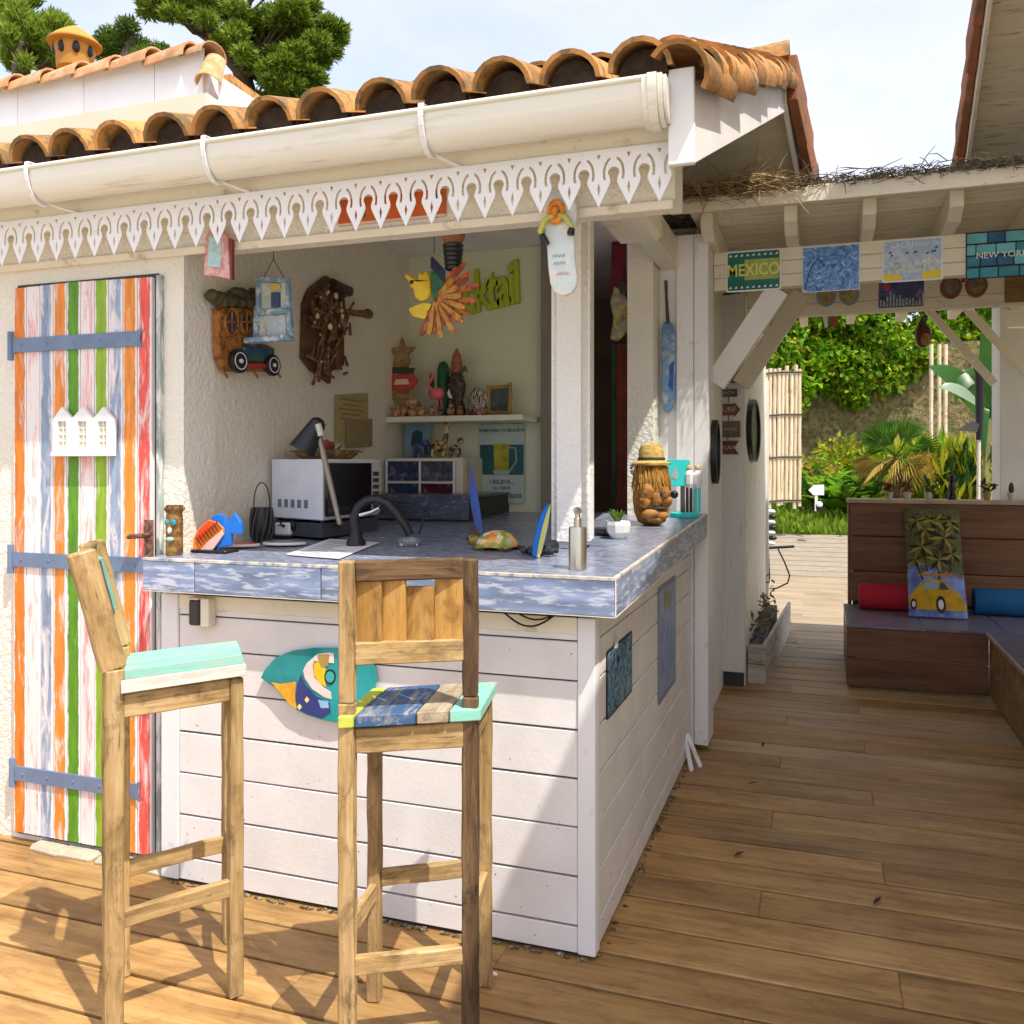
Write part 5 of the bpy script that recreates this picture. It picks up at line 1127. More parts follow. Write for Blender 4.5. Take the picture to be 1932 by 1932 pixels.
# totem
p, k = on_shelf(862); t = thing('totem_ornament', 'dark carved totem with a clay tip and a white daisy', 'shelf ornament', p)
m = M(); m.lathe([(16*k, 0), (18*k, 14*k), (12*k, 30*k), (16*k, 46*k), (18*k, 60*k), (13*k, 76*k), (9*k, 84*k)], 10); m.build('body', pm('totem_dark', (.05, .03, .022), .5, .6, 30, (.16, .09, .05), .3, 40), t, local=True, smooth=30)
m = M(); m.lathe([(9*k, 82*k), (11*k, 100*k), (8*k, 116*k), (1*k, 130*k)], 9); m.build('tip', pm('clay_tip', (.34, .12, .07), .5, .3, 20), t, local=True, smooth=40)
m = M(); 
for i in range(8): g = R(i*45); m.ball((-4*k+7*k*math.cos(g), -.03, 44*k+7*k*math.sin(g)), 4.5*k, 2*k, 4.5*k, 6, 4)
m.build('daisy', WHITE, t, local=True)
for s in (-1, 1): m = M(); m.tube([(s*8*k, 0, 82*k), (s*18*k, -.01, 92*k), (s*22*k, -.01, 84*k)], [4*k, 4*k, 2*k], 7); m.build('arm', pm('totem_olive', (.10, .10, .03), .5, .4, 20), t, local=True)
# striped hump
p, k = on_shelf(902); t = thing('striped_ornament', 'black and white striped humped ornament on the shelf', 'shelf ornament', p)
m = M(); m.ball((0, 0, 22*k), 22*k, 12*k, 34*k, 12, 8); m.build('hump', art('zebra_stripes', [(.46, (.02, .018, .015)), (.54, (.55, .50, .42))], 14, 3, stretch=(5, 1, 1)), t, local=True, smooth=60)
m = M(); m.box(-24*k, 24*k, -.03, .03, 0, 5*k); m.build('base', BROWN, t, local=True)
# bamboo picture frame
p, k = on_shelf(942); t = thing('photo_stand', 'small bamboo picture frame at the right end of the shelf', 'picture frame', p)
BM = pm('bamboo_brown', (.34, .20, .05), .5, .3, 20)
for a, b in (((-20, 2), (-22, 58)), ((20, 0), (22, 62)), ((-24, 52), (24, 56)), ((-22, 8), (22, 6))):
    m = M(); m.tube([(a[0]*k, 0, a[1]*k), (b[0]*k, 0, b[1]*k)], 3.4*k, 7); m.build('bamboo_bar', BM, t, local=True, smooth=60)
M().box(-18*k, 18*k, .004, .010, 8*k, 52*k).build('picture', pm('dark_photo', (.05, .07, .06), .5, .7, 20), t, local=True)
# row of trinkets along the shelf front
for i, u in enumerate(range(742, 922, 18)):
    p, k = on_shelf(u, 4.19); m = M(); r_ = random.uniform(6, 9)*k; m.ball((p.x, p.y, zs+r_), r_, r_*.8, r_, 8, 6); m.ball((p.x+r_*.3, p.y-.01, zs+r_*2.1), r_*.6, r_*.6, r_*.6, 7, 5)
    tag(m.build('trinket', pm('trinket_mix', (.38, .20, .10), .5, .9, 40, (.10, .06, .05), .4, 60, rnd=.6), smooth=60), 'tiny carved trinket, ' + ('leftmost', 'second', 'third', 'fourth', 'fifth', 'sixth', 'seventh', 'eighth', 'ninth', 'rightmost')[i] + ' from the left in the row along the shelf front' if i not in (0, 9) else ('leftmost' if i == 0 else 'rightmost') + ' tiny carved trinket in the row along the shelf front', 'trinket', 'row of trinkets along the shelf front')
# under the shelf
ZW = 1.425
CAB = paint('cabinet_cream', (.66, .62, .50), .5)
c0, c1 = PY(722, 900, 4.15).x, PY(872, 900, 4.15).x; c0 = max(c0, XOP+.02); t = thing('photo_cabinet', 'cream cabinet with white framed photo panes under the shelf', 'cabinet', ((c0+c1)/2, 4.3, 1.25))
M().box(c0, c1, 4.16, 4.44, 1.24, ZW+.06).build('carcass', CAB, t, bev=.003)
w2 = (c1-c0-.06)/2
for i, mt in enumerate(('pane_a', 'pane_b', 'pane_c', 'pane_d')):
    x0 = c0+.006+(i % 2)*(w2+.008); z0 = 1.252+(i//2)*.115
    b1 = [(.02, .05, .13), (.10, .02, .04), (.04, .05, .12), (.10, .10, .12)][i]
    M().box(x0, x0+w2, 4.148, 4.156, z0, z0+.10).build('pane', art(mt, [(.35, tuple(x*.4 for x in b1)), (.55, b1), (.7, (.32, .32, .34))], 14, 1, rough=.12), t)
m = M()
for i in range(3): x = c0+.004+i*(w2+.007); m.box(x-.005, x+.004, 4.140, 4.1475, 1.245, 1.475)
for z in (1.247, 1.359, 1.473): m.box(c0, c0+2*w2+.02, 4.1405, 4.147, z-.004, z+.004)
m.build('pane_frame', WHITE, t)
o = PY(778, 818, 4.36); t = thing('seaside_picture', 'blue seaside picture leaning under the shelf', 'picture', on_front((max(o.x, XOP+.1), 4.36, ZW+.065)))
M().box(-.075, .075, 0, .185, 0, .012).build('frame', paint('frame_aqua', (.22, .34, .42), .5), t, local=True, bev=.003)
M().plate([(-.035, .06), (-.03, .13), (.0, .15), (.035, .13), (.03, .06)], .0125, .014).build('print', pm('sea_sketch', (.02, .07, .10), .5, .5, 30), t, local=True)
def animal(name, label, u, s, spots):
    p = PY(u, 855, 4.24); t = thing(name, label, 'figurine', (p.x, 4.24, ZW+.0605)); AM = art(name+'_coat', spots, 60, 0, kind='voro')
    m = M(); m.ball((0, 0, .045*s), .035*s, .022*s, .024*s)
    for a in (-.022, .022):
        for b in (-.01, .01): m.tube([(a*s, b*s, .04*s), (a*s*1.1, b*s, 0)], [.008*s, .006*s], 6)
    m.build('body', AM, t, local=True, smooth=60); return t, AM
t, AM = animal('giraffe_figurine', 'spotted giraffe figurine standing on the cabinet', 828, 1.35, [(.3, (.62, .45, .16)), (.6, (.10, .05, .02))])
m = M(); m.tube([(.03, 0, .07), (.045, 0, .13), (.05, 0, .18), (.028, 0, .185)], [.018, .012, .012, .006], 8); m.build('neck', AM, t, local=True, smooth=60)
t, AM = animal('dog_figurine', 'small brown dog figurine beside the giraffe', 858, 1.0, [(.4, (.08, .05, .03)), (.7, (.42, .34, .24))])
m = M(); m.ball((.035, -.01, .085), .02, .016, .018); m.tube([(.03, 0, .095), (.045, 0, .11)], [.006, .003], 5); m.build('head', AM, t, local=True, smooth=60)
t, AM = animal('elephant_figurine', 'small blue elephant figurine in front of the seaside picture', 792, 1.2, [(.4, (.03, .05, .14)), (.7, (.10, .12, .20))])
m = M(); m.ball((.04, -.01, .075), .022, .02, .022); m.tube([(.058, -.01, .07), (.07, -.01, .04), (.066, -.01, .02)], [.008, .006, .004], 6); m.build('head', AM, t, local=True, smooth=60)
# low tiled back worktop
bw_ = thing('back_worktop', 'dark blue grey tiled worktop along the back of the bar', 'worktop', (-1.85, 4.0, 1.15))
BG = pm('slate_tile', (.085, .10, .15), .3, .25, 6, (.20, .22, .28), .3, 18, stretch=(1, 3, 3), rnd=.1)
xa, xb = XOP+.004, PY(884, 940, 3.85).x
for i in range(3):
    x0, x1 = xa+(xb-xa)*i/3, xa+(xb-xa)*(i+1)/3
    M().box(x0+.001, x1-.001, 3.85, 3.862, 1.19, 1.305).build('front_tile', BG, bw_, bev=.002)
    M().box(x0+.001, x1-.001, 3.863, 4.446, 1.294, 1.305).build('top_tile', BG, bw_, bev=.002)
M().box(xa+.01, xb-.01, 3.87, 4.446, 1.12, 1.293).build('core', DARK, bw_)
# beer sign
bs0, bs1 = PY(905, 783, yb-.01), PY(990, 950, yb-.01); o = (bs0+bs1)/2; t = thing('beer_sign', 'tin beer sign with a glass mug and slogan, beside the grey jamb', 'sign', on_front(o)); a, b = abs(bs1.x-bs0.x)/2, abs(bs0.z-bs1.z)/2
PALE = paint('tin_pale', (.45, .55, .48), .4); INK = paint('tin_ink', (.02, .06, .05), .4)
M().plate(rrect(-a, -b, a, b, .014), 0, .004).build('plate', PALE, t, local=True)
M().box(-a+.004, a-.004, -b*.36, b*.32, .0042, .005).build('dark_band', pm('tin_teal', (.012, .085, .09), .4, .2, 10), t, local=True)
M().plate([(-a*.36, b*.34), (a*.34, b*.34), (a*.30, -b*.26), (-a*.32, -b*.26)], .0052, .0062).build('beer', pm('beer_gold', (.42, .36, .01), .4, .25, 14, (.24, .22, .02), .3, 30), t, local=True)
M().plate([(-a*.4, b*.34), (a*.38, b*.34), (a*.36, b*.43), (-a*.38, b*.43)], .0052, .0064).build('foam', PALE, t, local=True)
m = M(); m.tube([(a*.34, b*.26, .007), (a*.62, b*.24, .007), (a*.66, -b*.05, .007), (a*.34, -b*.30, .007)], .005, 6); m.plate([(-a*.40, -b*.26), (a*.36, -b*.26), (a*.30, -b*.38), (-a*.30, -b*.38)], .0052, .0064); m.build('mug', paint('mug_pale', (.30, .42, .38), .3), t, local=True)
for body, y, sz in (('EVERYBODY NEEDS', .82, .026), ('SOMETHING TO BELIEVE IN', .64, .021), ('I BELIEVE...', -.52, .03), ("I'LL HAVE", -.66, .024), ('ANOTHER BEER', -.84, .032)):
    text('lettering', body, sz, INK, t, WM[t.name] @ T3(0, b*y, .0045), .0003, bold=.0006)

# ------------------------------------------------------------------ right doorway and column
yd = 4.5; o = PY(1172, 490, yd)
t = thing('red_hanging', 'dark red cloth strip hanging on a white hook in the side doorway', 'hanging', on_front(o)); fl = lambda pts: flat_y(pts, yd, o)
M().plate(fl([(1155, 452), (1180, 452), (1182, 560), (1152, 560)]), 0, .01).build('cloth', pm('dark_red_cloth', (.12, .012, .02), .9, .5, 14), t, local=True)
m = M(); a = fl([(1167, 447)])[0]; m.tube([(a[0], a[1]+.02, 0), (a[0]-.01, a[1], 0), (a[0], a[1]-.012, 0), (a[0]+.012, a[1]-.004, 0)], .004, 6); m.build('hook', WHITE, t, local=True)
o = PY(1170, 600, yd-.05); t = thing('tin_fish', 'grey and yellow tin fish hanging beside the side doorway', 'hanging ornament', on_front(o)); fl = lambda pts: flat_y(pts, yd-.05, o)
M().plate(fl([(1160, 540), (1178, 552), (1190, 580), (1186, 625), (1166, 645), (1152, 640), (1158, 600), (1152, 570)]), 0, .012).build('body', pm('tin_grey', (.22, .20, .15), .5, .5, 20, (.45, .33, .05), .35, 30), t, local=True, bev=.003)
M().plate(fl([(1165, 535), (1185, 532), (1190, 552), (1172, 556)]), .004, .016).build('head', pm('tin_black', (.03, .03, .03), .4, .3, 20), t, local=True)
M().plate(fl([(1184, 575), (1191, 570), (1190, 600), (1184, 605)]), .004, .02).build('fin', paint('fin_yellow', (.55, .40, .02), .5), t, local=True)
for u0, u1, mt, lab in ((1154, 1162, 'streamer_green', 'green streamer in the dark side doorway'), (1163, 1182, 'streamer_red', 'rust red curtain strip in the dark side doorway')):
    a, b = PY(u0, 640, 4.7), PY(u1, 940, 4.7); cc = {'streamer_green': (.03, .06, .03), 'streamer_red': (.16, .03, .012)}[mt]
    tag(M().box(a.x, b.x, 4.70, 4.712, 1.2, 2.1).build('curtain_strip', pm(mt, cc, .8, .4, 6)), lab, 'curtain strip', 'strips in the side doorway')
yp = 4.545; cv = z_((1050, 370), 4.83); o = PY(1260, 660, yp); t = thing('blue_paddle', 'blue painted paddle hanging on the white column', 'paddle', on_front(o)); fl = lambda pts: flat_y(pts, yp, o)
M().plate(fl([(1249, 620), (1253, 608), (1261, 606), (1270, 612), (1275, 630), (1274, 740), (1271, 768), (1262, 780), (1253, 775), (1249, 755)]), 0, .014).build('blade', pm('paddle_blue', (.16, .30, .52), .4, .3, 8, (.42, .50, .58), .5, 14), t, local=True, bev=.004)
m = M(); q = fl([(1261, 612), (1258, 560), (1257, 530)]); m.tube([(x, y, .01) for x, y in q], [.010, .007, .009], 8); m.build('shaft', paint('paddle_dark', (.06, .055, .06), .5), t, local=True, smooth=60)
M().plate(fl([(1264, 690), (1272, 680), (1271, 740), (1262, 730)]), .0142, .016).build('wave_print', pm('wave_ink', (.02, .12, .45), .3, .4, 20), t, local=True)
# white folded slats tucked by the column foot
t = thing('white_slats', 'two white battens leaning at the foot of the white column', 'battens', PZ(1308, 1452, 0))
for a, b in (((1292, 1390), (1305, 1455)), ((1297, 1385), (1322, 1448))):
    p0, p1 = PD(*a, 4.35), PZ(*b, .01); piece('batten', p1, p0, .02, .012, WHITE, t, up=(0, 1, 0))
# brown bits: cigarette-pale pebble on the deck and leaf litter
tag(M().ball(PZ(934, 1838, .008), .008, .006, .006, 7, 5).build('pebble', WHITE, smooth=60), 'tiny white pebble on the deck by the right stool', 'pebble')
# ------------------------------------------------------------------ pergola
per = thing('pergola', 'cream painted pergola with a boarded roof and thatch on top', 'pergola', (1.0, 5.6, 0))
PB = pm('pergola_paint', (.75, .70, .58), .55, .07, 4, (.46, .40, .27), 0, 24, bmp=.2, bscale=50, stretch=(.6, 3, 3), rnd=.05)
PBW = pm('pergola_white', (.74, .73, .70), .5, .05, 4, (.6, .56, .48), -.1, 20, bmp=.15)
YB, BX0, BX1 = 4.76, -.545, 2.9
for z0, z1 in ((2.365, 2.428), (2.430, 2.498), (2.500, 2.565)): M().box(BX0, BX1, YB, YB+.07, z0, z1).build('beam_board', PB, per, bev=.003)
YB2 = 5.86
for z0, z1 in ((2.385, 2.455), (2.457, 2.57)): M().box(-.46, BX1, YB2, YB2+.08, z0, z1).build('beam_board', PB, per, bev=.003)
RZ0, RZ1 = 2.575, 2.685
rx = [PY(u, 460, 4.46).x for u in (1335, 1492, 1640, 1803)]; sp = (rx[3]-rx[0])/3; rx = [rx[0]-sp] + rx + [rx[3]+sp*(i+1) for i in range(5)]
for x in rx:
    m = M(); m.add([(x-.03, 4.42, RZ1), (x+.03, 4.42, RZ1), (x+.03, 4.42, RZ0+.035), (x-.03, 4.42, RZ0+.035), (x-.03, 4.52, RZ0-.01), (x+.03, 4.52, RZ0-.01), (x-.03, 7.6, RZ0), (x+.03, 7.6, RZ0), (x-.03, 7.6, RZ1), (x+.03, 7.6, RZ1)],
                   [(0, 3, 2, 1), (3, 4, 5, 2), (4, 6, 7, 5), (6, 8, 9, 7), (0, 1, 9, 8), (0, 8, 6, 4, 3), (1, 2, 5, 7, 9)]); m.build('rafter', PB, per, bev=.003)
SB = pm('pergola_deck', (.72, .66, .53), .6, .12, 3, (.46, .40, .28), .25, 8, stretch=(.5, 8, 1), rnd=.1)
for i in range(20): M().box(-.62, BX1, 4.34+i*.17, 4.34+i*.17+.163, RZ1+.001, RZ1+.02).build('roof_board', SB, per)
M().box(-.70, BX1, 4.318, 4.339, RZ1-.02, RZ1+.055).build('eave_board', PB, per, bev=.003)
THm = pm('thatch', (.20, .16, .105), .9, .5, 20, (.05, .04, .03), .5, 30, rnd=.2); 
def straw(n, x0, x1, y0, y1, z0, z1, ln, r, out):
    m = M()
    for i in range(n):
        p = Vector((random.uniform(x0, x1), random.uniform(y0, y1), random.uniform(z0, z1))); d = Vector((random.gauss(0, 1), random.gauss(-out, .6), random.gauss(.0, .22))).normalized()*ln*random.uniform(.4, 1.3)
        if p.y > 4.33 and d.z < 0: d.z = -d.z*.3
        if p.y+d.y > 4.33: p.z = max(p.z, RZ1+.03)
        mid = p+d*.5+Vector((0, 0, random.uniform(-.01, .02))); m.tube([p, mid, p+d+Vector((0, 0, -.01))], [r, r*.8, r*.4], 3, cap=False)
    return m
M().box(-.95, BX1, 4.345, 6.6, RZ1+.021, RZ1+.048).build('thatch_bed', THm, per)
straw(9000, -.98, 2.9, 4.28, 4.62, RZ1+.042, RZ1+.085, .060, .0024, .3).build('thatch', THm, per, kind='stuff')
straw(900, -.98, -.15, 4.25, 4.5, RZ1+.02, RZ1+.12, .17, .003, .5).build('thatch', pm('thatch_pale', (.36, .26, .13), .9, .4, 20), per, kind='stuff')
straw(420, -.2, 2.8, 4.28, 4.5, RZ1+.06, RZ1+.10, .16, .003, .2).build('thatch', THm, per, kind='stuff')
# braces
p0, p1 = PY(1357, 712, YB+.03), PY(1462, 556, YB+.03); d = (p1-p0).normalized(); piece('brace', p0-d*.05, p1+d*.02, .06, .115, PBW, per, up=(0, 1, 0)) if False else piece('brace', p0-d*.04, p1+d*.03, .115, .06, PBW, per, up=(0, -1, 0))
p0, p1 = PY(1408, 712, YB2), PY(1508, 562, YB2); d = (p1-p0).normalized(); piece('brace', p0-d*.06, p1+d*.03, .115, .07, PB, per, up=(0, -1, 0))
# right rear post of two boards and thin rear braces
M().box(1.22, 1.40, 7.30, 7.65, 0, 2.68).build('post_board', PBW, per, bev=.004); M().box(1.402, 1.64, 7.32, 7.65, 0, 2.68).build('post_board', PB, per, bev=.004)
for (a, b, y) in (((1740, 572), (1876, 724), 7.22), ((1815, 572), (1950, 720), 6.95)):
    piece('brace', PY(*a, y), PY(*b, y), .055, .035, PB, per, up=(0, -1, 0))

# plates nailed to the beams
def plate_on(label, u0, v0, u1, v1, y, cat='sign plate', name='metal_plate', round_=.012, base=None):
    a, b = PY(u0, v0, y), PY(u1, v1, y); o = (a+b)/2; t = thing(name, label, cat, on_front(o), 'metal plates along the pergola beams'); w, h = abs(b.x-a.x)/2, abs(a.z-b.z)/2
    M().plate(rrect(-w, -h, w, h, round_), 0, .003).build('plate', base or WHITE, t, local=True); return t, w, h
yq = YB-.004
t, w, h = plate_on('green licence plate reading MEXICO at the left end of the pergola beam', 1370, 476, 1474, 546, yq)
M().plate(rrect(-w+.008, -h+.008, w-.008, h-.008, .01), .0032, .0042).build('field', pm('plate_green', (.012, .15, .12), .35, .2, 10), t, local=True)
M().box(-w*.32, w-.012, -h*.45, h*.55, .0044, .005).build('inset', art('maya_print', [(.35, (.30, .36, .08)), (.5, (.42, .48, .12)), (.68, (.16, .26, .08))], 30, 1), t, local=True)
text('lettering', 'MEXICO', .088, paint('plate_yellow', (.72, .70, .16), .4), t, WM[t.name] @ T3(0, .002, .0053), .0004, xs=.80, bold=.001)
m = M()
for i in range(9):
    for s in (-1, 1): x = -w*.85+i*w*.21; m.plate([(x-.007, s*h*.78-.006), (x+.009, s*h*.78-.006), (x+.004, s*h*.78+.007)], .0044, .005)
m.build('border_print', WHITE, t, local=True)
t, w, h = plate_on('blue plate with a breaking wave picture, second on the pergola beam', 1514, 468, 1622, 546, yq, round_=.004)
M().box(-w+.003, w-.003, -h+.003, h-.003, .0032, .0042).build('picture', art('wave_print', [(.32, (.01, .05, .28)), (.42, (.02, .14, .48)), (.49, (.14, .34, .70)), (.55, (.04, .20, .56)), (.61, (.58, .68, .82)), (.66, (.06, .24, .60))], 17, 3.5, 7), t, local=True)
m = M(); m.tube([(-w*.9+.0, -h*.8, .005), (-w*.7, h*.1, .005), (-w*.45, h*.5, .005), (-w*.2, h*.1, .005)], .003, 5); m.build('wave_line', paint('wave_navy', (.01, .03, .25), .4), t, local=True)
t, w, h = plate_on('pale blue plate with a seaside village and yellow sand, third on the pergola beam', 1664, 455, 1779, 527, yq)
M().plate(rrect(-w+.006, -h+.006, w-.006, h-.006, .01), .0032, .0042).build('picture', art('village_print', [(.3, (.26, .40, .66)), (.5, (.40, .52, .72)), (.62, (.58, .66, .70)), (.75, (.40, .50, .36))], 20, 1.2, 6), t, local=True)
M().plate([(-w+.008, -h+.008), (-w*.35, -h+.008), (-w*.35, -h*.68), (-w+.008, -h*.55)], .0044, .0052).plate([(w*.32, -h+.008), (w-.008, -h+.008), (w-.008, -h*.52), (w*.32, -h*.6)], .0044, .0052).build('sand_print', paint('sand_yellow', (.75, .58, .03), .4), t, local=True)
m = M()
for i in range(8): x = -w*.8+i*w*.22; hh = h*random.uniform(.4, .9); m.plate([(x, -h*.6), (x+.022, -h*.6), (x+.022, -h*.6+hh), (x+.011, -h*.6+hh+.012), (x, -h*.6+hh)], .0044, .0050)
m.build('house_print', pm('house_print_mix', (.50, .56, .62), .5, .5, 40, (.55, .62, .40), .4, 60), t, local=True)
text('lettering', 'LACANAU', .036, paint('pale_lilac', (.72, .74, .82), .4), t, WM[t.name] @ T3(-.01, h*.72, .0046), .0003)
m = M()
for i in range(9): x, y = random.uniform(-w*.85, w*.85), random.uniform(h*.25, h*.8); M().plate([(x-.009, y-.006), (x+.009, y-.004), (x+.004, y+.007)], .0046, .0052).build('bird_print', paint('bird_navy', (.03, .05, .14), .4), t, local=True)
# brick-like New York plate
t, w, h = plate_on('teal plate of painted blocks reading NEW YORK, rightmost on the front beam', 1822, 440, 1950, 520, yq, round_=.003, base=paint('mortar_dark', (.01, .025, .04), .5))
TB = [paint('block_teal', (.03, .22, .30), .35, .35), paint('block_aqua', (.12, .42, .50), .35, .3), paint('block_navy', (.02, .10, .22), .35, .4)]
for r_ in range(4):
    x = -w+.004+(0 if r_ % 2 else -.03); 
    while x < w-.01:
        x1 = min(w-.004, x+random.uniform(.06, .10)); x0 = max(-w+.004, x); zz = -h+.004+r_*(2*h-.004)/4
        if x1-x0 > .015: M().box(x0, x1-.004, zz, zz+(2*h)/4-.008, .003, .009).build('block', TB[(r_*2+int(x*40)) % 3], t, local=True, bev=.002)
        x = x1
text('lettering', 'NEW YORK', .042, paint('york_white', (.75, .78, .72), .4), t, WM[t.name] @ T3(.01, -.004, .0095), .0003)
# on the rear beam
y2 = YB2-.004
def glasses(label, u0, u1, v0, v1, rim, lens):
    a, b = PY(u0, v0, y2), PY(u1, v1, y2); o = (a+b)/2; t = thing('sunglasses_sign', label, 'wall sign', on_front(o), 'giant sunglasses on the rear beam'); w, h = abs(b.x-a.x)/2, abs(a.z-b.z)/2
    def lo(s, f): return [(s*w*.52+f*w*.46*math.cos(q)*(1+.0*s), h*.1+f*h*.9*math.sin(q)*(1 if math.sin(q) < 0 else .75)) for q in [2*math.pi*i/18 for i in range(18)]]
    for s in (-1, 1): M().plate(lo(s, 1), 0, .012, [lo(s, .76)]).build('rim', rim, t, local=True, bev=.002); M().plate(lo(s, .75), .001, .006).build('lens', lens, t, local=True)
    M().box(-w*.08, w*.08, h*.35, h*.6, 0, .010).build('bridge', rim, t, local=True)
glasses('grey blue giant sunglasses on the rear pergola beam', 1540, 1622, 538, 580, paint('rim_grey', (.26, .30, .34), .4), pm('lens_scene', (.30, .26, .12), .3, .5, 30, (.45, .36, .10), .4, 40))
glasses('red brown giant sunglasses on the rear pergola beam', 1772, 1864, 518, 566, paint('rim_red', (.22, .05, .04), .4), pm('lens_scene2', (.22, .16, .08), .3, .5, 30, (.10, .11, .10), .4, 40))
t, w, h = plate_on('dark night skyline plate with a red heart on the rear beam', 1657, 531, 1744, 578, y2, round_=.003)
M().box(-w+.002, w-.002, -h+.002, h-.002, .0032, .0042).build('picture', art('night_print', [(.3, (.02, .03, .09)), (.5, (.05, .07, .20)), (.65, (.12, .12, .30)), (.8, (.35, .38, .45))], 16, 1), t, local=True)
m = M()
for i in range(14): x = -w*.92+i*w*.14; m.box(x, x+.010, -h*.9, -h*.9+h*random.uniform(.3, 1.1), .0044, .005)
m.build('skyline_print', pm('skyline', (.38, .40, .50), .5, .6, 50), t, local=True)
M().plate([(-w*.62, h*.2), (-w*.45, h*.62), (-w*.58, h*.8), (-w*.64, h*.68), (-w*.7, h*.8), (-w*.82, h*.62)], .0044, .0052).build('heart', paint('heart_red', (.60, .04, .08), .4), t, local=True)
t, w, h = plate_on('brown wooden plate at the right edge of the rear beam', 1895, 515, 1990, 566, y2, round_=.004, base=wood('plate_brown', (.10, .06, .02), (.22, .15, .05), (.34, .25, .08)))
m = straw(60, PY(1905, 0, y2).x, PY(1990, 0, y2).x, y2-.02, y2, 2.34, 2.37, .06, .003, .3); tag(m.build('raffia_fringe', THm), 'dark raffia tuft hanging below the brown plate', 'raffia')
# hanging coconut ornament
p = PD(1742, 628, 6.2); t = thing('hanging_ornament', 'dark brown carved ornament hanging in front of the ivy', 'hanging ornament', p)
M().ball((0, 0, -.02), .055, .04, .085, 10, 8).build('body', pm('coco_dark', (.09, .035, .02), .4, .5, 14), t, local=True, smooth=60)
M().ball((.01, -.035, -.05), .03, .02, .045).build('belly', pm('coco_light', (.34, .17, .06), .5, .4, 20), t, local=True, smooth=60)
m = M(); m.tube([(-.01, 0, .05), (.005, 0, .10), (.02, 0, .12)], [.03, .02, .008], 7); m.tube([(.01, 0, .1), (.0, 0, .2)], .003, 5); m.build('cord', DARK, t, local=True)

# ------------------------------------------------------------------ side wall beyond the bar: pilaster, signs, mirrors, planter
PX0, PX1 = PY(1357, 900, 5.92).x, PY(1405, 900, 5.92).x
pil = thing('side_annexe', 'white and cream boarded side wall of the hut beyond the column', 'annexe wall', ((PX0+PX1)/2, 6.5, 0))
M().box(PX0, PX1, 5.92, 6.0, .10, 2.56).build('pilaster', pm('pilaster_white', (.70, .69, .68), .6, .05, 3, (.58, .54, .5), .15, 10, stretch=(4, 1, .3)), pil, bev=.004)
M().box(PX0+.01, PX1-.01, 5.96, 6.0, 0, .10).build('gap_shade', DARK, pil)  # near-black box standing in for the shaded gap under the pilaster
M().box(-.80, PX1-.003, 6.001, 8.2, 0, 2.56).build('wall', CREAM, pil)
M().box(-.80, PX1+.02, 8.2, 8.25, 0, 2.2).build('end_board', WHITE, pil)
SIG = [('SUN', (.20, .09, .06), 0, 1381, 700, 722, 1358, 1396), ('BEACH', (.05, .10, .09), 0, 1371, 735, 748, 1352, 1391), ('SURF', (.16, .07, .03), 1, 1372, 760, 786, 1353, 1397), ('PARADISE', (.14, .11, .09), 0, 1374, 795, 825, 1353, 1397), ('RELAX', (.13, .05, .035), 2, 1374, 832, 857, 1353, 1394)]
for wd, c, shp, uc, v0, v1, u0, u1 in SIG:
    a, b = PY(u0, v0, 5.914), PY(u1, v1, 5.914); o = (a+b)/2; w, h = (b.x-a.x)/2, (a.z-b.z)/2
    lab = {'SUN': 'small brown sign, top one of the column of little signs', 'BEACH': 'dark green little sign, second from the top of its column', 'SURF': 'brown arrow shaped sign in the middle of the little signs', 'PARADISE': 'largest grey brown sign, fourth down the column of little signs', 'RELAX': 'dark swallow-tailed sign at the bottom of the little signs'}[wd]
    t = thing('word_sign', lab, 'sign', on_front(o), 'column of little word signs on the pilaster')
    pl = [(-w, -h), (w, -h), (w, h), (-w, h)] if shp == 0 else ([(-w, -h*.8), (w*.5, -h*.8), (w*.5, -h), (w, 0), (w*.5, h), (w*.5, h*.8), (-w, h*.8)] if shp == 1 else [(-w, -h), (w, -h), (w*.6, 0), (w, h), (-w, h)])
    M().plate(pl, 0, .012).build('board', pm('sign_'+wd.lower(), c, .7, .3, 30), t, local=True, bev=.0015)
    text('lettering', wd, min(h*1.3, 2.6*w/len(wd)), paint('sign_pale', (.55, .42, .33), .6), t, WM[t.name] @ T3(-w*.1 if shp else 0, 0, .0125), .0003)
    m = M(); m.tube([(0, h, .004), (0, h+.045, .004)], .003, 5); m.build('cord', DARK, t, local=True)
# long oval mirrors / boards on edge
def oval(label, x, u0, u1, v0, v1, mt):
    a, b = PX(u0, v0, x), PX(u1, v1, x); o = (a+b)/2; t = thing('oval_mirror', label, 'mirror', on_side(o), 'long oval mirrors on the side wall'); w, h = abs(a.y-b.y)/2, abs(a.z-b.z)/2
    M().plate(ell(0, 0, w, h, 22), 0, .03, [ell(0, 0, w*.82, h*.9, 22)]).build('frame', BLACK, t, local=True); M().plate(ell(0, 0, w*.82, h*.9, 22), .002, .010).build('glass', mt, t, local=True)
oval('long oval mirror with a dark frame on the side wall beyond the little signs', PX1+.002, 1409, 1428, 745, 872, pm('mirror_dark', (.16, .19, .18), .25, .5, 6, (.04, .05, .05), .5, 10))
oval('slim oval mirror on the edge of the white column', -.547, 1340, 1349, 790, 912, pm('mirror_pale', (.50, .50, .40), .3, .2, 6))
pl = thing('planter_box', 'weathered grey planter box along the foot of the side wall', 'planter', (-.38, 6.8, 0)); gw = wood('grey_planter', (.26, .23, .18), (.50, .47, .40), (.68, .65, .58), .85, stain=.5)
for z in (.06, .19): piece('planter_board', (PX1+.11, 6.12, z), (PX1+.20, 8.1, z), .025, .125, gw, pl); piece('planter_board', (PX1+.005, 6.1, z), (PX1+.122, 6.1, z), .025, .125, gw, pl)
M().box(PX1+.005, PX1+.10, 6.12, 8.1, .02, .22).build('soil', DARK, pl)
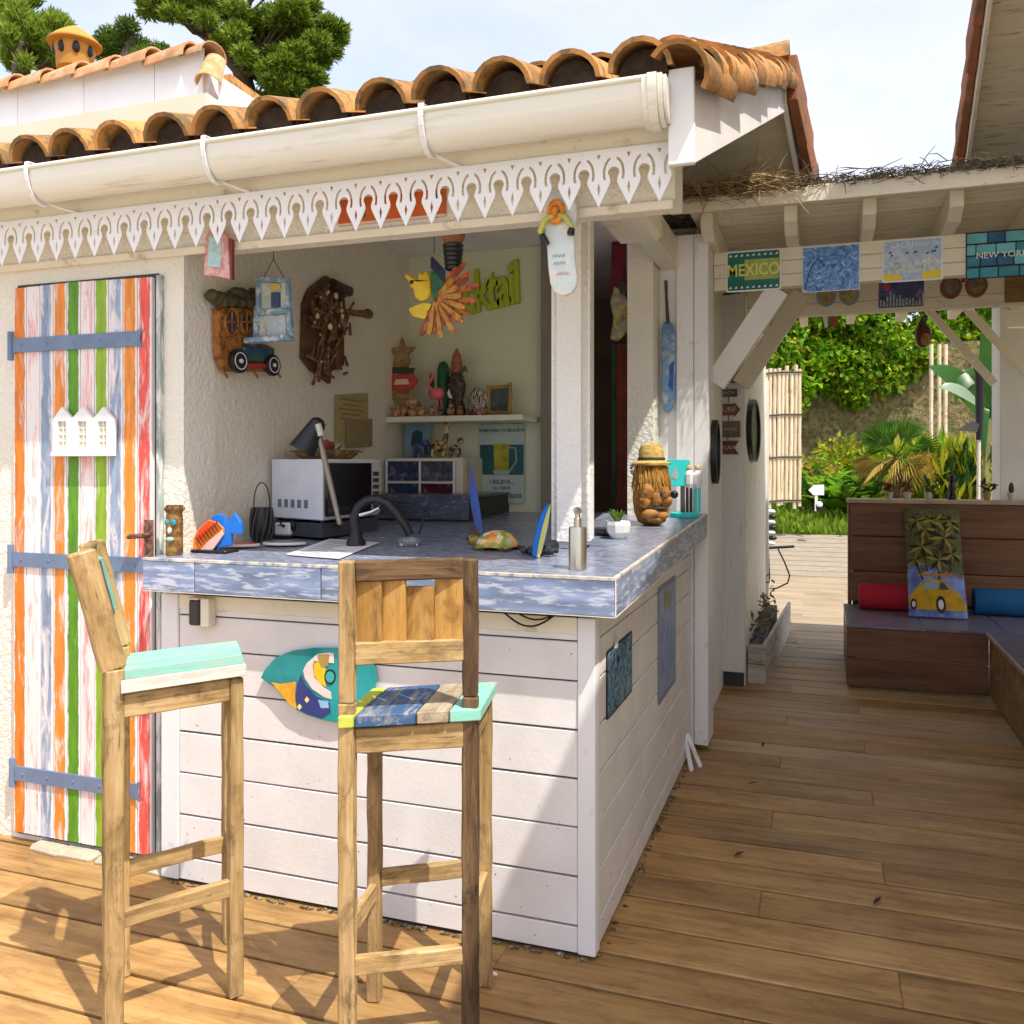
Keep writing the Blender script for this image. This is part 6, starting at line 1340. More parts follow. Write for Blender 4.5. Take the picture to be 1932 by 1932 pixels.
DP = leafmat('dry_plant', (.16, .10, .05), (.28, .22, .08)); n_ = 150; pp = np.stack([rng.uniform(PX1+.01, PX1+.10, n_), rng.uniform(6.3, 8.0, n_), .22+rng.random(n_)**2*.28], 1)
leaves('dry_plants', DP, pl, pp, .022, 0, 2.6, kind='stuff')
# black wire rack and striped garland near the wall end
t = thing('wire_rack', 'bent black wire rack beside the planter box', 'wire rack', PZ(1455, 1115, 0)); tt = 8.4
M().tube([PD(u, v, tt) for u, v in ((1448, 1034), (1498, 1031))], .014, 6).build('bar', BLACK, t, smooth=60)
M().tube([PD(u, v, tt) for u, v in ((1468, 1036), (1480, 1060), (1490, 1086), (1486, 1100), (1465, 1110), (1448, 1111), (1452, 1090), (1449, 1034))], .008, 6).build('loop', BLACK, t, smooth=60)
t = thing('rope_garland', 'black and white garland hanging at the end of the side wall', 'garland', PD(1452, 990, 8.3))
for i in range(7): M().ball(PD(1454+3*(i % 2), 965+i*10, 8.3), .045, .03, .022, 8, 5).build('bead', BLACK if i % 2 else WHITE, t, smooth=60)

# ------------------------------------------------------------------ benches, cushions and pots
BW = wood('bench_wood', (.10, .045, .022), (.20, .092, .045), (.29, .15, .075), .5, .7, .25, .25)
BX = .145; ben = thing('corner_bench', 'dark wooden corner bench with a tiled seat and a high back', 'bench', (1.0, 6.6, 0))
yb_, ys_ = 7.05, 6.15
ST = .415
for z0, z1 in ((.02, .20), (.206, .395)): M().box(BX, .965, ys_, ys_+.03, z0, z1).build('front_board', BW, ben, bev=.004)
M().box(BX, BX+.03, ys_+.031, 7.2, .02, .395).build('end_board', BW, ben, bev=.004)
for z0, z1 in ((.44, .66), (.666, .92), (.926, 1.165)): M().box(BX+.045, 3.2, yb_, yb_+.035, z0, z1).build('back_board', BW, ben, bev=.004)
M().box(BX+.06, 3.2, yb_+.036, yb_+.05, .3, 1.16).build('back_lining', DARK, ben)
M().box(BX+.03, BX+.055, yb_+.051, yb_+.22, 0, 1.165).build('end_board', BW, ben, bev=.004)
M().box(BX+.02, 3.2, yb_-.02, yb_+.24, 1.166, 1.195).build('ledge', pm('ledge_wood', (.46, .36, .25), .7, .2, 5, stretch=(1, 6, 1)), ben, bev=.004)
STM = pm('seat_tile', (.15, .155, .21), .28, .3, 4, (.22, .19, .30), .45, 10, stretch=(1, 4, 1), rnd=.12)
for x0, x1 in ((BX-.005, .60), (.604, 1.06), (1.064, 1.6), (1.604, 2.2)): M().box(x0, x1, ys_-.012 if x1 < .99 else ys_+.0, yb_-.001, .397, ST).build('seat_tile', STM, ben, bev=.003)
for y0, y1 in ((3.1, 3.7), (3.704, 4.3), (4.304, 4.9), (4.904, 5.5), (5.504, ys_-.016)): M().box(.955, 1.5, y0, y1, .397, ST).build('seat_tile', STM, ben, bev=.003)
for z0, z1 in ((.02, .20), (.206, .395)): M().box(.968, .998, 3.1, ys_-.001, z0, z1).build('side_board', wood('bench_side', (.12, .07, .03), (.27, .17, .085), (.40, .28, .15), .6, .7, .25, .2), ben, bev=.004)
M().box(.945, .954, 3.1, ys_-.013, .395, ST+.002).build('edge_strip', pm('edge_pale', (.42, .36, .28), .5, .15, 9), ben)
def bolster(label, u0, u1, v0, v1, c, y=6.85):
    a, b = PY(u0, (v0+v1)/2, y), PY(u1, (v0+v1)/2, y); r = .092; t = thing('bolster_cushion', label, 'bolster', (a.x, y, ST), 'bolster cushions along the bench'); Ln = b.x-a.x
    m = M(); m.lathe([(r*.5, 0), (r*.92, .004), (r, .018), (r*1.0, Ln*.5), (r, Ln-.018), (r*.92, Ln-.004), (r*.5, Ln)], 18, (0, 0, r), Matrix.Rotation(R(90), 4, 'Y')); m.build('cover', c, t, local=True, smooth=40)
    m = M()
    for x in (.006, Ln-.006): m.lathe([(r*.97, -.003), (r*1.01, 0), (r*.97, .003)], 18, (x, 0, r), Matrix.Rotation(R(90), 4, 'Y'))
    m.build('piping', c, t, local=True, smooth=60)
RED = pm('red_canvas', (.50, .012, .035), .75, .1, 6, bmp=.25, bscale=90); BLC = pm('blue_canvas', (.012, .13, .33), .75, .1, 6, bmp=.25, bscale=90)
bolster('red bolster cushion left of the printed cushion', 1620, 1822, 1080, 1130, RED); bolster('blue bolster cushion at the right of the bench', 1836, 2040, 1085, 1140, BLC)
# tall printed cushion leaning on the back: palms above, yellow car below
cb0, cb1 = PY(1714, 1146, 6.58), PY(1826, 1146, 6.58); top = PY(1770, 962, 7.0); mid = (cb0+cb1)/2; mid.z = ST
up_ = (Vector((mid.x, 7.0, top.z))-mid); t = thing('printed_cushion', 'tall printed cushion with palm trees and a yellow car, leaning on the bench back', 'cushion', frame(mid, (1, 0, 0), Vector((0, -up_.z, up_.y)))); W_, H_ = (cb1.x-cb0.x)/2, up_.length
g = 10; m = M(); grid = []
for s in (1, -1):
    for j in range(g+1):
        for i in range(g+1):
            x, y = -1+2*i/g, j/g; puff = (max(0, (1-x*x))*max(0, 1-(2*y-1)**2))**.4; grid.append((x*W_*(1-.03*math.sin(math.pi*y)), y*H_, .02+s*.055*puff))
fs = []
for s in range(2):
    for j in range(g):
        for i in range(g):
            b = s*(g+1)**2+j*(g+1)+i; f = (b, b+1, b+g+2, b+g+1); fs.append(f if s == 0 else f[::-1])
m.add(grid, fs)
CUm = bpy.data.materials.new('cushion_print'); n, l, bsd = nodes_of(CUm); tcc = n.new('ShaderNodeTexCoord'); spx = n.new('ShaderNodeSeparateXYZ'); l.new(tcc.outputs['Object'], spx.inputs[0])
pv = coords(n, l, (1.6, .7, 1), False); pal_ = ramp(n, l, noise(n, l, pv, 13, 6, .7, 3.5), [(.32, (.012, .014, .008)), (.45, (.06, .075, .02)), (.55, (.14, .15, .04)), (.61, (.03, .025, .03)), (.64, (.30, .26, .42)), (.70, (.45, .42, .30))])
bl_ = ramp(n, l, noise(n, l, pv, 14, 4), [(.35, (.10, .16, .50)), (.6, (.25, .36, .70)), (.72, (.42, .38, .62))]); wv = noise(n, l, coords(n, l, (1, 1, 1), False), 9, 3)
ady = n.new('ShaderNodeMath'); ady.operation = 'MULTIPLY_ADD'; l.new(wv, ady.inputs[0]); ady.inputs[1].default_value = .35; l.new(spx.outputs['Y'], ady.inputs[2])
l.new(mixc(n, l, bl_, pal_, maprange(n, l, ady.outputs[0], .06, .12, 0, 1)), bsd.inputs['Base Color']); bsd.inputs['Roughness'].default_value = .8
m.build('cover', CUm, t, local=True, smooth=80)
def pz(x, y): y_ = y; return .022+.055*(max(0, (1-(x/W_)**2))*max(0, 1-(2*y_/H_-1)**2))**.4
def decal(pts, nm, mt, dz=.001, cen=None):
    cx = sum(p[0] for p in pts)/len(pts); cy = sum(p[1] for p in pts)/len(pts); k = len(pts); mm = M(); vs = []
    for f in (1, .6, .25): vs += [(cx+(x-cx)*f, cy+(y-cy)*f, pz(cx+(x-cx)*f, cy+(y-cy)*f)+dz) for x, y in pts]
    vs.append((cx, cy, pz(cx, cy)+dz)); ff = []
    for q in range(2):
        for i in range(k): ff.append((q*k+i, q*k+(i+1) % k, (q+1)*k+(i+1) % k, (q+1)*k+i))
    ff += [(2*k+i, 2*k+(i+1) % k, 3*k) for i in range(k)]
    mm.add(vs, ff); mm.build(nm, mt, t, local=True, smooth=80)
S = W_
YC_ = pm('car_yellow', (.62, .36, .012), .7, .2, 20); 
decal([(-.97*S, .30*S), (-.95*S, .75*S), (-.75*S, 1.0*S), (-.55*S, 1.25*S), (-.2*S, 1.42*S), (.25*S, 1.35*S), (.5*S, 1.05*S), (.8*S, .85*S), (.98*S, .45*S), (.95*S, .26*S), (.0, .2*S), (-.6*S, .22*S)], 'car_print', YC_, .002)
decal([(-.55*S, 1.0*S), (-.42*S, 1.24*S), (-.15*S, 1.33*S), (.05*S, 1.3*S), (.0, 1.0*S)], 'window_print', paint('print_glass', (.30, .42, .55), .7), .0035)
decal([(.06*S, 1.0*S), (.12*S, 1.3*S), (.25*S, 1.26*S), (.42*S, 1.0*S)], 'window_print', paint('print_glass_dark', (.06, .07, .09), .7), .0035)
for cx, rx_, ry_ in ((.1, .17, .33), (-.82, .11, .22)): decal(ell(cx*S, .42*S, rx_*S, ry_*S, 14), 'wheel_print', BLACK, .004); decal(ell(cx*S, .42*S, rx_*.55*S, ry_*.55*S, 12), 'hub_print', WHITE, .005)
decal([(-.7*S, 1.52*S), (-.6*S, 1.62*S), (.5*S, 1.66*S), (.62*S, 1.58*S), (.4*S, 1.5*S)], 'surfboard_print', paint('print_orange', (.55, .22, .02), .7), .002)
OLV = [paint('frond_olive', (.16, .17, .03), .8), paint('frond_dark', (.02, .025, .012), .8), paint('frond_gold', (.34, .28, .06), .8)]
for q_, (fx, fy, fr_) in enumerate(((-.45, 2.75, .62), (.35, 3.15, .6), (.1, 2.2, .55), (-.3, 3.5, .5), (.6, 2.5, .45), (-.7, 2.2, .4), (.1, 4.0, .6), (-.55, 4.4, .5), (.6, 4.5, .5), (.65, 3.7, .45), (-.1, 4.9, .5))):
    fy = min(fy, H_*.86/S)
    for i in range(9):
        g = R(i*40+q_*17); dx, dy = math.cos(g)*fr_*S*.95, math.sin(g)*fr_*S*.8-.1*S
        x0, y0, x1, y1 = fx*S, fy*S, max(-.96*S, min(.96*S, fx*S+dx)), min(H_*.97, fy*S+dy); nx, ny = -(y1-y0)*.13, (x1-x0)*.13
        decal([(x0, y0), ((x0+x1)/2+nx, (y0+y1)/2+ny), (x1, y1), ((x0+x1)/2-nx, (y0+y1)/2-ny)], 'frond_print', OLV[(i+q_) % 3], .002+.0004*(i % 3))
    decal([(fx*S-.03*S, fy*S), (fx*S+.03*S, fy*S), (fx*S*.7+.05*S, fy*S*.62), (fx*S*.7-.02*S, fy*S*.62)], 'trunk_print', paint('print_brown', (.10, .05, .03), .8), .0015)
# pots on the ledge
ZL = 1.195
for i, (u, kind) in enumerate(((1678, 'dry'), (1712, 'dry'), (1752, 'leafy'), (1796, 'figure'), (1862, 'dark'), (1908, 'cactus'))):
    p = PY(u, 935, yb_+.10); lab = {'dry': 'little pale pot of dry sticks on the bench ledge, ' + ('leftmost' if i == 0 else 'second from left'), 'leafy': 'little pale pot with a leafy sprig on the bench ledge', 'figure': 'black carved figure on the bench ledge', 'dark': 'dark flower pot by the torch pole on the bench ledge', 'cactus': 'tiny cactus pot on the ledge in front of the right post'}[kind]
    q = (p.x, yb_+.10, ZL)
    if kind == 'figure':
        t = thing('carved_figure', lab, 'figure', q); M().lathe([(.03, 0), (.03, .03), (.02, .05), (.026, .10), (.02, .13)], 8).build('body', BLACK, t, local=True); M().ball((0, 0, .155), .024, .024, .03).build('head', BLACK, t, local=True); continue
    t = thing('ledge_pot', lab, 'potted plant', q, 'little pots along the bench ledge')
    M().lathe([(.02, 0), (.028, .05), (.026, .055), (.02, .048)], 10).build('pot', pm('pot_'+('pale' if kind != 'dark' else 'brown'), (.5, .46, .36) if kind != 'dark' else (.30, .20, .12), .6, .2, 10), t, local=True, smooth=40)
    if kind == 'cactus': M().ball((0, 0, .085), .018, .018, .045).build('cactus', pm('cactus_dark', (.03, .04, .02), .7, .3, 20), t, local=True)
    else:
        n_ = 40; pp = np.array(q)+np.stack([rng.normal(0, .012, n_), rng.normal(0, .012, n_), .05+rng.random(n_)*.08], 1); leaves('foliage', leafmat('ledge_'+kind, *{'dry': ((.14, .09, .03), (.26, .16, .05)), 'leafy': ((.05, .10, .02), (.14, .22, .05)), 'dark': ((.05, .035, .02), (.10, .08, .03))}[kind]), t, pp, .022, .6, 2.2)

# ------------------------------------------------------------------ neighbour house on the right (its roof shades the walkway)
nb_ = thing('right_house', 'neighbouring house on the right with a red tiled verge and pale boarded soffit', 'house', (2.5, 4, 0))
VX_ = .74; ry, rz, sl = 4.2, 4.12, .663; sl2 = .30
zr = lambda y: rz-(y-ry)*sl if y > ry else rz-(ry-y)*sl2
HB = pm('soffit_pale', (.70, .64, .50), .65, .08, 3, (.44, .36, .22), .2, 10, stretch=(.6, 5, 5), rnd=.06)
def vq(y): return VX_ + (y-4.8)*.015
for seg in ((.3, ry, 12), (ry, 6.1, 12)):
    y0, y1, n_ = seg
    for i in range(n_):
        a, b = y0+(y1-y0)*i/n_, y0+(y1-y0)*(i+1)/n_-.006
        M().hexa([(vq(a)+.02, a, zr(a)), (5, a, zr(a)), (5, b, zr(b)), (vq(b)+.02, b, zr(b))], [(vq(a)+.02, a, zr(a)+.02), (5, a, zr(a)+.02), (5, b, zr(b)+.02), (vq(b)+.02, b, zr(b)+.02)]).build('soffit_board', HB, nb_)
    M().hexa([(vq(y0), y0, zr(y0)+.021), (5, y0, zr(y0)+.021), (5, y1, zr(y1)+.021), (vq(y1), y1, zr(y1)+.021)], [(vq(y0), y0, zr(y0)+.09), (5, y0, zr(y0)+.09), (5, y1, zr(y1)+.09), (vq(y1), y1, zr(y1)+.09)]).build('roof', TERRA, nb_)
for i in range(9):
    a = ry+i*.215; b = a+.24; o1 = .004*(i % 2)
    M().hexa([(vq(a)-.035-o1, a, zr(a)-.05), (vq(a)-.003, a, zr(a)-.05), (vq(b)-.003, b, zr(b)-.075), (vq(b)-.05-o1, b, zr(b)-.075)], [(vq(a)-.035-o1, a, zr(a)+.12), (vq(a)-.003, a, zr(a)+.12), (vq(b)-.003, b, zr(b)+.105), (vq(b)-.05-o1, b, zr(b)+.105)]).build('verge_tile', REDT, nb_, bev=.006)
for (y0, y1) in ((ry, 6.1), (.3, ry)):
    M().hexa([(vq(y0)+.0, y0, zr(y0)-.13), (vq(y0)+.018, y0, zr(y0)-.13), (vq(y1)+.018, y1, zr(y1)-.13), (vq(y1), y1, zr(y1)-.13)], [(vq(y0)+.0, y0, zr(y0)+.018), (vq(y0)+.018, y0, zr(y0)+.018), (vq(y1)+.018, y1, zr(y1)+.018), (vq(y1), y1, zr(y1)+.018)]).build('barge_board', PB, nb_)
wl = M(); 
for y0, y1, zb_ in ((1.0, ry, 0), (ry, 6.0, 0)): wl.hexa([(1.55, y0, zb_), (1.7, y0, zb_), (1.7, y1, zb_), (1.55, y1, zb_)], [(1.55, y0, zr(y0)-.002), (1.7, y0, zr(y0)-.002), (1.7, y1, zr(y1)-.002), (1.55, y1, zr(y1)-.002)])
wl.build('gable_wall', pm('house_cream', (.74, .68, .46), .8, .05, 2, bmp=.4), nb_)

# ------------------------------------------------------------------ garden beyond
def leafblob(pts_n, boxes):
    out = []
    for (c, r, n_) in boxes:
        v = rng.normal(size=(n_, 3)); v /= np.linalg.norm(v, axis=1)[:, None]; rad = .55+.45*rng.random((n_, 1))**.5; out.append(np.array(c)+v*rad*np.array(r))
    return np.concatenate(out)
gw = thing('garden_wall', 'dark overgrown stone garden wall behind the plants', 'garden wall', (6, 18, 1))
WLm = pm('old_wall', (.27, .20, .10), .95, .5, 5, (.12, .13, .04), .45, 12, bmp=1, bscale=14, bdist=.05)
M().box(-3, 14, 18.0, 18.4, .8, 3.7).build('wall', WLm, gw)
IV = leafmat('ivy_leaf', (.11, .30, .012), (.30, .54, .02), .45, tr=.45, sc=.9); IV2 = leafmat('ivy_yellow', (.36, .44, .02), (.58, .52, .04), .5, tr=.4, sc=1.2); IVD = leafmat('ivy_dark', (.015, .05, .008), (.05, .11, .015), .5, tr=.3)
def crown(u, v, t_, rx_, ry_, rz_, n_): p = PD(u, v, t_); return (tuple(p), (rx_, ry_, rz_), n_)
iv = thing('ivy_hedge', 'bright green ivy hedge tumbling over the garden wall', 'hedge', (6, 17, 1))
bx = []
for i in range(120):
    u = 1440+random.random()*470; v = random.uniform(470, 745); bx.append(crown(u, v, random.uniform(16.4, 17.5), random.uniform(.25, .7), .35, random.uniform(.2, .5), 420))
leaves('foliage', [IV, IV, IV, IV2], iv, leafblob(0, bx), .070, .5, 1.7)
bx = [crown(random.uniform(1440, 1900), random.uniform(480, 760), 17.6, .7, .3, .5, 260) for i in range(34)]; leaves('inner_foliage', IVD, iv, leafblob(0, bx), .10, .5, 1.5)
m = M()
for i in range(60):
    p = PD(random.uniform(1450, 1880), random.uniform(740, 800), 17.3); m.tube([p, p+Vector((random.uniform(-.3, .3), .2, -.5)), p+Vector((random.uniform(-.4, .4), .3, -1.1))], [.02, .015, .01], 5)
m.build('stems', pm('ivy_stem', (.13, .09, .05), .9, .4, 10), iv)
bs_ = thing('bamboo_screen', 'pale bamboo cane screen bound with dark ties beside the path', 'bamboo screen', (.3, 13.6, .6))
CANE = pm('bamboo_cane', (.70, .58, .42), .5, .15, 6, (.50, .38, .2), .3, 12, stretch=(3, 3, .4), rnd=.15); BT = 12.9
for i in range(9):
    u = 1446+i*7.9; a, b = PD(u-2+random.uniform(-1, 1), 962-random.random()*22, BT), PD(u+random.uniform(-1, 1), 692+random.uniform(-4, 10), BT); m = M(); n_ = 8
    m.tube([a.lerp(b, k/n_)+Vector((random.uniform(-.004, .004), 0, 0)) for k in range(n_+1)], [.028-.001*(k % 2) for k in range(n_+1)], 7); m.build('cane', CANE, bs_, smooth=60)
for v in (702, 782, 862, 944): m = M(); m.tube([PD(1441, v+3, BT-.035), PD(1476, v, BT-.035), PD(1513, v, BT-.035)], .012, 6); m.build('tie', DARK, bs_)
m = M(); a, b = PD(1438, 1000, BT-.3), PD(1446, 742, BT-.3); m.bar(a, b, .05, .05); m.build('post', WHITE, bs_)
M().box(-1.2, PD(1438, 700, BT).x-.02, 13.2, 13.3, .2, 3.0).build('panel', WHITE, bs_)
bx = [crown(random.uniform(1500, 1880), random.uniform(735, 870), 17.75, random.uniform(.15, .45), .12, random.uniform(.15, .4), 110) for i in range(46)]
leaves('strands', [IV, IV2, IVD], iv, leafblob(0, bx), .06, .5, 1.7)
# low tangle along the foot of the wall
tg = thing('undergrowth', 'yellow green undergrowth along the foot of the garden wall', 'undergrowth', (6, 17, .9))
bx = [crown(random.uniform(1520, 1890), random.uniform(865, 930), random.uniform(15.2, 16.8), random.uniform(.3, .6), .4, random.uniform(.2, .45), 330) for i in range(34)]
leaves('foliage', [IV, IV2, IV2, leafmat('tangle_dry', (.34, .24, .07), (.48, .36, .10))], tg, leafblob(0, bx), .06, .3, 2.6)
# big leaves, palm, grasses
def blade_plant(name, label, cat, u, v, t_, n_, ln, wd, mats_, rise=.7, group=None, base=None):
    p = base or PD(u, v, t_); p = Vector(p); t = thing(name, label, cat, p, group); m = M()
    for i in range(n_):
        a = random.uniform(0, 6.28); L_ = ln*random.uniform(.6, 1.1); d = Vector((math.cos(a), math.sin(a), 0)); w_ = wd*random.uniform(.7, 1.2); e = random.uniform(.55, 1.2)*rise
        sdv = Vector((-d.y, d.x, 0)); q = [p+d*(L_*f*.75)+Vector((0, 0, L_*(e*f*1.3-f*f*.75*e))) for f in (0, .3, .6, .85, 1)]; ws = [.25, .9, 1, .6, .05]
        vs = []; 
        for pt, ww in zip(q, ws): vs += [pt-sdv*w_*ww/2, pt+Vector((0, 0, -w_*.15*ww)), pt+sdv*w_*ww/2]
        m.k = random.randrange(len(mats_)); m.add(vs, [(3*j, 3*j+1, 3*j+4, 3*j+3) for j in range(4)]+[(3*j+1, 3*j+2, 3*j+5, 3*j+4) for j in range(4)])
    m.build('leaf_clump', mats_, t, smooth=60); return t, p
G1 = leafmat('canna_leaf', (.16, .38, .014), (.32, .54, .04), .35, tr=.4); G2 = leafmat('canna_dark', (.02, .085, .012), (.05, .14, .02), .35, tr=.3); YG = leafmat('reed_yellow', (.44, .50, .02), (.62, .58, .05), .5, tr=.45); PG = leafmat('palm_leaf', (.05, .17, .015), (.20, .34, .04), .45, tr=.35); DRY = leafmat('palm_dry', (.40, .28, .06), (.52, .40, .10), .7)
for i, (u, v, t_) in enumerate(((1545, 910, 14.2), (1582, 925, 13.9), (1620, 935, 13.7), (1650, 930, 14.0), (1600, 890, 14.6), (1560, 870, 15.0), (1640, 870, 14.8))):
    p = PD(u, v, t_); p.z = bankz(p.y)
    blade_plant('broadleaf_plant', ['low broad-leaved plant just left of the bench in the garden', 'broad-leaved plant behind the little white arrow', 'broad-leaved plant against the end of the bench', 'dark broad-leaved plant behind the bench end', 'broad-leaved plant below the middle of the wall', 'broad-leaved plant beside the bamboo screen', 'broad-leaved plant under the fan palm'][i], 'plant', 0, 0, 0, 26, .95, .17, [G1, G1, G2], .9, 'broad-leaved plants in the garden bed', p)
pp = PD(1690, 890, 13.2); pp.z = bankz(pp.y); fpal = thing('fan_palm', 'fan palm with spiky green and dry yellow fronds behind the bench', 'palm', pp); hub = Vector(PD(1690, 862, 13.2)); m = M(); md = M()
for i in range(34):
    a = random.uniform(0, 6.28); el = random.uniform(-.75, 1.3); d = Vector((math.cos(a)*math.cos(el), math.sin(a)*math.cos(el), math.sin(el))); tgt = md if el < .05 else m; c0_ = hub+d*.28; s1 = d.orthogonal().normalized(); s2 = d.cross(s1)
    for k in range(11):
        f = (k-5)/5; dd = (d+s1*f*.9).normalized(); tip = c0_+dd*.40+Vector((0, 0, -.10 if el < .2 else -.03)); tgt.add([c0_-s2*.008, c0_+dd*.22+s2*.02, tip, c0_+dd*.22-s2*.02], [(0, 1, 2, 3)])
    tgt.tube([hub, c0_], .008, 4)
m.build('green_fronds', PG, fpal); md.build('dry_fronds', DRY, fpal); M().tube([pp, (pp+hub)/2+Vector((.03, 0, 0)), hub], [.09, .08, .06], 8).build('trunk', pm('palm_trunk', (.10, .06, .03), .9, .5, 14, bmp=.8), fpal)
for i, (u, v, t_, mt, lab) in enumerate(((1790, 930, 13.4, [YG], 'yellow green reed clump behind the bench, left of the torch'), (1750, 930, 13.8, [YG, G1], 'green and yellow reed clump below the bamboo poles'), (1830, 925, 13.0, [YG, G2], 'tall reed clump right beside the torch pole'))):
    p = PD(u, v, t_); p.z = bankz(p.y); t = thing('reed_clump', lab, 'reeds', p, 'reed clumps behind the bench'); n_ = 900; b = np.array(p)+np.stack([rng.normal(0, .28, n_), rng.normal(0, .25, n_), rng.random(n_)*.9], 1)
    leaves('blades', mt, t, b, .05, 0, 6.5, dirs=np.tile([0, 0, 1.0], (n_, 1)), jitter=.35)
p = PD(1850, 800, 12.6); p.z = bankz(p.y); ban = thing('banana_plant', 'banana plant with long drooping leaves beside the torch', 'banana plant', p); cr_ = Vector(PD(1862, 790, 12.6)); m = M(); BN = leafmat('banana_leaf', (.03, .12, .02), (.10, .24, .04), .3, tr=.35); BNp = leafmat('banana_pale', (.30, .42, .30), (.40, .50, .36), .3, tr=.2)
def bigleaf(m, p0, p1, p2, w_):
    vs = []; 
    for k in range(9):
        f = k/8; pt = p0*(1-f)**2+p1*2*f*(1-f)+p2*f*f; tg = ((p1-p0)*(1-f)+(p2-p1)*f).normalized(); sdv = tg.cross(Vector((0, -1, .3))).normalized(); ww = w_*math.sin(math.pi*min(1, .08+f*.92))**.7; vs += [pt-sdv*ww/2+Vector((0, 0, -.02)), pt, pt+sdv*ww/2+Vector((0, 0, -.03))]
    m.add(vs, [(3*j, 3*j+1, 3*j+4, 3*j+3) for j in range(8)]+[(3*j+1, 3*j+2, 3*j+5, 3*j+4) for j in range(8)])
for u1, v1, u2, v2, w_ in ((1820, 700, 1752, 690, .34), (1840, 640, 1800, 760, .30), (1880, 640, 1856, 600, .30), (1850, 720, 1858, 860, .16), (1875, 700, 1905, 760, .3)): bigleaf(m, cr_, Vector(PD(u1, v1, 12.6)), Vector(PD(u2, v2, 12.4)), w_)
m.build('leaf', BN, ban, smooth=60); m = M(); bigleaf(m, Vector(PD(1845, 760, 12.3)), Vector(PD(1800, 715, 12.3)), Vector(PD(1770, 730, 12.3)), .16); m.build('pale_leaf', BNp, ban, smooth=60)
M().tube([p, cr_], [.09, .06], 8).build('stem', pm('banana_stem', (.18, .17, .06), .7, .3, 6), ban)
for i, u in enumerate((1757, 1772, 1784)):
    a, b = PD(u-1, 875, 15.2), PD(u, 650, 15.2); tag(M().tube([a, a.lerp(b, .5), b], .035, 7).build('bamboo_pole', pm('pole_pale', (.68, .56, .40), .5, .2, 6, (.45, .33, .18), .3, 12, rnd=.1), smooth=60), ['left one of three pale bamboo poles before the ivy', 'middle one of three pale bamboo poles before the ivy', 'right one of three pale bamboo poles before the ivy'][i], 'bamboo pole', 'bamboo poles before the ivy')
t = thing('garden_torch', 'black garden torch on a pale pole behind the bench', 'torch', PD(1846, 938, 9.0)); M().tube([PD(1846, 945, 9.0), PD(1847, 815, 9.0)], .018, 8).build('pole', pm('torch_pole', (.62, .56, .48), .5, .1, 6), t, smooth=60)
M().tube([PD(1847, 830, 9.0), PD(1848, 780, 9.0), PD(1848, 705, 9.0), PD(1848, 692, 9.0)], [.03, .04, .045, .06], 10).build('torch_head', BLACK, t, smooth=60)
m = M(); q = [PD(u, v, 8.95) for u, v in ((1803, 812), (1835, 794), (1848, 800), (1844, 815))]; m.add(q+[a+Vector((0, .01, .0)) for a in q], [(0, 1, 2, 3), (7, 6, 5, 4), (0, 4, 5, 1), (1, 5, 6, 2), (2, 6, 7, 3), (3, 7, 4, 0)]); m.build('vane', DARK, t)
o = PD(1540, 925, 12.8); t = thing('arrow_sign', 'small white arrow sign in the grass pointing left', 'arrow sign', on_front(o)); s = 12.8/FOC
M().plate([(-14*s, 0), (-5*s, 10*s), (14*s, 11*s), (14*s, -9*s), (-5*s, -9*s)], 0, .02).build('arrow', WHITE, t, local=True); M().box(-.02, .02, -.30, -9*s, 0, .015).build('stake', WHITE, t, local=True)
t = thing('spot_lamp', 'little black and white garden spot lamp in the grass', 'garden lamp', PD(1546, 965, 12.6)); M().lathe([(.04, 0), (.05, .05), (.05, .10), (.02, .11)], 10).build('housing', BLACK, t, local=True); M().ball((0, -.03, .10), .045, .03, .045).build('lens', WHITE, t, local=True)

# ------------------------------------------------------------------ house and pines behind on the left
hs = thing('rear_house', 'white gabled house with clay ridge tiles and a chimney pot behind the bar', 'house', (-8, 9, 0))
HY = 8.0; hw = pm('house_white', (.78, .76, .78), .7, .05, 1.5, (.6, .56, .52), .12, 5)
xr = PY(408, 160, HY).x; zt_ = PY(200, 142, HY).z; zl = PY(200, 225, HY).z
M().box(-14, xr-.10, HY, HY+.25, 2.0, zt_).build('wall', hw, hs)
for i in range(9): M().box(-14+i*1.0, min(-14+i*1.0+.992, xr-.15), HY-.03, HY-.002, zl+.02, zl+.60).build('facing_panel', pm('facing', (.80, .78, .82), .5, .04, 3, rnd=.04), hs, bev=.004) if -14+i < xr-.3 else None
M().box(-14, xr+.12, HY-.30, HY+.0, zl-.14, zl-.05).build('ledge', CREAM, hs, bev=.01)
M().box(-14, xr+.2, HY-.42, HY-.301, zl-1.2, zl-.10).build('lower_wall', pm('lower_cream', (.74, .66, .52), .8, .05, 2), hs)
rt = None
for i in range(16):
    x = xr-.30-i*.50
    mw = Matrix.Translation((x, HY+.05+random.uniform(-.01, .01), zt_-.02+(.015 if i % 2 else 0))) @ Matrix.Rotation(R(90), 4, 'Z') @ Matrix.Rotation(-.05, 4, 'X')
    if rt is None: rt = tile_mesh(.24, .19, .58, .022).build('ridge_tile', pm('house_tile', (.52, .26, .12), .85, .2, 3, (.55, .36, .20), .5, 7, bmp=.4, rnd=.18), hs, smooth=40, centre=False); o = rt
    else: o = copyto(rt, hs, Matrix())
    o.matrix_basis = WM[hs.name].inverted() @ mw; WM[o.name] = mw
o = copyto(rt, hs, Matrix()); mw = Matrix.Translation((xr-.02, HY-.02, zt_-.02)) @ Matrix.Rotation(R(75), 4, 'Z') @ Matrix.Rotation(.12, 4, 'X') @ Matrix.Diagonal((.72, .7, .7, 1)); o.matrix_basis = WM[hs.name].inverted() @ mw; WM[o.name] = mw
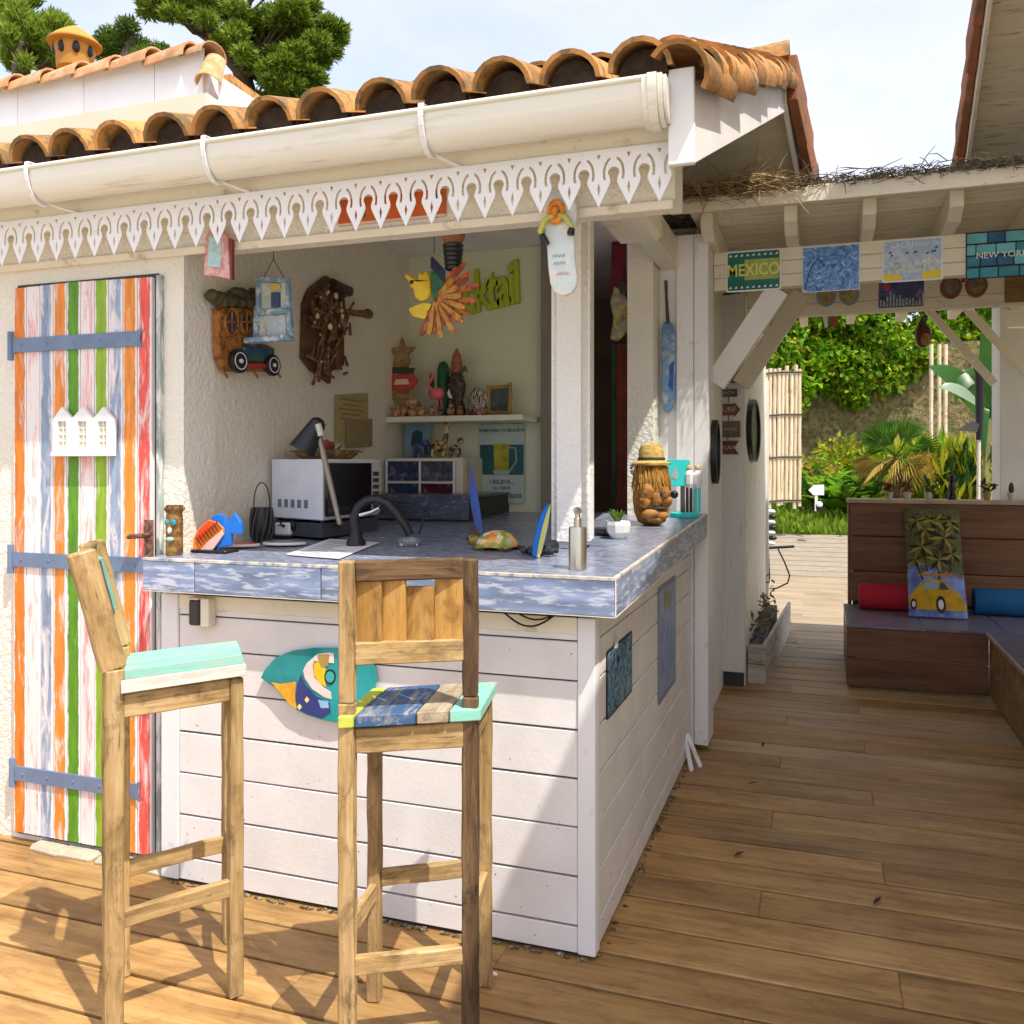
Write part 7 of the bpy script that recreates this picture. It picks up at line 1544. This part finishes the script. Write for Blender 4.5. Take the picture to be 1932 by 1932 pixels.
o = copyto(rt, hs, Matrix()); mw = Matrix.Translation((xr-.02, HY-.10, zt_-.36)) @ Matrix.Rotation(R(8), 4, 'Z') @ Matrix.Rotation(R(62), 4, 'X') @ Matrix.Diagonal((.62, .6, .7, 1)); o.matrix_basis = WM[hs.name].inverted() @ mw; WM[o.name] = mw
# raking right edge of the gable
M().hexa([(xr+.02, HY+.01, zt_-.9), (xr+.07, HY+.01, zt_-.9), (xr+.75, HY+3, zt_-1.3), (xr+.70, HY+3, zt_-1.3)], [(xr+.02, HY+.01, zt_-.25), (xr+.07, HY+.01, zt_-.25), (xr+.75, HY+3, zt_-.75), (xr+.70, HY+3, zt_-.75)]).build('rake_board', hw, hs)
M().hexa([(-14, HY+.25, zt_-.6), (xr, HY+.25, zt_-.6), (xr+.7, HY+3.2, zt_-1.5), (-14, HY+3.2, zt_-1.5)], [(-14, HY+.25, zt_-.1), (xr, HY+.25, zt_-.1), (xr+.7, HY+3.2, zt_-.8), (-14, HY+3.2, zt_-.8)]).build('rear_slope', TERRA, hs)
c = PY(141, 122, HY+.5); k = 10.4/FOC; ch = []
m = M(); m.lathe([(33*k, -10*k), (34*k, 8*k), (38*k, 26*k), (36*k, 36*k), (50*k, 38*k), (50*k, 41*k), (34*k, 56*k), (16*k, 69*k), (3*k, 76*k)], 24, c)
ch = m.build('chimney_pot', pm('chimney_clay', (.52, .25, .05), .8, .15, 3, bmp=.3), hs, smooth=30)
m = M()
for a in (-150, -105, -60, -15): q = R(a)+YAW; m.ball(c+Vector((34*k*math.cos(q), 34*k*math.sin(q), 22*k)), 8*k, 8*k, 12*k, 8, 6)
m.build('vent_hole', BLACK, ch)

PN = leafmat('pine_needle', (.11, .20, .018), (.24, .35, .035), .6, tr=.35, sc=.5); PN2 = leafmat('pine_light', (.22, .33, .03), (.36, .44, .05), .6, tr=.4, sc=.5); PND = leafmat('pine_deep', (.035, .09, .012), (.08, .14, .02), .6, tr=.25, sc=.5)  # mid, pale and deep needle tones, mixed at random leaf by leaf
BARK = pm('bark', (.10, .07, .05), .9, .4, 6, bmp=.8, bscale=14)
def clump_points(c, r, n_):
    v = rng.normal(size=(n_, 3)); v /= np.linalg.norm(v, axis=1)[:, None]; rad = rng.random((n_, 1))**.45
    return np.array(c)+v*rad*np.array(r)
def pine(name, label, t_, trunk, blobs_, mats_, size, dens, dirs=None, long=3.5):
    base = PD(*trunk[0], t_); base.z = 0; t = thing(name, label, 'tree', base, 'trees behind the house'); pts = []; m = M()
    tops = [Vector(PD(u, v, t_)) for u, v in trunk[1:]]; m.tube([base]+tops, [.28-.16*i/len(tops) for i in range(len(tops)+1)], 8); d_ = []
    for (u, v, rx_, rz_) in blobs_:
        c = Vector(PD(u, v, t_+random.uniform(-1.2, 1.2))); s = t_/FOC; n_ = int(dens*rx_*rz_/100); r_ = (rx_*s, rx_*s*.9, rz_*s)
        q = clump_points(c, r_, n_); pts.append(q); d_.append((q-np.array(c))*[1, 1, .6]/max(r_)+[0, 0, .35])
        nr = min(tops, key=lambda p: (p-c).length); m.tube([nr, nr.lerp(c, .5)+Vector((0, 0, -.15)), c], [.05, .03, .012], 5)
    m.build('trunk', BARK, t, smooth=60)
    leaves('crown', mats_, t, np.concatenate(pts), size, .2, long, dirs=np.concatenate(d_) if dirs is None else np.tile(dirs, (sum(len(p) for p in pts), 1)), jitter=.5)
bl = []
for i in range(95):
    q = 2*math.pi*random.random(); rr_ = math.sqrt(random.random()); bl.append((535+100*rr_*math.cos(q), 75+112*rr_*math.sin(q)-(15 if rr_ > .8 else 0), random.uniform(15, 26), random.uniform(9, 16)))
for i in range(46):
    f = random.random(); bl.append((270+190*f+random.uniform(-16, 16), random.uniform(-20, 26+70*f**1.5), random.uniform(13, 22), random.uniform(5, 10)))
for i in range(14): bl.append((random.uniform(440, 600), random.uniform(165, 200), random.uniform(14, 22), random.uniform(6, 10)))
pine('stone_pine', 'large round-crowned pine right of the chimney', 19, [(480, 300), (470, 200), (455, 130), (400, 70), (340, 30)], bl, [PN, PN2, PN2, PN, PND], .028, 420, long=5)
bl = [(random.uniform(-10, 130), 0, random.uniform(12, 20), random.uniform(14, 26)) for i in range(46)]
bl = [(u, random.uniform(0 if u < 60 else 40, 125), rx_, rz_) for u, v, rx_, rz_ in bl]
pine('feathery_pine', 'light green feathery tree at the far left behind the chimney', 21, [(40, 300), (40, 120), (60, 40)], bl, [PN2, PN2, PN], .03, 300, dirs=[0, .1, 1.0], long=6)
bl = [(215, 80, 34, 26), (250, 90, 34, 22), (190, 95, 26, 20), (275, 110, 26, 16), (228, 110, 30, 18), (240, 50, 20, 14), (300, 95, 20, 10)]
pine('dark_pine', 'small dark pine between the chimney and the large pine', 24, [(230, 300), (235, 120), (250, 70)], bl, [PND, PN, PN], .03, 300, long=4.5)

letters_to_mesh()
